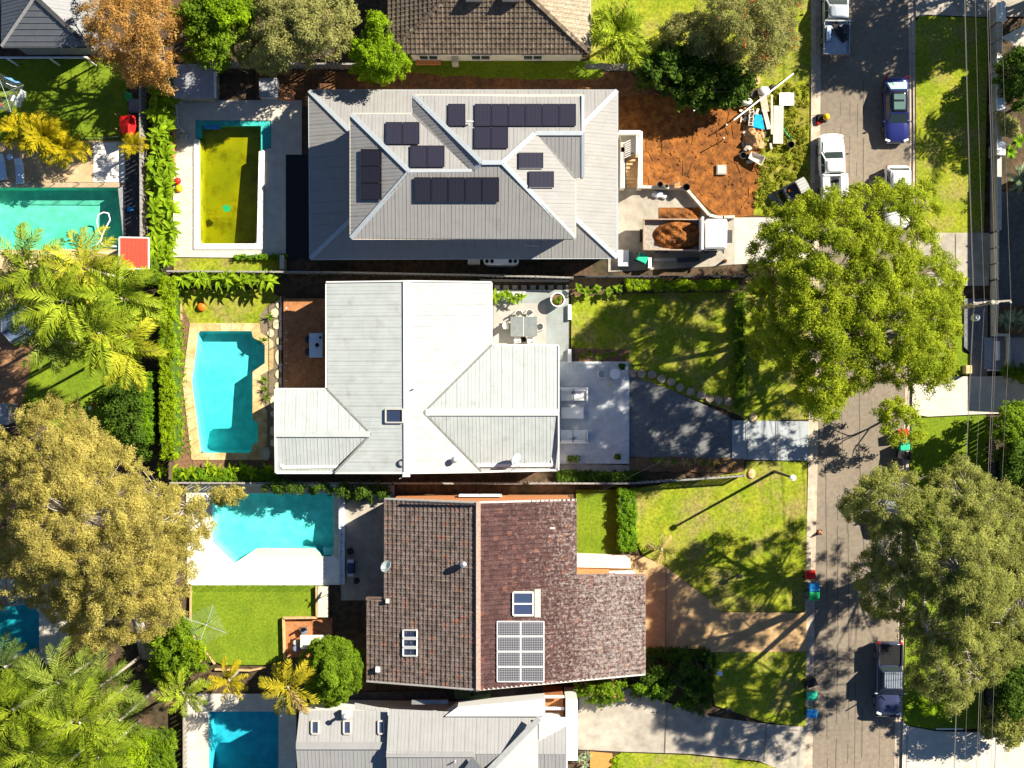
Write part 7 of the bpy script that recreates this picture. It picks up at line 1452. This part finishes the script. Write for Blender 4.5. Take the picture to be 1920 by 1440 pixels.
um = thing('umbrella', 'closed black umbrella folded beside the barbecue', 'umbrella', P(672, 1085)); o0 = WO[um]; MB().tube([o0, o0+Vector((0, 0, 2.4))], .03).build('pole', M_dark, um); MB().lathe(o0, [(.08, .8), (.24, 1.0), (.14, 1.8), (.04, 2.4)], 10).build('canopy', M_black, um); MB().lathe(o0, [(.3, 0), (.3, .06), (.06, .1)], 14).build('base', M_dark, um)
# garden between D and E
wt = thing('water_tank', 'lying green cylindrical water tank below the maroon roof', 'tank', P(886, 1304)); o0 = P(886, 1300, .7); rings = [[o0+Vector((x, r_*math.cos(t), r_*math.sin(t))) for t in [2*math.pi*i/20 for i in range(20)]] for x, r_ in ((-1.3, .2), (-1.25, .42), (-1.1, .5), (1.1, .5), (1.25, .42), (1.3, .2))]; MB().loft(rings).build('tank_body', mat('tank_green', (.09, .15, .08), var=.15), wt, smooth=True); MB().lathe(o0+Vector((0, 0, .48)), [(.12, 0), (.12, .06), (.05, .08)], 12).build('inlet', M_black, wt)
for s in (-.8, .8): MB().box(o0+Vector((s, 0, -.5)), (.15, .8, .4)).build('cradle', M_dark, wt)
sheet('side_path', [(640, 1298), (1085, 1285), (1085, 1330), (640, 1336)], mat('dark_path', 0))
# letterboxes
for x, y, lab in ((1382, 1077, 'dark letterbox in the shade of the big lawn'), (1362, 1326, 'black letterbox beside the grey driveway'), (1345, 1257, 'white letterbox on the lower lawn')):
    r = thing('letterbox', lab, 'letterbox', P(x, y)); MB().box(P(x, y)+Vector((0, 0, .45)), (.12, .12, .9)).build('post', M_dark, r); MB().box(P(x, y)+Vector((0, 0, 1.0)), (.4, .3, .25)).build('box', M_dark if x > 1350 else M_white, r, bevel=.03)
for x, y, lab in ((1412, 783, 'sandy boulder beside the grey driveway top corner'), (1408, 888, 'pale boulder on the lawn below the grey driveway')): 
    tag(MB().lathe(P(x, y), [(.25, 0), (.32, .12), (.25, .26), (.05, .32)], 9, sx=1, sy=1.3).build('boulder', M_sand, bevel=.04), lab, 'boulder')
gate = thing('steel_gate', 'dark folded steel gate at the end of the driveway border', 'gate', P(1372, 872)); MB().bar(P(1340, 880)+Vector((0, 0, .6)), P(1372, 862)+Vector((0, 0, .6)), .05, 1.0).build('leaf', M_dark, gate); MB().tube([P(1373, 862), P(1373, 862)+Vector((0, 0, 1.3))], .06).build('post', M_dark, gate); MB().tube([P(1372, 786), P(1372, 786)+Vector((0, 0, 1.3))], .06).build('post', M_dark, gate)
sheet('gate_track', [(1372, 788), (1375, 788), (1375, 862), (1372, 862)], M_steel, z=.232, skirt=.01)
# ---------------------------------------------------------------- east side: pier wall, gate, planter, deck
ew = thing('front_wall', 'grey front wall with white capped piers along the right verge', 'wall', P(1856, 300))
for y0, y1 in ((54, 118), (142, 196), (216, 276), (298, 436)):
    n = max(1, round((y1-y0)/16))
    for i in range(n): MB().prism(px2([(1856, y0+(y1-y0)*i/n+.2), (1862, y0+(y1-y0)*i/n+.2), (1862, y0+(y1-y0)*(i+1)/n-.2), (1856, y0+(y1-y0)*(i+1)/n-.2)]), 0, 1.5+random.uniform(-.005, .005)).build('wall_panel', M_conc, ew)
    MB().prism(px2([(1855, y0), (1863, y0), (1863, y1), (1855, y1)]), 1.51, 1.57).build('coping', M_paleconc, ew)
for y, w_ in ((36, 16), (130, 11), (206, 10), (287, 11)):
    p_ = MB().prism(px2([(1853, y-w_), (1866, y-w_), (1866, y+w_), (1853, y+w_)]), 0, 1.8).build('pier', M_conc, ew); MB().prism(px2([(1851.5, y-w_-1.5), (1867.5, y-w_-1.5), (1867.5, y+w_+1.5), (1851.5, y+w_+1.5)]), 1.8, 1.92).build('pier_cap', M_white, p_)
gt2 = thing('sliding_gate', 'pale slatted sliding gate above the power pole crossarms', 'gate', P(1860, 482))
for i in range(3): MB().prism(px2([(1855, 440+i*29), (1858, 440+i*29), (1858, 467+i*29), (1855, 467+i*29)]), .1, 1.6).build('gate_panel', M_paleconc, gt2)
for y in (438, 468, 497, 526): MB().prism(px2([(1854, y-1), (1860, y-1), (1860, y+1), (1854, y+1)]), 0, 1.7).build('gate_post', M_dark, gt2)
MB().prism(px2([(1858.5, 440), (1866, 440), (1866, 525), (1858.5, 525)]), 0, .3).build('threshold', M_paleconc, gt2)
pl2 = thing('planter_wall', 'cream walled planter holding the agaves beside the power pole', 'planter', P(1890, 600))
for r_ in ([(1856, 528), (1861, 528), (1861, 626), (1856, 626)], [(1856, 626.3), (1884, 626.3), (1884, 631), (1856, 631)], [(1880, 631.3), (1885, 631.3), (1885, 690), (1880, 690)]): MB().prism(px2(r_), 0, 1.0).build('wall', mat('cream_wall', (.56, .51, .43), var=.1), pl2)
MB().prism(px2([(1861.3, 575), (1960, 575), (1960, 626), (1861.3, 626)]), 0, .7).build('soil', M_mulch, pl2)
ed = thing('timber_deck', 'grey blue slatted deck with a white bench seat at the right edge', 'deck', P(1880, 660))
for i in range(30): MB().prism(px2([(1844+i*3.6, 633), (1847.3+i*3.6, 633), (1847.3+i*3.6, 692), (1844+i*3.6, 692)]), 0, .24+random.uniform(-.003, .003)).build('deck_board', mat('grey_blue_deck', (.33, .36, .42), var=.15, scale=5), ed)
MB().prism(px2([(1864, 640), (1868, 640), (1868, 676), (1864, 676)]), .24, .7).build('bench_seat', M_white, ed); MB().prism(px2([(1868.3, 642), (1880, 642), (1880, 676), (1868.3, 676)]), .24, .5).build('bench_box', M_timber, ed)
fence('pale low wall below the slatted deck at the right edge', [(1850, 694), (1930, 696)], .7, mat('cream_wall', 0), capm=M_whitecap)
tag(MB().box(P(1808, 693)+Vector((0, 0, .5)), (.45, .6, 1.0)).build('meter_box', M_sand, bevel=.04), 'tan service box on the verge beside the right driveway', 'box')
fence('dark boundary fence right of the big street tree', [(1852, 782), (1852, 1000), (1846, 1372)], 1.5, M_dark)
tag(MB().bar(P(1752, 1364)+Vector((0, 0, .4)), P(1802, 1364)+Vector((0, 0, .4)), .1, .1).build('low_rail', M_whitecap), 'short white rail at the edge of the bottom right driveway', 'rail')
tag(MB().lathe(P(1884, 852), [(.2, 0), (.28, .2), (.2, .4), (.03, .42)], 14).build('toy', M_yellow, smooth=True), 'yellow toy in the dark yard at the right edge', 'toy')
sa = thing('shade_sail', 'cream shade sail at the top right corner', 'shade sail', P(1915, 65)); q = [P(1878, 70, 2.3), P(1935, 40, 2.8), P(1940, 85, 2.4), P(1905, 88, 2.2)]; MB().add(q+[v-Vector((0, 0, .02)) for v in q], [[0, 1, 2, 3], [7, 6, 5, 4]]+[[i, (i+1) % 4, 4+(i+1) % 4, 4+i] for i in range(4)]).build('fabric', mat('cream_sail', (.74, .66, .56), var=.08), sa); [MB().tube([Vector((v.x, v.y, 0)), v], .05).build('post', M_steel, sa) for v in (q[0], q[3])]
# neighbour house past the right edge, whose shade falls over the right driveway
hg = thing('house', 'flat roofed house past the right edge shading the right gardens', 'house', P(2060, 470))
walls(hg, [P(1985, 290), P(2200, 290), P(2200, 690), P(1985, 690)], 4.2, M_whitewall); rg = MB().box(P(2090, 490, 4.3), (4, 8, .1)).build('roof', M_timber, hg); roof_plane(rg, [P(1985, 270, 4.4), P(2215, 270, 5.0), P(2215, 700, 5.0), P(1985, 700, 4.4)], M_colorB)
hg2 = thing('house', 'second house past the right edge below the right driveway', 'house', P(2060, 1050)); walls(hg2, [P(1985, 800), P(2200, 800), P(2200, 1300), P(1985, 1300)], 5.0, M_creamwall); rg = MB().box(P(2090, 1050, 5.1), (4, 8, .1)).build('roof', M_timber, hg2); roof_plane(rg, [P(1980, 780, 5.2), P(2215, 780, 6.2), P(2215, 1320, 6.2), P(1980, 1320, 5.2)], M_colorB)
